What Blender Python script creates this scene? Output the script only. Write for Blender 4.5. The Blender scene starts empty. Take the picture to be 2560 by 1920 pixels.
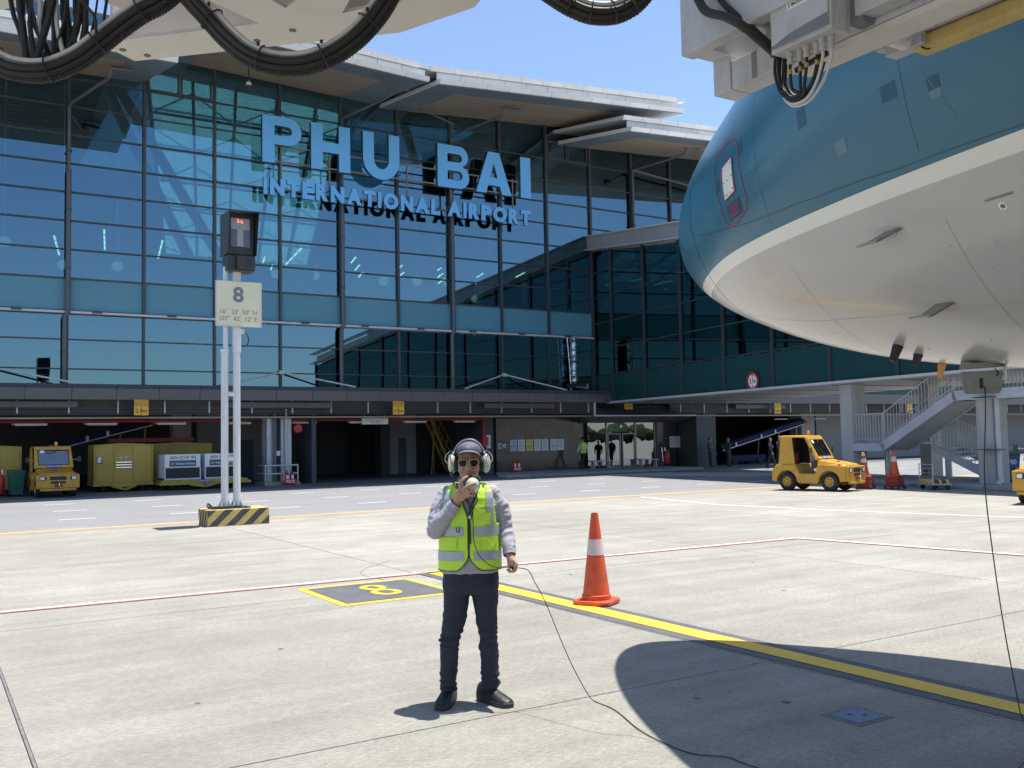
import bpy, bmesh, math, random
from math import sin, cos, pi, radians, sqrt, atan2
from mathutils import Vector, Matrix, noise

random.seed(7)
SC = bpy.context.scene
COL = SC.collection
V = Vector

# ------------------------------------------------------------------ camera
# World: X runs along the terminal front to the right, Y into the terminal, Z up, ground z = 0.
CAM_H, YAW, PITCH, ROLL = 1.72, radians(32), math.atan(138.3 / 2372.5), 0.019
cam_data = bpy.data.cameras.new('camera')
cam = bpy.data.objects.new('camera', cam_data)
COL.objects.link(cam)
_f = V((cos(PITCH) * sin(YAW), cos(PITCH) * cos(YAW), sin(PITCH)))
_r0 = V((cos(YAW), -sin(YAW), 0))
_u0 = _r0.cross(_f)
_r = _r0 * cos(ROLL) - _u0 * sin(ROLL)
_u = _r0 * sin(ROLL) + _u0 * cos(ROLL)
_m = Matrix(((_r.x, _u.x, -_f.x, 0), (_r.y, _u.y, -_f.y, 0), (_r.z, _u.z, -_f.z, CAM_H), (0, 0, 0, 1)))
cam.matrix_world = _m
cam_data.sensor_width = 36.0
cam_data.lens = 36.0 * 2372.5 / 2560.0
cam_data.clip_start = 0.05
cam_data.clip_end = 6000
SC.camera = cam

# ------------------------------------------------------------------ sky, sun, exposure
TO_SUN = V((0.207, -0.02, 1.0)).normalized()
SUN_EL = math.asin(TO_SUN.z)
SUN_AZ = atan2(TO_SUN.x, TO_SUN.y)
W = bpy.data.worlds.new('World')
SC.world = W
W.use_nodes = True
nt = W.node_tree
nt.nodes.clear()
sky = nt.nodes.new('ShaderNodeTexSky')
sky.sky_type = 'NISHITA'
sky.sun_disc = False
sky.sun_elevation = SUN_EL
sky.sun_rotation = SUN_AZ
sky.altitude = 10
sky.air_density = 1.0
sky.dust_density = 0.7
sky.ozone_density = 3.0
bg = nt.nodes.new('ShaderNodeBackground')
bg.inputs['Strength'].default_value = 0.128
wo = nt.nodes.new('ShaderNodeOutputWorld')
nt.links.new(sky.outputs[0], bg.inputs[0])
nt.links.new(bg.outputs[0], wo.inputs[0])

sun_d = bpy.data.lights.new('sun', 'SUN')
sun_d.energy = 5.0
sun_d.angle = radians(0.53)
sun_d.color = (1.0, 0.955, 0.875)
sun = bpy.data.objects.new('sun', sun_d)
COL.objects.link(sun)
sun.location = (0, 0, 60)
sun.rotation_euler = TO_SUN.to_track_quat('Z', 'Y').to_euler()

SC.view_settings.view_transform = 'Standard'
SC.view_settings.look = 'None'
SC.view_settings.exposure = 0.74
SC.view_settings.gamma = 1.0
SC.view_settings.use_curve_mapping = False
SC.cycles.use_denoising = True
SC.cycles.max_bounces = 7
SC.cycles.diffuse_bounces = 4
SC.cycles.glossy_bounces = 4
SC.cycles.transmission_bounces = 4
SC.cycles.transparent_max_bounces = 12
SC.cycles.sample_clamp_indirect = 8.0
SC.cycles.caustics_reflective = False
SC.cycles.caustics_refractive = False

# ------------------------------------------------------------------ materials
MATS = {}


def mat(name, col, rough=0.5, metal=0.0, var=0.12, scale=3.0, bump=0.0, bscale=60.0, spec=0.5,
        dirt=None, dirt_amt=0.0, dscale=2.0, stretch=(1, 1, 1), rvar=0.1, rand=0.0, coat=0.0, world=False):
    """Procedural principled material: noise tint, dirt patches, roughness variation and fine bump."""
    if name in MATS:
        return MATS[name]
    m = bpy.data.materials.new(name)
    MATS[name] = m
    m.use_nodes = True
    t = m.node_tree
    N, L = t.nodes, t.links
    b = N['Principled BSDF']
    b.inputs['Metallic'].default_value = metal
    b.inputs['Specular IOR Level'].default_value = spec
    if coat:
        b.inputs['Coat Weight'].default_value = coat
        b.inputs['Coat Roughness'].default_value = 0.08
    if world:
        g = N.new('ShaderNodeNewGeometry')
        src = g.outputs['Position']
    else:
        tc = N.new('ShaderNodeTexCoord')
        src = tc.outputs['Object']
    mp = N.new('ShaderNodeMapping')
    mp.inputs['Scale'].default_value = stretch
    L.new(src, mp.inputs[0])
    n1 = N.new('ShaderNodeTexNoise')
    n1.inputs['Scale'].default_value = scale
    n1.inputs['Detail'].default_value = 6
    n1.inputs['Roughness'].default_value = 0.62
    L.new(mp.outputs[0], n1.inputs['Vector'])
    r1 = N.new('ShaderNodeValToRGB')
    lo = [max(0, c * (1 - var)) for c in col[:3]]
    hi = [min(1, c * (1 + var)) for c in col[:3]]
    r1.color_ramp.elements[0].position = 0.3
    r1.color_ramp.elements[1].position = 0.7
    r1.color_ramp.elements[0].color = (*lo, 1)
    r1.color_ramp.elements[1].color = (*hi, 1)
    L.new(n1.outputs['Fac'], r1.inputs[0])
    out = r1.outputs[0]
    if rand:
        oi = N.new('ShaderNodeObjectInfo')
        mr = N.new('ShaderNodeMapRange')
        mr.inputs[3].default_value = 1 - rand
        mr.inputs[4].default_value = 1 + rand
        L.new(oi.outputs['Random'], mr.inputs[0])
        mx = N.new('ShaderNodeVectorMath')
        mx.operation = 'SCALE'
        L.new(out, mx.inputs[0])
        L.new(mr.outputs[0], mx.inputs['Scale'])
        out = mx.outputs[0]
    if dirt is not None and dirt_amt > 0:
        n2 = N.new('ShaderNodeTexNoise')
        n2.inputs['Scale'].default_value = dscale
        n2.inputs['Detail'].default_value = 9
        n2.inputs['Roughness'].default_value = 0.7
        L.new(mp.outputs[0], n2.inputs['Vector'])
        r2 = N.new('ShaderNodeValToRGB')
        r2.color_ramp.elements[0].position = 0.48
        r2.color_ramp.elements[1].position = 0.75
        r2.color_ramp.elements[0].color = (0, 0, 0, 1)
        r2.color_ramp.elements[1].color = (dirt_amt, dirt_amt, dirt_amt, 1)
        L.new(n2.outputs['Fac'], r2.inputs[0])
        mxd = N.new('ShaderNodeMix')
        mxd.data_type = 'RGBA'
        L.new(r2.outputs[0], mxd.inputs[0])
        L.new(out, mxd.inputs[6])
        mxd.inputs[7].default_value = (*dirt, 1)
        out = mxd.outputs[2]
    L.new(out, b.inputs['Base Color'])
    rr = N.new('ShaderNodeMapRange')
    rr.inputs[3].default_value = max(0.02, rough - rvar)
    rr.inputs[4].default_value = min(1, rough + rvar)
    L.new(n1.outputs['Fac'], rr.inputs[0])
    L.new(rr.outputs[0], b.inputs['Roughness'])
    if bump:
        n3 = N.new('ShaderNodeTexNoise')
        n3.inputs['Scale'].default_value = bscale
        n3.inputs['Detail'].default_value = 4
        L.new(mp.outputs[0], n3.inputs['Vector'])
        bp = N.new('ShaderNodeBump')
        bp.inputs['Strength'].default_value = bump
        bp.inputs['Distance'].default_value = 0.02
        L.new(n3.outputs['Fac'], bp.inputs['Height'])
        L.new(bp.outputs[0], b.inputs['Normal'])
    return m


def emit_mat(name, col, strength):
    m = bpy.data.materials.new(name)
    m.use_nodes = True
    b = m.node_tree.nodes['Principled BSDF']
    b.inputs['Base Color'].default_value = (*col, 1)
    b.inputs['Emission Color'].default_value = (*col, 1)
    b.inputs['Emission Strength'].default_value = strength
    MATS[name] = m
    return m


def glass_mat(name, refl=(0.75, 0.85, 0.95), trans=(0.25, 0.38, 0.48), base=0.45, wav=0.0, wscale=0.5):
    """Coated glazing: a tinted mirror reflection over a tinted see-through pane."""
    m = bpy.data.materials.new(name)
    MATS[name] = m
    m.use_nodes = True
    t = m.node_tree
    N, L = t.nodes, t.links
    N.clear()
    o = N.new('ShaderNodeOutputMaterial')
    gl = N.new('ShaderNodeBsdfGlossy')
    gl.inputs['Color'].default_value = (*refl, 1)
    gl.inputs['Roughness'].default_value = 0.005
    tr = N.new('ShaderNodeBsdfTransparent')
    tr.inputs['Color'].default_value = (*trans, 1)
    lw = N.new('ShaderNodeLayerWeight')
    lw.inputs['Blend'].default_value = 0.35
    mr = N.new('ShaderNodeMapRange')
    mr.inputs[3].default_value = base
    mr.inputs[4].default_value = 1.0
    L.new(lw.outputs['Fresnel'], mr.inputs[0])
    mx = N.new('ShaderNodeMixShader')
    L.new(mr.outputs[0], mx.inputs[0])
    L.new(tr.outputs[0], mx.inputs[1])
    L.new(gl.outputs[0], mx.inputs[2])
    L.new(mx.outputs[0], o.inputs[0])
    if wav:
        g = N.new('ShaderNodeNewGeometry')
        nz = N.new('ShaderNodeTexNoise')
        nz.inputs['Scale'].default_value = wscale
        nz.inputs['Detail'].default_value = 1
        L.new(g.outputs['Position'], nz.inputs['Vector'])
        bp = N.new('ShaderNodeBump')
        bp.inputs['Strength'].default_value = wav
        bp.inputs['Distance'].default_value = 0.05
        L.new(nz.outputs['Fac'], bp.inputs['Height'])
        L.new(bp.outputs[0], gl.inputs['Normal'])
    return m


# ------------------------------------------------------------------ object helpers
def tag(o, label=None, cat=None, group=None, kind=None):
    if label:
        o['label'] = label
    if cat:
        o['category'] = cat
    if group:
        o['group'] = group
    if kind:
        o['kind'] = kind
    return o


def thing(name, label, cat, loc=(0, 0, 0), rz=0.0, group=None):
    o = bpy.data.objects.new(name, None)
    o.empty_display_size = 0.2
    COL.objects.link(o)
    o.location = loc
    o.rotation_euler = (0, 0, rz)
    o.matrix_basis = Matrix.Translation(V(loc)) @ Matrix.Rotation(rz, 4, 'Z')
    return tag(o, label, cat, group)


def world_of(o):
    m = o.matrix_basis.copy()
    p = o.parent
    while p is not None:
        m = p.matrix_basis @ m
        p = p.parent
    return m


def add_mesh(name, me, material, parent=None, smooth=False):
    o = bpy.data.objects.new(name, me)
    COL.objects.link(o)
    if parent is not None:
        o.parent = parent
    if material is not None and not me.materials:
        me.materials.append(MATS[material] if isinstance(material, str) else material)
    if smooth:
        for p in me.polygons:
            p.use_smooth = True
    return o


SCRATCH = bpy.data.scenes.new('scratch')


def evaluated_mesh(ob):
    """evaluate one helper object in an empty scene of its own (keeps the script fast)"""
    SCRATCH.collection.objects.link(ob)
    vl = SCRATCH.view_layers[0]
    vl.update()
    me = bpy.data.meshes.new_from_object(ob.evaluated_get(vl.depsgraph))
    return me


class MB:
    """Collects simple solids, then links them as ONE mesh object."""

    def __init__(self):
        self.v, self.f = [], []

    def add(self, vs, fs):
        n = len(self.v)
        self.v += [V(p) for p in vs]
        self.f += [tuple(i + n for i in f) for f in fs]
        return self

    def box(self, c, s, rot=None):
        x, y, z = s[0] / 2, s[1] / 2, s[2] / 2
        vs = [V((a, b, d)) for a in (-x, x) for b in (-y, y) for d in (-z, z)]
        if rot is not None:
            R = rot if isinstance(rot, Matrix) else Matrix.Rotation(rot, 3, 'Z')
            vs = [R @ p for p in vs]
        c = V(c)
        return self.add([p + c for p in vs],
                        [(0, 1, 3, 2), (4, 6, 7, 5), (0, 4, 5, 1), (2, 3, 7, 6), (0, 2, 6, 4), (1, 5, 7, 3)])

    def bx(self, x0, x1, y0, y1, z0, z1):
        return self.box(((x0 + x1) / 2, (y0 + y1) / 2, (z0 + z1) / 2), (x1 - x0, y1 - y0, z1 - z0))

    def hexa(self, b, t):
        """box from four bottom and four top corners (same winding)"""
        return self.add(list(b) + list(t), [(3, 2, 1, 0), (4, 5, 6, 7), (0, 1, 5, 4), (1, 2, 6, 5), (2, 3, 7, 6), (3, 0, 4, 7)])

    def beam(self, p0, p1, w, h, up=(0, 0, 1)):
        p0, p1, up = V(p0), V(p1), V(up)
        d = (p1 - p0).normalized()
        s = d.cross(up).normalized()
        u = s.cross(d)
        a = [p0 + s * (w / 2 * i) + u * (h / 2 * j) for i, j in ((-1, -1), (1, -1), (1, 1), (-1, 1))]
        b = [p1 + s * (w / 2 * i) + u * (h / 2 * j) for i, j in ((-1, -1), (1, -1), (1, 1), (-1, 1))]
        return self.add(a + b, [(3, 2, 1, 0), (4, 5, 6, 7), (0, 1, 5, 4), (1, 2, 6, 5), (2, 3, 7, 6), (3, 0, 4, 7)])

    def tube(self, pts, r, seg=10, cap=True):
        pts = [V(p) for p in pts]
        rs = r if isinstance(r, (list, tuple)) else [r] * len(pts)
        n0 = len(self.v)
        prev = None
        for i, p in enumerate(pts):
            d = (pts[min(i + 1, len(pts) - 1)] - pts[max(i - 1, 0)])
            d = d.normalized() if d.length > 1e-9 else V((0, 0, 1))
            if prev is None:
                a = V((0, 0, 1)) if abs(d.z) < 0.9 else V((1, 0, 0))
                s = d.cross(a).normalized()
            else:
                s = (prev - d * prev.dot(d))
                s = s.normalized() if s.length > 1e-6 else d.orthogonal().normalized()
            prev = s
            u = d.cross(s)
            for k in range(seg):
                a = 2 * pi * k / seg
                self.v.append(p + s * (rs[i] * cos(a)) + u * (rs[i] * sin(a)))
        for i in range(len(pts) - 1):
            for k in range(seg):
                a, b = n0 + i * seg + k, n0 + i * seg + (k + 1) % seg
                self.f.append((a, b, b + seg, a + seg))
        if cap:
            self.f.append(tuple(n0 + k for k in reversed(range(seg))))
            m = n0 + (len(pts) - 1) * seg
            self.f.append(tuple(m + k for k in range(seg)))
        return self

    def cyl(self, p0, p1, r, seg=16):
        return self.tube([p0, p1], r, seg)

    def lathe(self, prof, c=(0, 0, 0), axis='Z', seg=24, cap=True):
        """prof: list of (radius, height)"""
        n0 = len(self.v)
        c = V(c)
        for r, h in prof:
            for k in range(seg):
                a = 2 * pi * k / seg
                if axis == 'Z':
                    p = V((r * cos(a), r * sin(a), h))
                elif axis == 'Y':
                    p = V((r * cos(a), h, -r * sin(a)))
                else:
                    p = V((h, r * cos(a), r * sin(a)))
                self.v.append(c + p)
        for i in range(len(prof) - 1):
            for k in range(seg):
                a, b = n0 + i * seg + k, n0 + i * seg + (k + 1) % seg
                self.f.append((a, b, b + seg, a + seg))
        if cap:
            self.f.append(tuple(n0 + k for k in reversed(range(seg))))
            m = n0 + (len(prof) - 1) * seg
            self.f.append(tuple(m + k for k in range(seg)))
        return self

    def prism(self, poly, o, ex, ey, depth):
        """2-D polygon (counter-clockwise in ex,ey) extruded along ex x ey by depth"""
        o, ex, ey = V(o), V(ex), V(ey)
        n = ex.cross(ey).normalized() * depth
        k = len(poly)
        a = [o + ex * p[0] + ey * p[1] for p in poly]
        b = [p + n for p in a]
        fs = [tuple(reversed(range(k))), tuple(range(k, 2 * k))]
        fs += [(i, (i + 1) % k, (i + 1) % k + k, i + k) for i in range(k)]
        return self.add(a + b, fs)

    def quad(self, a, b, c, d):
        return self.add([a, b, c, d], [(0, 1, 2, 3)])

    def mesh(self, name='mesh', inv=None):
        me = bpy.data.meshes.new(name)
        vs = self.v if inv is None else [inv @ p for p in self.v]
        me.from_pydata([tuple(p) for p in vs], [], self.f)
        me.update()
        return me

    def build(self, name, material, parent=None, smooth=False, bevel=0.0, world=False, bseg=2):
        inv = world_of(parent).inverted() if (world and parent is not None) else None
        o = add_mesh(name, self.mesh(name, inv), material, parent, smooth)
        if bevel:
            md = o.modifiers.new('bevel', 'BEVEL')
            md.width = bevel
            md.segments = bseg
            md.limit_method = 'ANGLE'
            md.angle_limit = radians(40)
        if smooth:
            set_auto(o)
        return o


def set_auto(o, ang=40):
    me = o.data
    try:
        me.set_sharp_from_angle(angle=radians(ang))
    except Exception:
        pass
    return o


def copy_tree(o, parent=None):
    c = o.copy()
    COL.objects.link(c)
    c.parent = parent
    for ch in list(o.children):
        copy_tree(ch, c)
    return c


def struct(o):
    o['kind'] = 'structure'
    return o


# text -> mesh, fitted into a box; o = lower left corner, ex / ey = unit vectors
def text_mesh(s, w, h, o, ex, ey, depth=0.004, bold=0.0, inv=None, keep=False):
    cu = bpy.data.curves.new('lettering', 'FONT')
    cu.body = s
    cu.size = 1.0
    cu.offset = bold
    cu.extrude = 0.0 if depth <= 0 else 0.5
    cu.resolution_u = 3
    cu.align_x = 'CENTER'
    ob = bpy.data.objects.new('lettering', cu)
    me = evaluated_mesh(ob)
    bpy.data.objects.remove(ob)
    bpy.data.curves.remove(cu)
    xs = [v.co.x for v in me.vertices]
    ys = [v.co.y for v in me.vertices]
    x0, x1, y0, y1 = min(xs), max(xs), min(ys), max(ys)
    o, ex, ey = V(o), V(ex), V(ey)
    n = ex.cross(ey).normalized()
    sx, sy = w / (x1 - x0), h / (y1 - y0)
    if keep:
        sx = sy = min(sx, sy)
    for v in me.vertices:
        p = o + ex * ((v.co.x - x0) * sx) + ey * ((v.co.y - y0) * sy) + n * ((v.co.z + (0.5 if depth > 0 else 0)) * depth)
        v.co = (inv @ p) if inv is not None else p
    me.materials.clear()
    return me


def text(name, s, w, h, o, ex, ey, material, parent=None, depth=0.004, bold=0.0, world=False, keep=False):
    inv = world_of(parent).inverted() if (world and parent is not None) else None
    me = text_mesh(s, w, h, o, ex, ey, depth, bold, inv, keep)
    return add_mesh(name, me, material, parent)


def glyph_mesh(polys, depth):
    """filled outlines (first outer, then holes) in the XY plane -> extruded mesh, z 0..depth"""
    cu = bpy.data.curves.new('glyph', 'CURVE')
    cu.dimensions = '2D'
    cu.fill_mode = 'BOTH'
    cu.extrude = depth / 2
    for poly in polys:
        sp = cu.splines.new('POLY')
        sp.points.add(len(poly) - 1)
        for p, q in zip(sp.points, poly):
            p.co = (q[0], q[1], 0, 1)
        sp.use_cyclic_u = True
    ob = bpy.data.objects.new('glyph', cu)
    me = evaluated_mesh(ob)
    bpy.data.objects.remove(ob)
    bpy.data.curves.remove(cu)
    me.materials.clear()
    return me


def arc(cx, cy, r, a0, a1, n=14, ry=None):
    ry = r if ry is None else ry
    return [(cx + r * cos(radians(a0 + (a1 - a0) * i / n)), cy + ry * sin(radians(a0 + (a1 - a0) * i / n))) for i in range(n + 1)]


def spline(pts, n=8):
    """Catmull-Rom through points"""
    P = [V(p) for p in pts]
    P = [P[0] * 2 - P[1]] + P + [P[-1] * 2 - P[-2]]
    out = []
    for i in range(1, len(P) - 2):
        a, b, c, d = P[i - 1], P[i], P[i + 1], P[i + 2]
        for k in range(n):
            t = k / n
            out.append(0.5 * ((2 * b) + (c - a) * t + (2 * a - 5 * b + 4 * c - d) * t * t + (3 * b - a - 3 * c + d) * t ** 3))
    out.append(P[-2])
    return out


def remesh(me, voxel, smooth_it=4, factor=0.5):
    """union overlapping solids into one continuous skin"""
    ob = bpy.data.objects.new('tmp', me)
    md = ob.modifiers.new('r', 'REMESH')
    md.mode = 'VOXEL'
    md.voxel_size = voxel
    md.use_smooth_shade = True
    if smooth_it:
        sm = ob.modifiers.new('s', 'SMOOTH')
        sm.iterations = smooth_it
        sm.factor = factor
    out = evaluated_mesh(ob)
    bpy.data.objects.remove(ob)
    out.materials.clear()
    for p in out.polygons:
        p.use_smooth = True
    return out


def ell(mb, c, r, seg=16, rings=10, rot=None):
    """ellipsoid"""
    c, vs = V(c), []
    for i in range(rings + 1):
        a = -pi / 2 + pi * i / rings
        for k in range(seg):
            b = 2 * pi * k / seg
            p = V((r[0] * cos(a) * cos(b), r[1] * cos(a) * sin(b), r[2] * sin(a)))
            if rot is not None:
                p = rot @ p
            vs.append(c + p)
    fs = []
    for i in range(rings):
        for k in range(seg):
            a, b = i * seg + k, i * seg + (k + 1) % seg
            fs.append((a, b, b + seg, a + seg))
    return mb.add(vs, fs)


def loft(mb, rings, seg=20, power=2.0, cap=True):
    """rings: (cx, cy, cz, rx, ry) horizontal super-ellipses stacked upward"""
    n0 = len(mb.v)
    for r in rings:
        cx, cy, cz, rx, ry = r[:5]
        for k in range(seg):
            a = 2 * pi * k / seg
            ca, sa = cos(a), sin(a)
            mb.v.append(V((cx + rx * math.copysign(abs(ca) ** (2 / power), ca), cy + ry * math.copysign(abs(sa) ** (2 / power), sa), cz)))
    for i in range(len(rings) - 1):
        for k in range(seg):
            a, b = n0 + i * seg + k, n0 + i * seg + (k + 1) % seg
            mb.f.append((a, b, b + seg, a + seg))
    if cap:
        mb.f.append(tuple(n0 + k for k in reversed(range(seg))))
        m = n0 + (len(rings) - 1) * seg
        mb.f.append(tuple(m + k for k in range(seg)))
    return mb
# ------------------------------------------------------------------ shared materials
mat('white_paint', (0.78, 0.78, 0.76), 0.45, var=0.05, dirt=(0.45, 0.43, 0.4), dirt_amt=0.25)
mat('white_steel', (0.66, 0.65, 0.64), 0.45, var=0.06, dirt=(0.25, 0.22, 0.19), dirt_amt=0.45, dscale=3)
mat('black_rubber', (0.018, 0.018, 0.019), 0.75, var=0.3, scale=20, bump=0.2)
mat('black_plastic', (0.022, 0.023, 0.026), 0.42, var=0.2)
mat('dark_metal', (0.045, 0.05, 0.06), 0.4, metal=0.3, var=0.15)
mat('steel_galv', (0.50, 0.53, 0.56), 0.42, metal=0.25, var=0.16, scale=4, stretch=(3, 3, 0.6), dirt=(0.25, 0.26, 0.28), dirt_amt=0.4)
mat('chrome', (0.7, 0.7, 0.7), 0.18, metal=1.0, var=0.05)
mat('yellow_vehicle', (0.56, 0.30, 0.030), 0.38, var=0.09, scale=2.5, dirt=(0.17, 0.11, 0.045), dirt_amt=0.6, dscale=4.5, bump=0.03)
mat('yellow_box', (0.44, 0.31, 0.05), 0.5, var=0.1, scale=1.6, dirt=(0.17, 0.12, 0.05), dirt_amt=0.4, dscale=2.6, stretch=(1, 1, 0.5))
mat('yellow_sign', (0.80, 0.45, 0.03), 0.5, var=0.06)
mat('red_paint', (0.42, 0.022, 0.025), 0.4, var=0.15)
mat('red_pipe', (0.32, 0.022, 0.02), 0.5, var=0.15)
mat('print_black', (0.02, 0.02, 0.022), 0.6, var=0.1)
mat('print_white', (0.8, 0.8, 0.8), 0.6, var=0.04)
mat('print_blue', (0.05, 0.07, 0.42), 0.5, var=0.1)
mat('print_grey', (0.16, 0.18, 0.23), 0.6, var=0.05)
mat('paper', (0.72, 0.73, 0.76), 0.7, var=0.05)
mat('paper_yellow', (0.72, 0.62, 0.16), 0.7, var=0.08)
mat('paper_blue', (0.45, 0.55, 0.70), 0.7, var=0.05)
mat('navy_paint', (0.008, 0.012, 0.075), 0.6, var=0.2, spec=0.2)
mat('green_bin', (0.02, 0.13, 0.09), 0.45, var=0.15, dirt=(0.1, 0.1, 0.08), dirt_amt=0.3)
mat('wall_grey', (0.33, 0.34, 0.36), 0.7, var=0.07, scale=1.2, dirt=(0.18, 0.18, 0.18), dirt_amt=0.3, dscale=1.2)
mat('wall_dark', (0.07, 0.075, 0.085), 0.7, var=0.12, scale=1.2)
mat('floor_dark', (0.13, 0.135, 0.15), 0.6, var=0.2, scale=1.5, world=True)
mat('clear_lens', (0.75, 0.76, 0.78), 0.1, var=0.03)
mat('amber', (0.9, 0.38, 0.04), 0.25, var=0.05)
mat('tyre', (0.022, 0.022, 0.023), 0.85, var=0.25, scale=12, bump=0.15)


# ------------------------------------------------------------------ apron, road, markings
def concrete_material():
    m = bpy.data.materials.new('apron_concrete')
    MATS['apron_concrete'] = m
    m.use_nodes = True
    t = m.node_tree
    N, L = t.nodes, t.links
    b = N['Principled BSDF']
    b.inputs['Specular IOR Level'].default_value = 0.3
    g = N.new('ShaderNodeNewGeometry')

    def nz(scale, detail, rough, st=(1, 1, 1), rot=0.0, dist=0.0):
        mp = N.new('ShaderNodeMapping')
        mp.inputs['Scale'].default_value = st
        mp.inputs['Rotation'].default_value = (0, 0, rot)
        L.new(g.outputs['Position'], mp.inputs[0])
        n = N.new('ShaderNodeTexNoise')
        n.inputs['Scale'].default_value = scale
        n.inputs['Detail'].default_value = detail
        n.inputs['Roughness'].default_value = rough
        n.inputs['Distortion'].default_value = dist
        L.new(mp.outputs[0], n.inputs['Vector'])
        return n.outputs['Fac']

    def mul(a, lo, hi, f0=0.3, f1=0.7):
        r = N.new('ShaderNodeMapRange')
        r.inputs[1].default_value = f0
        r.inputs[2].default_value = f1
        r.inputs[3].default_value = lo
        r.inputs[4].default_value = hi
        L.new(a, r.inputs[0])
        return r.outputs[0]

    def times(a, c):
        k = N.new('ShaderNodeMath')
        k.operation = 'MULTIPLY'
        L.new(a, k.inputs[0])
        L.new(c, k.inputs[1])
        return k.outputs[0]

    big = mul(nz(0.22, 5, 0.6), 0.80, 1.06)
    mid = mul(nz(1.4, 7, 0.7), 0.86, 1.08)
    streak = mul(nz(1.1, 5, 0.6, (0.22, 2.6, 1), 0.16, 0.6), 0.88, 1.07)
    streak2 = mul(nz(0.9, 5, 0.6, (0.35, 4.0, 1), -0.75, 0.4), 0.92, 1.04)
    fine = mul(nz(38, 4, 0.75, (0.45, 1.6, 1), 0.5), 0.68, 1.26)
    grit = mul(nz(110, 3, 0.75), 0.74, 1.22)
    f = times(times(times(big, mid), times(streak, streak2)), times(fine, grit))
    oi = N.new('ShaderNodeObjectInfo')
    f = times(f, mul(oi.outputs['Random'], 0.965, 1.03, 0, 1))
    # dark tyre scuffs
    tyre = mul(nz(0.55, 4, 0.5, (0.3, 3.2, 1), 0.32, 1.4), 0.0, 0.30, 0.60, 0.72)
    mx = N.new('ShaderNodeMix')
    mx.data_type = 'RGBA'
    L.new(tyre, mx.inputs[0])
    mx.inputs[6].default_value = (0.375, 0.360, 0.318, 1)
    mx.inputs[7].default_value = (0.27, 0.262, 0.25, 1)
    sc = N.new('ShaderNodeVectorMath')
    sc.operation = 'SCALE'
    L.new(mx.outputs[2], sc.inputs[0])
    L.new(f, sc.inputs['Scale'])
    L.new(sc.outputs[0], b.inputs['Base Color'])
    b.inputs['Roughness'].default_value = 0.82
    bp = N.new('ShaderNodeBump')
    bp.inputs['Strength'].default_value = 0.9
    bp.inputs['Distance'].default_value = 0.014
    L.new(nz(70, 5, 0.8, (0.35, 1.7, 1), 0.5), bp.inputs['Height'])
    L.new(bp.outputs[0], b.inputs['Normal'])
    return m


concrete_material()
mat('asphalt_light', (0.21, 0.213, 0.22), 0.8, var=0.10, scale=0.8, stretch=(0.35, 1.6, 1), bump=0.25, bscale=120, dirt=(0.15, 0.155, 0.165), dirt_amt=0.5, dscale=0.5, world=True)
mat('sealant', (0.15, 0.152, 0.15), 0.8, var=0.3, scale=8)
mat('mark_white', (0.74, 0.74, 0.73), 0.65, var=0.05, scale=2, dirt=(0.5, 0.48, 0.44), dirt_amt=0.35, dscale=4, world=True)
mat('mark_red', (0.42, 0.13, 0.15), 0.65, var=0.12, scale=2, dirt=(0.42, 0.38, 0.35), dirt_amt=0.35, dscale=5, world=True)
mat('mark_yellow', (0.72, 0.46, 0.035), 0.6, var=0.08, scale=3, dirt=(0.33, 0.25, 0.12), dirt_amt=0.45, dscale=6, world=True)
mat('mark_yellow_pale', (0.62, 0.44, 0.17), 0.65, var=0.1, scale=3, dirt=(0.42, 0.38, 0.3), dirt_amt=0.7, dscale=3, world=True)
mat('mark_orange', (0.52, 0.27, 0.10), 0.65, var=0.1, scale=3, dirt=(0.42, 0.36, 0.28), dirt_amt=0.6, dscale=3, world=True)
mat('mark_black', (0.085, 0.09, 0.10), 0.7, var=0.15, scale=3, dirt=(0.2, 0.2, 0.2), dirt_amt=0.35, dscale=5, world=True)
mat('grass', (0.06, 0.10, 0.03), 0.9, var=0.3, scale=0.05, world=True)
mat('kerb', (0.30, 0.30, 0.29), 0.8, var=0.2, scale=3, dirt=(0.10, 0.10, 0.10), dirt_amt=0.6, dscale=4, world=True)

# ground sheet to the horizon (a hair below the slabs)
gm = MB()
gm.quad((-2500, -2500, -0.035), (2500, -2500, -0.035), (2500, 2500, -0.035), (-2500, 2500, -0.035))
ground = struct(gm.build('ground', 'sealant'))
# far apron all round the built slabs, one frame-shaped sheet
am = MB()
X0, X1, Y0, Y1 = -9.35, 65.0, -10.0, 22.3
for (a, b_, c, d) in ((-400, 900, -300, Y0), (-400, X0, Y0, Y1), (X1, 900, Y0, Y1), (-400, 0 - 30, Y1, 60), (118, 900, Y1, 60)):
    am.quad((a, c, 0), (b_, c, 0), (b_, d, 0), (a, d, 0))
far_apron = struct(am.build('apron', 'apron_concrete'))
gg = MB().quad((-2500, -2500, -0.02), (2500, -2500, -0.02), (2500, -300, -0.02), (-2500, -300, -0.02))
struct(gg.build('grass_field', 'grass'))

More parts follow.
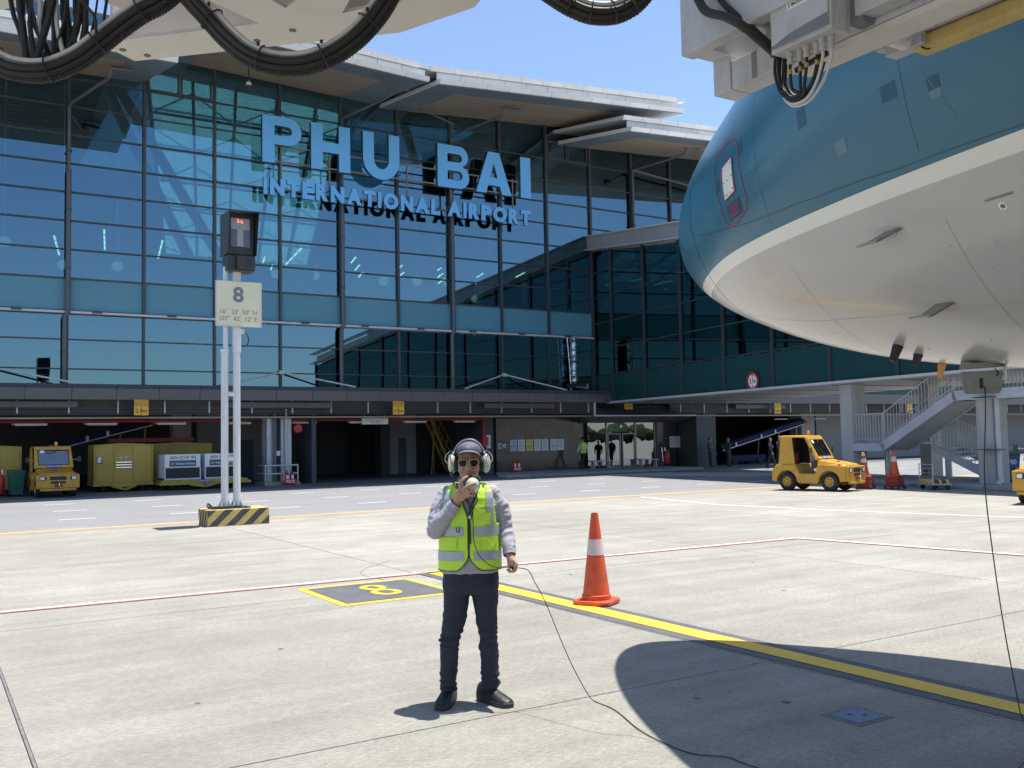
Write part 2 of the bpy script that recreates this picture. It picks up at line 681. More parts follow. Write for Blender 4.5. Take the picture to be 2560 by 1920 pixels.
# concrete slabs with open joints
xs = [0.55 + 4.95 * i for i in range(-2, 14)]
ys = [-10.0, -4.95, 0.12, 5.20, 10.28, 15.36, 20.4, 22.3]
slab_cache = {}
for i in range(len(xs) - 1):
    for j in range(len(ys) - 1):
        w, d = xs[i + 1] - xs[i], ys[j + 1] - ys[j]
        gx = 0.020 if abs(xs[i] - 0.55) < 0.01 else 0.007
        key = (round(w, 3), round(d, 3), gx)
        if key not in slab_cache:
            slab_cache[key] = MB().bx(gx, w - 0.006, 0.006, d - 0.006, -0.03, 0).mesh('concrete_slab')
            slab_cache[key].materials.append(MATS['apron_concrete'])
        o = add_mesh('concrete_slab', slab_cache[key], None, far_apron)
        o.location = (xs[i], ys[j], 0)

# service road along the terminal
rd = MB()
rd.quad((-30, 22.42, 0.0), (118, 22.42, 0.0), (118, 35.9, 0.0), (-30, 35.9, 0.0))
road = struct(rd.build('service_road', 'asphalt_light'))
ed = MB().quad((-30, 22.3, 0.002), (118, 22.3, 0.002), (118, 22.42, 0.002), (-30, 22.42, 0.002))
ed.build('road_edge_strip', 'apron_concrete', road)
# dashes
for Y, x0 in ((32.0, 3.25), (28.5, 3.1), (25.1, 2.85)):
    me = MB().bx(0, 0.84, -0.045, 0.045, 0.001, 0.004).mesh('road_dash')
    me.materials.append(MATS['mark_white'])
    k = -3
    while x0 + 2.56 * k < 60:
        o = add_mesh('road_dash', me, None, road)
        o.location = (x0 + 2.56 * k, Y, 0)
        k += 1
# pedestrian crossing under the bridge
zm = MB().bx(0, 4.4, -0.16, 0.16, 0.001, 0.004).mesh('crossing_stripe')
zm.materials.append(MATS['mark_white'])
for k in range(9):
    o = add_mesh('crossing_stripe', zm, None, road)
    o.location = (26.2 + 0.35 * k, 34.6 - 0.78 * k, 0)


def strip(name, pts, w, material, z=0.004, parent=None):
    """painted line through points, flat ribbon with thickness"""
    P = [V((p[0], p[1], 0)) for p in pts]
    L_, R_ = [], []
    for i, p in enumerate(P):
        d = (P[min(i + 1, len(P) - 1)] - P[max(i - 1, 0)]).normalized()
        n = V((-d.y, d.x, 0)) * (w / 2)
        L_.append(p + n)
        R_.append(p - n)
    m = MB()
    for i in range(len(P) - 1):
        m.add([R_[i] + V((0, 0, z)), R_[i + 1] + V((0, 0, z)), L_[i + 1] + V((0, 0, z)), L_[i] + V((0, 0, z))], [(0, 1, 2, 3)])
    o = m.build(name, material, parent)
    return o


def mark(name, label, cat='marking', loc=(0, 0, 0), group=None):
    return tag(thing(name, label, cat, loc, 0, group), kind='structure')


rl = mark('restraint_line', 'white and red painted line across the apron behind the person')
strip('white_line', [(-12, 12.058), (12.40, 10.958)], 0.075, 'mark_white', 0.004, rl)
strip('white_line', [(12.36, 10.97), (12.96, 7.0), (13.86, 1.0)], 0.10, 'mark_white', 0.0045, rl)
strip('red_line', [(-12, 11.975), (12.30, 10.88)], 0.085, 'mark_red', 0.008, rl)
strip('red_line', [(12.265, 10.88), (12.865, 7.0), (13.765, 1.0)], 0.085, 'mark_red', 0.0085, rl)
el = mark('road_edge_line', 'worn yellow and orange double line along the edge of the service road')
strip('yellow_line', [(-20, 22.12), (40, 21.75)], 0.14, 'mark_yellow_pale', 0.004, el)
strip('orange_line', [(-20, 21.80), (40, 21.43)], 0.11, 'mark_orange', 0.004, el)
wl = mark('stand_edge_line', 'thin white line crossing the apron in front of the yellow tugs')
strip('white_line', [(17.6, 21.3), (16.9, 17.5), (18.3, 10.6), (19.5, 4.0)][0:2], 0.10, 'mark_white', 0.004, wl)
strip('white_line', [(16.87, 17.6), (17.4, 14.0), (18.4, 10.4), (20.2, 4.0)], 0.10, 'mark_white', 0.0045, wl)
cl = mark('stand_centre_line', 'yellow lead-in line with black borders under the traffic cone')
strip('black_border', [(5.735, 11.28), (5.755, 6.0), (5.775, 3.0), (5.80, -9.5)], 0.455, 'mark_black', 0.004, cl)
strip('yellow_line', [(5.735, 11.28), (5.755, 6.0), (5.775, 3.0), (5.80, -9.5)], 0.218, 'mark_yellow', 0.008, cl)
bxm = mark('stand_number_marking', 'black square with yellow border and a painted 8 on the ground', loc=(4.52, 10.24, 0))
MB().quad((-0.72, -0.72, 0.004), (0.72, -0.72, 0.004), (0.72, 0.72, 0.004), (-0.72, 0.72, 0.004)).build('yellow_border', 'mark_yellow', bxm)
MB().quad((-0.63, -0.62, 0.008), (0.63, -0.62, 0.008), (0.63, 0.62, 0.008), (-0.63, 0.62, 0.008)).build('black_field', 'mark_black', bxm)
# the 8 stands upright for a pilot rolling in along the centre line
m8 = MB()
for cy, rx, ry in ((0.215, 0.150, 0.195), (-0.165, 0.172, 0.215)):
    n0 = len(m8.v)
    K = 28
    for k in range(K):
        a = 2 * pi * k / K
        for q in (0.0, 0.085):
            m8.v.append(V((0.03 + (rx - q) * cos(a), cy + (ry - q) * sin(a), 0.012 + (0.001 if cy > 0 else 0))))
    for k in range(K):
        a, b = n0 + 2 * k, n0 + 2 * ((k + 1) % K)
        m8.f.append((a, b, b + 1, a + 1))
m8.build('painted_numeral', 'mark_yellow', bxm)

strip('joint_sealant', [(0.56, -9), (0.56, 22)], 0.017, 'sealant', -0.006, far_apron)
# oil drips and scuffs
for ox, oy, orad in ((8.1, 7.4, 0.03), (4.35, 4.75, 0.022), (4.75, 4.35, 0.03), (2.6, 7.9, 0.025), (9.6, 9.3, 0.03), (1.6, 6.6, 0.02), (7.0, 9.9, 0.025)):
    MB().lathe([(0.0, 0.0022), (orad, 0.0022), (orad * 1.02, 0.002)], (ox, oy, 0), 'Z', 14, False).build('oil_spot', 'mark_black', far_apron)
# hairline crack
strip('crack', spline([(3.22, 5.20), (3.30, 4.87), (3.39, 4.53), (3.51, 4.38), (3.56, 4.17)], 4), 0.004, 'sealant', 0.003, far_apron)
strip('old_arc_mark', spline([(5.86, 12.78), (5.56, 12.48), (5.21, 12.18), (4.97, 11.83), (4.90, 11.55), (4.91, 11.32), (4.94, 11.0)], 5), 0.011, 'sealant', 0.003, far_apron)
# joint patch of pale mortar
strip('joint_patch', [(4.98, 5.20), (5.30, 5.19)], 0.022, 'kerb', 0.003, far_apron)

# inset fuel pit cover in the aircraft's shadow
hc = thing('pit_cover', 'blue grey steel pit cover set in the concrete in the aircraft shadow', 'pit cover', (4.86, 3.89, 0))
MB().bx(-0.16, 0.16, -0.145, 0.145, 0.001, 0.004).build('frame', 'sealant', hc)
mat('pit_steel', (0.14, 0.17, 0.25), 0.5, metal=0.3, var=0.1)
MB().bx(-0.125, 0.125, -0.115, 0.115, 0.003, 0.010).build('lid', 'pit_steel', hc, bevel=0.003)
for s in (-0.03, 0.03):
    MB().cyl((s, s * -1, 0.009), (s, s * -1, 0.0115), 0.014, 14).build('lifting_hole', 'print_black', hc)
# ------------------------------------------------------------------ terminal building
YG = 40.0                       # glass plane
MX = [30.06 - 2.81 * i for i in range(12, -6, -1)]     # mullion lines, left to right
TZ = [8.28, 9.41, 10.54, 11.67, 12.80, 13.93, 15.06, 16.19]
mat('mullion', (0.06, 0.068, 0.08), 0.45, metal=0.2, var=0.12)
mat('transom', (0.045, 0.052, 0.062), 0.5, var=0.12)
mat('spandrel', (0.105, 0.275, 0.36), 0.3, var=0.05, scale=0.6, spec=0.3, rvar=0.05, rand=0.05)
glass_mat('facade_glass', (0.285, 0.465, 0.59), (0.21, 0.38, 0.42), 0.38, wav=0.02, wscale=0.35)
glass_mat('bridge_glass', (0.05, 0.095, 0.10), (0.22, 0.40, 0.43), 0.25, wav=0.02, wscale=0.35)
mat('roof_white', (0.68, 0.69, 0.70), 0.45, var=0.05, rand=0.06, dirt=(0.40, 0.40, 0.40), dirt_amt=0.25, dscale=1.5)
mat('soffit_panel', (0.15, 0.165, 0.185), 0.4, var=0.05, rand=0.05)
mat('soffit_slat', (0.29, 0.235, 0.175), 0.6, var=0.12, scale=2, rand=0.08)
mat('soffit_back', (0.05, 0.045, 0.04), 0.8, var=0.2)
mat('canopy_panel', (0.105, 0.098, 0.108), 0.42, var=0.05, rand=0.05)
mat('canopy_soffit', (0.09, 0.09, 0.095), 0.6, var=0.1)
mat('pipe_grey', (0.10, 0.105, 0.125), 0.45, var=0.12)
mat('white_trim', (0.52, 0.54, 0.56), 0.4, var=0.05)
mat('interior_wall', (0.16, 0.19, 0.22), 0.7, var=0.1, scale=0.4)
mat('interior_ceiling', (0.12, 0.13, 0.14), 0.7, var=0.1, scale=0.3)
mat('interior_white', (0.7, 0.72, 0.74), 0.5, var=0.04)
emit_mat('tube_light', (1.0, 0.80, 0.52), 9.0)
emit_mat('lantern_paper', (0.95, 0.93, 0.86), 0.9)

TB = thing('terminal_building', 'glass fronted airport terminal with stepped overhanging roofs', 'building', (20, 40, 0))
bays = list(zip(MX[:-1], MX[1:]))


def tb(mb, name, m, smooth=False, bevel=0.0, parent=None):
    return mb.build(name, m, parent or TB, smooth, bevel, world=True)


# panes: every pane is a piece, two shared meshes per row height
pane_cache = {}


def pane(x0, x1, z0, z1, material, y=YG, tilt=0.0012):
    w, h = x1 - x0 - 0.05, z1 - z0 - 0.05
    key = (round(w, 2), round(h, 2), material)
    if key not in pane_cache:
        me = MB().box((0, 0, 0), (w, 0.03, h)).mesh('glass_pane')
        me.materials.append(MATS[material])
        pane_cache[key] = me
    o = add_mesh('glass_pane' if material != 'spandrel' else 'spandrel_panel', pane_cache[key], None, TB)
    o.location = V(((x0 + x1) / 2, y + 0.02, (z0 + z1) / 2)) - TB.location
    o.rotation_euler = (random.uniform(-tilt, tilt), 0, random.uniform(-tilt, tilt))
    return o


TOPZ = 18.9
for bi, (x0, x1) in enumerate(bays):
    right = x0 > 29.9
    if not right:
        zs = [7.02] + TZ + [TOPZ]
        for a, b in zip(zs[:-1], zs[1:]):
            pane(x0, x1, a, b, 'spandrel' if a < 8 else 'facade_glass')
        for a, b in ((4.05, 4.76), (4.76, 5.9), (5.9, 6.88)):
            pane(x0, x1, a, b, 'facade_glass', tilt=0.0008)
    else:
        zs = TZ[2:] + [TOPZ]
        for a, b in zip(zs[:-1], zs[1:]):
            pane(x0, x1, a, b, 'facade_glass')
for i, x in enumerate(MX):
    zb = 4.0 if x < 30.2 else 10.0
    tb(MB().bx(x - 0.055, x + 0.055, YG - 0.13, YG + 0.03, 7.06 if x < 30.2 else zb, TOPZ), 'mullion', 'mullion')
    if x < 30.2:
        tb(MB().bx(x - 0.05, x + 0.05, YG - 0.10, YG + 0.03, 4.0, 6.88), 'mullion', 'mullion')
for (x0, x1) in bays:
    for z in TZ:
        if x0 > 29.9 and z < 10.5:
            continue
        tb(MB().bx(x0 + 0.056, x1 - 0.056, YG - 0.05, YG + 0.02, z - 0.03, z + 0.03), 'transom', 'transom')
    if x0 < 29.9:
        for z in (4.76, 5.9):
            tb(MB().bx(x0 + 0.051, x1 - 0.051, YG - 0.05, YG + 0.02, z - 0.025, z + 0.025), 'transom', 'transom')
# opening vents under the roof (pairs of casements)
for x0 in (MX[4], MX[11]):
    for k in range(2):
        a, b = x0 + 0.10 + 1.32 * k, x0 + 1.38 + 1.32 * k
        c = MB()
        for q in ((a, b, 16.22, 16.30), (a, b, 17.08, 17.16), (a, a + 0.08, 16.30, 17.08), (b - 0.08, b, 16.30, 17.08)):
            c.bx(q[0], q[1], YG - 0.075, YG - 0.003, q[2], q[3])
        tb(c, 'vent_casement', 'mullion')
# white ledge between the storeys
tb(MB().bx(-4, 30.0, YG - 0.22, YG + 0.05, 6.90, 6.985), 'storey_ledge', 'white_trim')
for k in range(11):
    x = -2 + 2.81 * k + 2.2
    tb(MB().bx(x - 0.18, x + 0.18, YG - 0.26, YG - 0.221, 6.93, 7.03), 'ledge_clip', 'mullion')

# interior: slab, back wall, ceiling with a rooflight, leaning tubular columns
tb(MB().bx(-10, 72, YG + 0.08, 68, 6.55, 6.86), 'floor_slab', 'interior_wall')
tb(MB().bx(-10, 120, 68, 68.3, 0, 20), 'rear_wall', 'interior_wall')
tb(MB().bx(-10, 72, 52, 52.25, 0, 6.5), 'core_wall', 'wall_dark')
for (a, b, c, d) in ((-10, 8.0, 40.2, 68), (26.5, 72, 40.2, 68), (8.0, 26.5, 40.2, 44.0), (8.0, 26.5, 63, 68)):
    tb(MB().bx(a, b, c, d, 18.95, 19.15), 'ceiling', 'interior_ceiling')
m = bpy.data.materials.new('rooflight_sheet')
m.use_nodes = True
_N, _L = m.node_tree.nodes, m.node_tree.links
_N.clear()
_o = _N.new('ShaderNodeOutputMaterial')
_t = _N.new('ShaderNodeBsdfTranslucent')
_t.inputs[0].default_value = (0.75, 0.85, 0.83, 1)
_L.new(_t.outputs[0], _o.inputs[0])
MATS['rooflight_sheet'] = m


def atrium(u, v, dz=0.0):
    """sloping glazed atrium roof behind the front"""
    x0_, x1_ = 8.5 + 4.6 * v, 18.6 + 4.4 * v
    return V((x0_ + (x1_ - x0_) * u, 44.3 + 18 * v, 18.9 - 5.0 * v + dz))


for k in range(5):
    for j in range(6):
        q = [atrium(a, b) for a, b in ((k / 5 + 0.008, j / 6 + 0.006), ((k + 1) / 5 - 0.008, j / 6 + 0.006), ((k + 1) / 5 - 0.008, (j + 1) / 6 - 0.006), (k / 5 + 0.008, (j + 1) / 6 - 0.006))]
        tb(MB().quad(*q), 'rooflight_sheet', 'rooflight_sheet')
for k in range(6):
    tb(MB().beam(atrium(k / 5, 0, -0.15), atrium(k / 5, 1, -0.15), 0.12, 0.22), 'rooflight_rafter', 'interior_wall')
    tb(MB().beam(atrium(k / 5, 0, -0.9), atrium(k / 5, 1, -0.9), 0.06, 0.06), 'truss_chord', 'interior_wall')
for j in range(7):
    tb(MB().beam(atrium(0, j / 6, -0.2), atrium(1, j / 6, -0.2), 0.08, 0.12), 'rooflight_purlin', 'interior_wall')
for k in range(5):
    for j in range(6):
        a, b = (k / 5, (k + 1) / 5) if (j + k) % 2 else ((k + 1) / 5, k / 5)
        tb(MB().beam(atrium(a, j / 6, -0.9), atrium(b, (j + 1) / 6, -0.25), 0.05, 0.05), 'truss_brace', 'interior_wall')
for x, lean in ((0.5, 1.6), (8.8, -2.9), (9.9, -3.6), (16.5, 1.5), (22.5, -1.8), (26.2, 1.4), (33.5, -1.2), (38, 1)):
    tb(MB().cyl((x - lean, 43.2, 6.9), (x + lean, 43.6, 18.9), 0.23, 14), 'leaning_column', 'interior_white', True)
tb(MB().bx(-10, 30, 46, 46.2, 6.86, 8.2), 'counter_front', 'interior_wall')
for i, x in enumerate((1.4, 2.5, 5.2, 7.0, 9.8, 13.4, 16.3)):
    y0 = 46 + (i % 3) * 1.2
    for q in range(4):
        a, b = q / 4, q / 4 + 0.17
        tb(MB().beam((x + 0.8 * a, y0 + 5.0 * a, 11.6), (x + 0.8 * b, y0 + 5.0 * b, 11.6), 0.08, 0.05), 'ceiling_tube', 'tube_light')
for i in range(16):
    x = 14 + i * 1.05
    y0 = 46 + (i * 37 % 5)
    tb(MB().beam((x, y0, 11.4), (x + 0.4, y0 + 1.6, 11.4), 0.07, 0.04), 'ceiling_tube', 'tube_light')
for i in range(12):
    x = 0.5 + 2.4 * i
    z = 10.1 + 0.35 * sin(i * 2.1)
    y = 43.5 + (i % 4) * 1.1
    lamp = MB()
    ell(lamp, (x, y, z), (0.26, 0.26, 0.22), 14, 8)
    lamp.cyl((x, y, z + 0.2), (x, y, 18.9), 0.008, 5)
    tb(lamp, 'paper_lantern', 'lantern_paper', True)
# shop shelves and seats seen dimly behind the glass
for i in range(26):
    x = 0.2 + 1.12 * i
    hgt = 0.35 + 0.5 * random.random()
    tb(MB().bx(x, x + 0.35 + 0.5 * random.random(), 42.2, 42.8, 8.2, 8.3 + hgt * 0.5), 'shop_goods', ('interior_white', 'interior_wall', 'interior_wall')[i % 3])
for x, w, h in ((-0.2, 1.1, 2.6), (1.0, 1.2, 2.5), (5.4, 0.5, 1.0), (24.9, 1.2, 1.3), (26.3, 0.9, 1.1), (27.7, 0.35, 1.6)):
    z0 = 8.3 if h > 2 else 8.9
    tb(MB().bx(x, x + w, 42.6, 43.2, z0, z0 + h), 'display_cabinet', 'paper_blue' if x < 6 else 'interior_white')

# roofs: each is a sloped slab with two stepped white fascias, a grey soffit border and a slatted soffit
YF = 34.0


def roof(x0, x1, zf0, zf1, zb0, zb1, t=0.18, step=0.46, ins=0.9):
    """lower front edge z (left,right), soffit z at the glass (left,right)"""
    R = thing_part('roof', TB)

    def zf(x, y):
        u = (x - x0) / (x1 - x0)
        f = zf0 + (zf1 - zf0) * u
        b = zb0 + (zb1 - zb0) * u
        return f + (b - f) * (y - YF) / (YG - YF)

    nP = max(1, round((x1 - x0) / 1.12))
    dx = (x1 - x0) / nP
    # fascia panels, two tiers, with gaps
    for tier in range(2):
        y = YF + (0.0 if tier == 0 else 0.16)
        z_off = 0.0 if tier == 0 else step + 0.10
        hh = t if tier == 0 else 0.19
        off = 0.0 if tier == 0 else 0.35
        for k in range(nP):
            a, b = x0 + dx * k + 0.012 - off, x0 + dx * (k + 1) - 0.012 - off
            p = MB()
            za, zb = zf(a, YF) + z_off, zf(b, YF) + z_off
            p.hexa([(a, y, za), (b, y, zb), (b, y + 0.05, zb), (a, y + 0.05, za)],
                   [(a, y - 0.10, za + hh), (b, y - 0.10, zb + hh), (b, y + 0.05, zb + hh), (a, y + 0.05, za + hh)])
            p.build('fascia_panel', 'roof_white', R, world=True)
    # recessed wall between the tiers
    for k in range(nP):
        a, b = x0 + dx * k + 0.010, x0 + dx * (k + 1) - 0.010
        p = MB()
        y = YF + 0.30
        za, zb = zf(a, YF) + t - 0.02, zf(b, YF) + t - 0.02
        p.hexa([(a, y, za), (b, y, zb), (b, y + 0.05, zb), (a, y + 0.05, za)],
               [(a, y, za + 0.42), (b, y, zb + 0.42), (b, y + 0.05, zb + 0.42), (a, y + 0.05, za + 0.42)])
        p.build('fascia_upstand', 'roof_white', R, world=True)
    # slab body
    s = MB()
    q = [(x0, YF + 0.06), (x1, YF + 0.06), (x1, 44), (x0, 44)]
    s.hexa([(x, y, zf(x, min(y, 44)) + 0.08) for x, y in q], [(x, y, zf(x, min(y, 44)) + t - 0.05) for x, y in q])
    q = [(x0 - 0.3, YF + 0.22), (x1 + 0.3, YF + 0.22), (x1 + 0.3, 44), (x0 - 0.3, 44)]
    s.hexa([(x, y, zf(x, min(y, 44)) + step + 0.12) for x, y in q], [(x, y, zf(x, min(y, 44)) + step + 0.27) for x, y in q])
    if x0 > 20 or x0 < 0 or True:
        s_ = s.build('roof_slab', 'roof_white', R, world=True)
    # soffit border panels (front band and end bands)
    bw = 1.45

    def sp(xa, xb, ya, yb, m, name, dz=0.0):
        c = [(xa, ya), (xb, ya), (xb, yb), (xa, yb)]
        p = MB().hexa([(x, y, zf(x, y) - 0.035 + dz) for x, y in c], [(x, y, zf(x, y) + dz) for x, y in c])
        p.build(name, m, R, world=True)

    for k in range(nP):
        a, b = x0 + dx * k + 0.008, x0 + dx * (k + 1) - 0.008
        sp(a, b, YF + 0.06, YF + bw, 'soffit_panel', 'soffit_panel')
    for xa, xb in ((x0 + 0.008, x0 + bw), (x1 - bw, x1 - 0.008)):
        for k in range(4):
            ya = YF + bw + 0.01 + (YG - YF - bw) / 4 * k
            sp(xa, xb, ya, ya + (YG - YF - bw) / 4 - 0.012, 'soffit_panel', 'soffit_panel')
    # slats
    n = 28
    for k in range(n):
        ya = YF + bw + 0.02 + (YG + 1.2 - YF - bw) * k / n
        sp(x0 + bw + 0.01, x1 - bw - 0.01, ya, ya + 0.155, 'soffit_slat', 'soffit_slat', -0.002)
    # end closure
    for x in (x0 - 0.02, x1 - 0.03):
        p = MB()
        p.add([(x, YF, zf(x, YF)), (x + 0.05, YF, zf(x, YF)), (x + 0.05, 44, zf(x, 44)), (x, 44, zf(x, 44)),
               (x, YF - 0.08, zf(x, YF) + t), (x + 0.05, YF - 0.08, zf(x, YF) + t), (x + 0.05, 44, zf(x, 44) + t), (x, 44, zf(x, 44) + t)],
              [(3, 2, 1, 0), (4, 5, 6, 7), (0, 1, 5, 4), (1, 2, 6, 5), (2, 3, 7, 6), (3, 0, 4, 7)])
        p.build('end_fascia', 'roof_white', R, world=True)
    return R


def thing_part(name, parent):
    o = bpy.data.objects.new(name, None)
    COL.objects.link(o)
    o.parent = parent
    return o


roof(-8.0, 7.55, 15.1, 15.25, 16.15, 16.55)
roof(7.9, 17.5, 16.70, 16.42, 17.75, 17.42)
roof(18.03, 31.4, 16.44, 17.46, 17.28, 18.28)
roof(28.1, 45.0, 16.05, 17.1, 17.05, 18.1)

# rainwater pipes: outlet under the roof edge, sloping branch, downpipe on the mullion
def downpipe(i, xo, zt, dirx=1.3, full=True):
    x = MX[i]
    p = MB()
    y = YG - 0.24
    e = zt
    p.tube([(x + 1.0, 36.5, e + 0.30), (x + 0.98, 36.55, e + 0.06), (x + 0.93, 36.75, e), (x + 0.06, y - 0.22, e - 0.16), (x, y, e - 0.30), (x, y, 12.5)], 0.065, 10)
    p.tube([(x + 0.98, 36.5, e + 0.33), (x + 1.75, 36.3, e + 0.30)], [0.075, 0.06], 10)
    if full:
        p.tube([(x, y, 12.5), (x, y, 7.2), (x, y - 0.02, 6.95), (x - 0.10, y + 0.0, 6.7), (x - 0.10, y, 4.0)], 0.095, 12)
    o = tb(p, 'rainwater_pipe', 'pipe_grey', True)
    for z in (13.2, 10.9, 8.6, 5.4):
        if full or z > 12:
            tb(MB().cyl((x if z > 6.9 else x - 0.1, y, z), (x if z > 6.9 else x - 0.1, y, z + 0.06), 0.115, 12), 'pipe_collar', 'mullion')
    return o


for i, xo, zt, full in ((3, 0, 15.25, True), (7, 0, 16.55, True), (9, 0, 16.62, True), (13, 0, 16.45, False)):
    downpipe(i, xo, zt, 1.3, full)
tb(MB().tube([(19.6, 38.9, 17.15), (21.6, 39.5, 16.95), (MX[9], 39.7, 16.5)], 0.045, 8), 'rainwater_pipe', 'pipe_grey', True)
tb(MB().tube([(MX[13] - 0.2, 39.5, 16.2), (38.5, 39.6, 15.75)], 0.06, 8), 'rainwater_pipe', 'pipe_grey', True)

# lower canopy: two rows of panels, slab, struts
CY = 38.3
px = [-6.05 + 1.545 * k for k in range(25)]
for k in range(24):
    a, b = px[k] + 0.008, px[k + 1] - 0.008
    if a > 31.6:
        continue
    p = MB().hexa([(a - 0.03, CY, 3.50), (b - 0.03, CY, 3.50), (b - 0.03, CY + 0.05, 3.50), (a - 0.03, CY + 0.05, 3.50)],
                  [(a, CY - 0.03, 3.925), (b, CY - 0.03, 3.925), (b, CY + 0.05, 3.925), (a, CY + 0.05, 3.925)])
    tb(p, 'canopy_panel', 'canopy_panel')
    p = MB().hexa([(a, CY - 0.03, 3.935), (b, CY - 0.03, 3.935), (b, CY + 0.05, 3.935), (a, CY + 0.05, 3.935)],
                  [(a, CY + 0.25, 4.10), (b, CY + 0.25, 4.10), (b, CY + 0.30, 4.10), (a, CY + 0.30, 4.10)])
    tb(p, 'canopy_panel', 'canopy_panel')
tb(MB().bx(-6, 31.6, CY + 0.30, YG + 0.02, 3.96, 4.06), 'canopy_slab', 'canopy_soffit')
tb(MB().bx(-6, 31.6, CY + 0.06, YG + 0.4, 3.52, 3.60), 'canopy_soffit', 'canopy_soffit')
# canopy stay rods anchored on the mullions
def stay(xc, zc=5.0, half=3.0):
    y0 = YG - 0.2
    tb(MB().box((xc, YG - 0.17, zc), (0.22, 0.12, 0.16)), 'stay_anchor', 'white_trim')
    for s in (-1, 1):
        tb(MB().cyl((xc + s * 0.06, y0, zc), (xc + s * half, CY + 0.30, 4.12), 0.038, 10), 'stay_rod', 'white_trim', True)


stay(MX[6], 4.78, 2.9)
stay(MX[10], 4.9, 2.9)
stay(MX[2], 4.78, 3.0)

# pale blinds behind the lower storey glass
for i, (x0, x1) in enumerate(bays):
    if x0 < 20.5 and x0 > -3:
        z1 = 6.25 if i % 4 != 2 else 6.85
        tb(MB().bx(x0 + 0.25, x1 - (0.25 if i % 3 else 1.1), 40.75, 40.78, 4.1, z1), 'window_blind', 'interior_white')

# rails and services hung below the canopy
for x0, x1 in ((-6, 29.6), (34.6, 110)):
    tb(MB().bx(x0, x1, CY + 0.55, CY + 0.62, 3.18, 3.215), 'service_rail', 'dark_metal')
    tb(MB().bx(x0, x1, CY + 0.55, CY + 0.62, 3.04, 3.075), 'service_rail', 'dark_metal')
    tb(MB().bx(x0, x1, CY + 0.62, CY + 0.70, 2.94, 2.965), 'service_rail', 'dark_metal')
    tb(MB().bx(x0, x1, CY + 0.9, CY + 0.95, 2.95, 3.52), 'service_backing', 'canopy_soffit')
    tb(MB().bx(x0, x1, CY + 0.55, CY + 0.95, 2.79, 2.865), 'lintel', 'soffit_slat')
    k = x0 + 0.4
    while k < x1:
        tb(MB().bx(k - 0.025, k + 0.025, CY + 0.5, CY + 0.55, 3.0, 3.5), 'rail_bracket', 'steel_galv')
        k += 1.72
for a, b in ((-6, 5.0), (10.4, 15.0), (22.6, 26.6), (39, 43)):
    n = int((b - a) / 1.1)
    for k in range(n):
        w = (b - a) / n
        tb(MB().bx(a + w * k + 0.006, a + w * (k + 1) - 0.006, CY + 0.36, CY + 0.42, 3.22, 3.44), 'service_cover_panel', 'canopy_panel')
tb(MB().cyl((-6, CY + 1.25, 2.72), (11.6, CY + 1.25, 2.72), 0.055, 10), 'sprinkler_pipe', 'red_pipe', True)
tb(MB().cyl((13.4, CY + 1.25, 2.72), (23.2, CY + 1.25, 2.72), 0.055, 10), 'sprinkler_pipe', 'red_pipe', True)

# foil wrapped duct on the glass by the bridge corner, with its fan box on the canopy
mat('foil', (0.62, 0.63, 0.65), 0.22, metal=0.9, var=0.2, scale=9, bump=0.9, bscale=14)
fd = MB()
pts, rs = [], []
for k in range(27):
    z = 4.35 + 2.5 * k / 26
    pts.append((28.55 + 0.02 * sin(k * 1.7), 39.62, z))
    rs.append(0.20 + 0.03 * sin(k * 2.3) + 0.02 * sin(k * 5.1))
fd.tube(pts, rs, 16)
tb(fd, 'foil_duct', 'foil', True)
tb(MB().tube([(28.28, 39.55, 4.2), (28.22, 39.58, 5.6), (28.12, 39.6, 6.9)], 0.035, 8), 'foil_pipe', 'foil', True)
tb(MB().bx(28.2, 29.0, 39.2, 39.85, 4.28, 4.50), 'fan_box', 'black_plastic')
tb(MB().bx(28.3, 28.95, 39.16, 39.2, 4.30, 4.33), 'fan_box_lip', 'white_trim')
tb(MB().bx(29.1, 29.35, 39.5, 39.7, 4.25, 4.5), 'control_box', 'white_trim')
for x, z0, z1 in ((29.35, 8.4, 11.4),):
    q = MB()
    q.tube([(x + 0.05 * sin(k), 40.9, z0 + (z1 - z0) * k / 20) for k in range(21)], [0.17 + 0.04 * sin(k * 2.1) for k in range(21)], 14)
    tb(q, 'foil_duct', 'foil', True)
# ------------------------------------------------------------------ ground floor of the terminal
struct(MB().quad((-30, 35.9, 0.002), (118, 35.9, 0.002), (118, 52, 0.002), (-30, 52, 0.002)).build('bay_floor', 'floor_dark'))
mat('stone_tile', (0.050, 0.043, 0.047), 0.14, var=0.25, scale=1.8, rand=0.25, spec=0.5, rvar=0.04)
mat('door_frame', (0.20, 0.20, 0.20), 0.4, metal=0.4, var=0.1)
glass_mat('door_glass', (0.55, 0.60, 0.62), (0.10, 0.12, 0.13), 0.36, wav=0.035, wscale=1.6)
mat('bay_door', (0.08, 0.11, 0.15), 0.5, var=0.1)
mat('concrete_base', (0.28, 0.25, 0.20), 0.8, var=0.15, scale=3)

mat('bridge_panel', (0.012, 0.055, 0.062), 0.35, var=0.03, rand=0.06, spec=0.3)
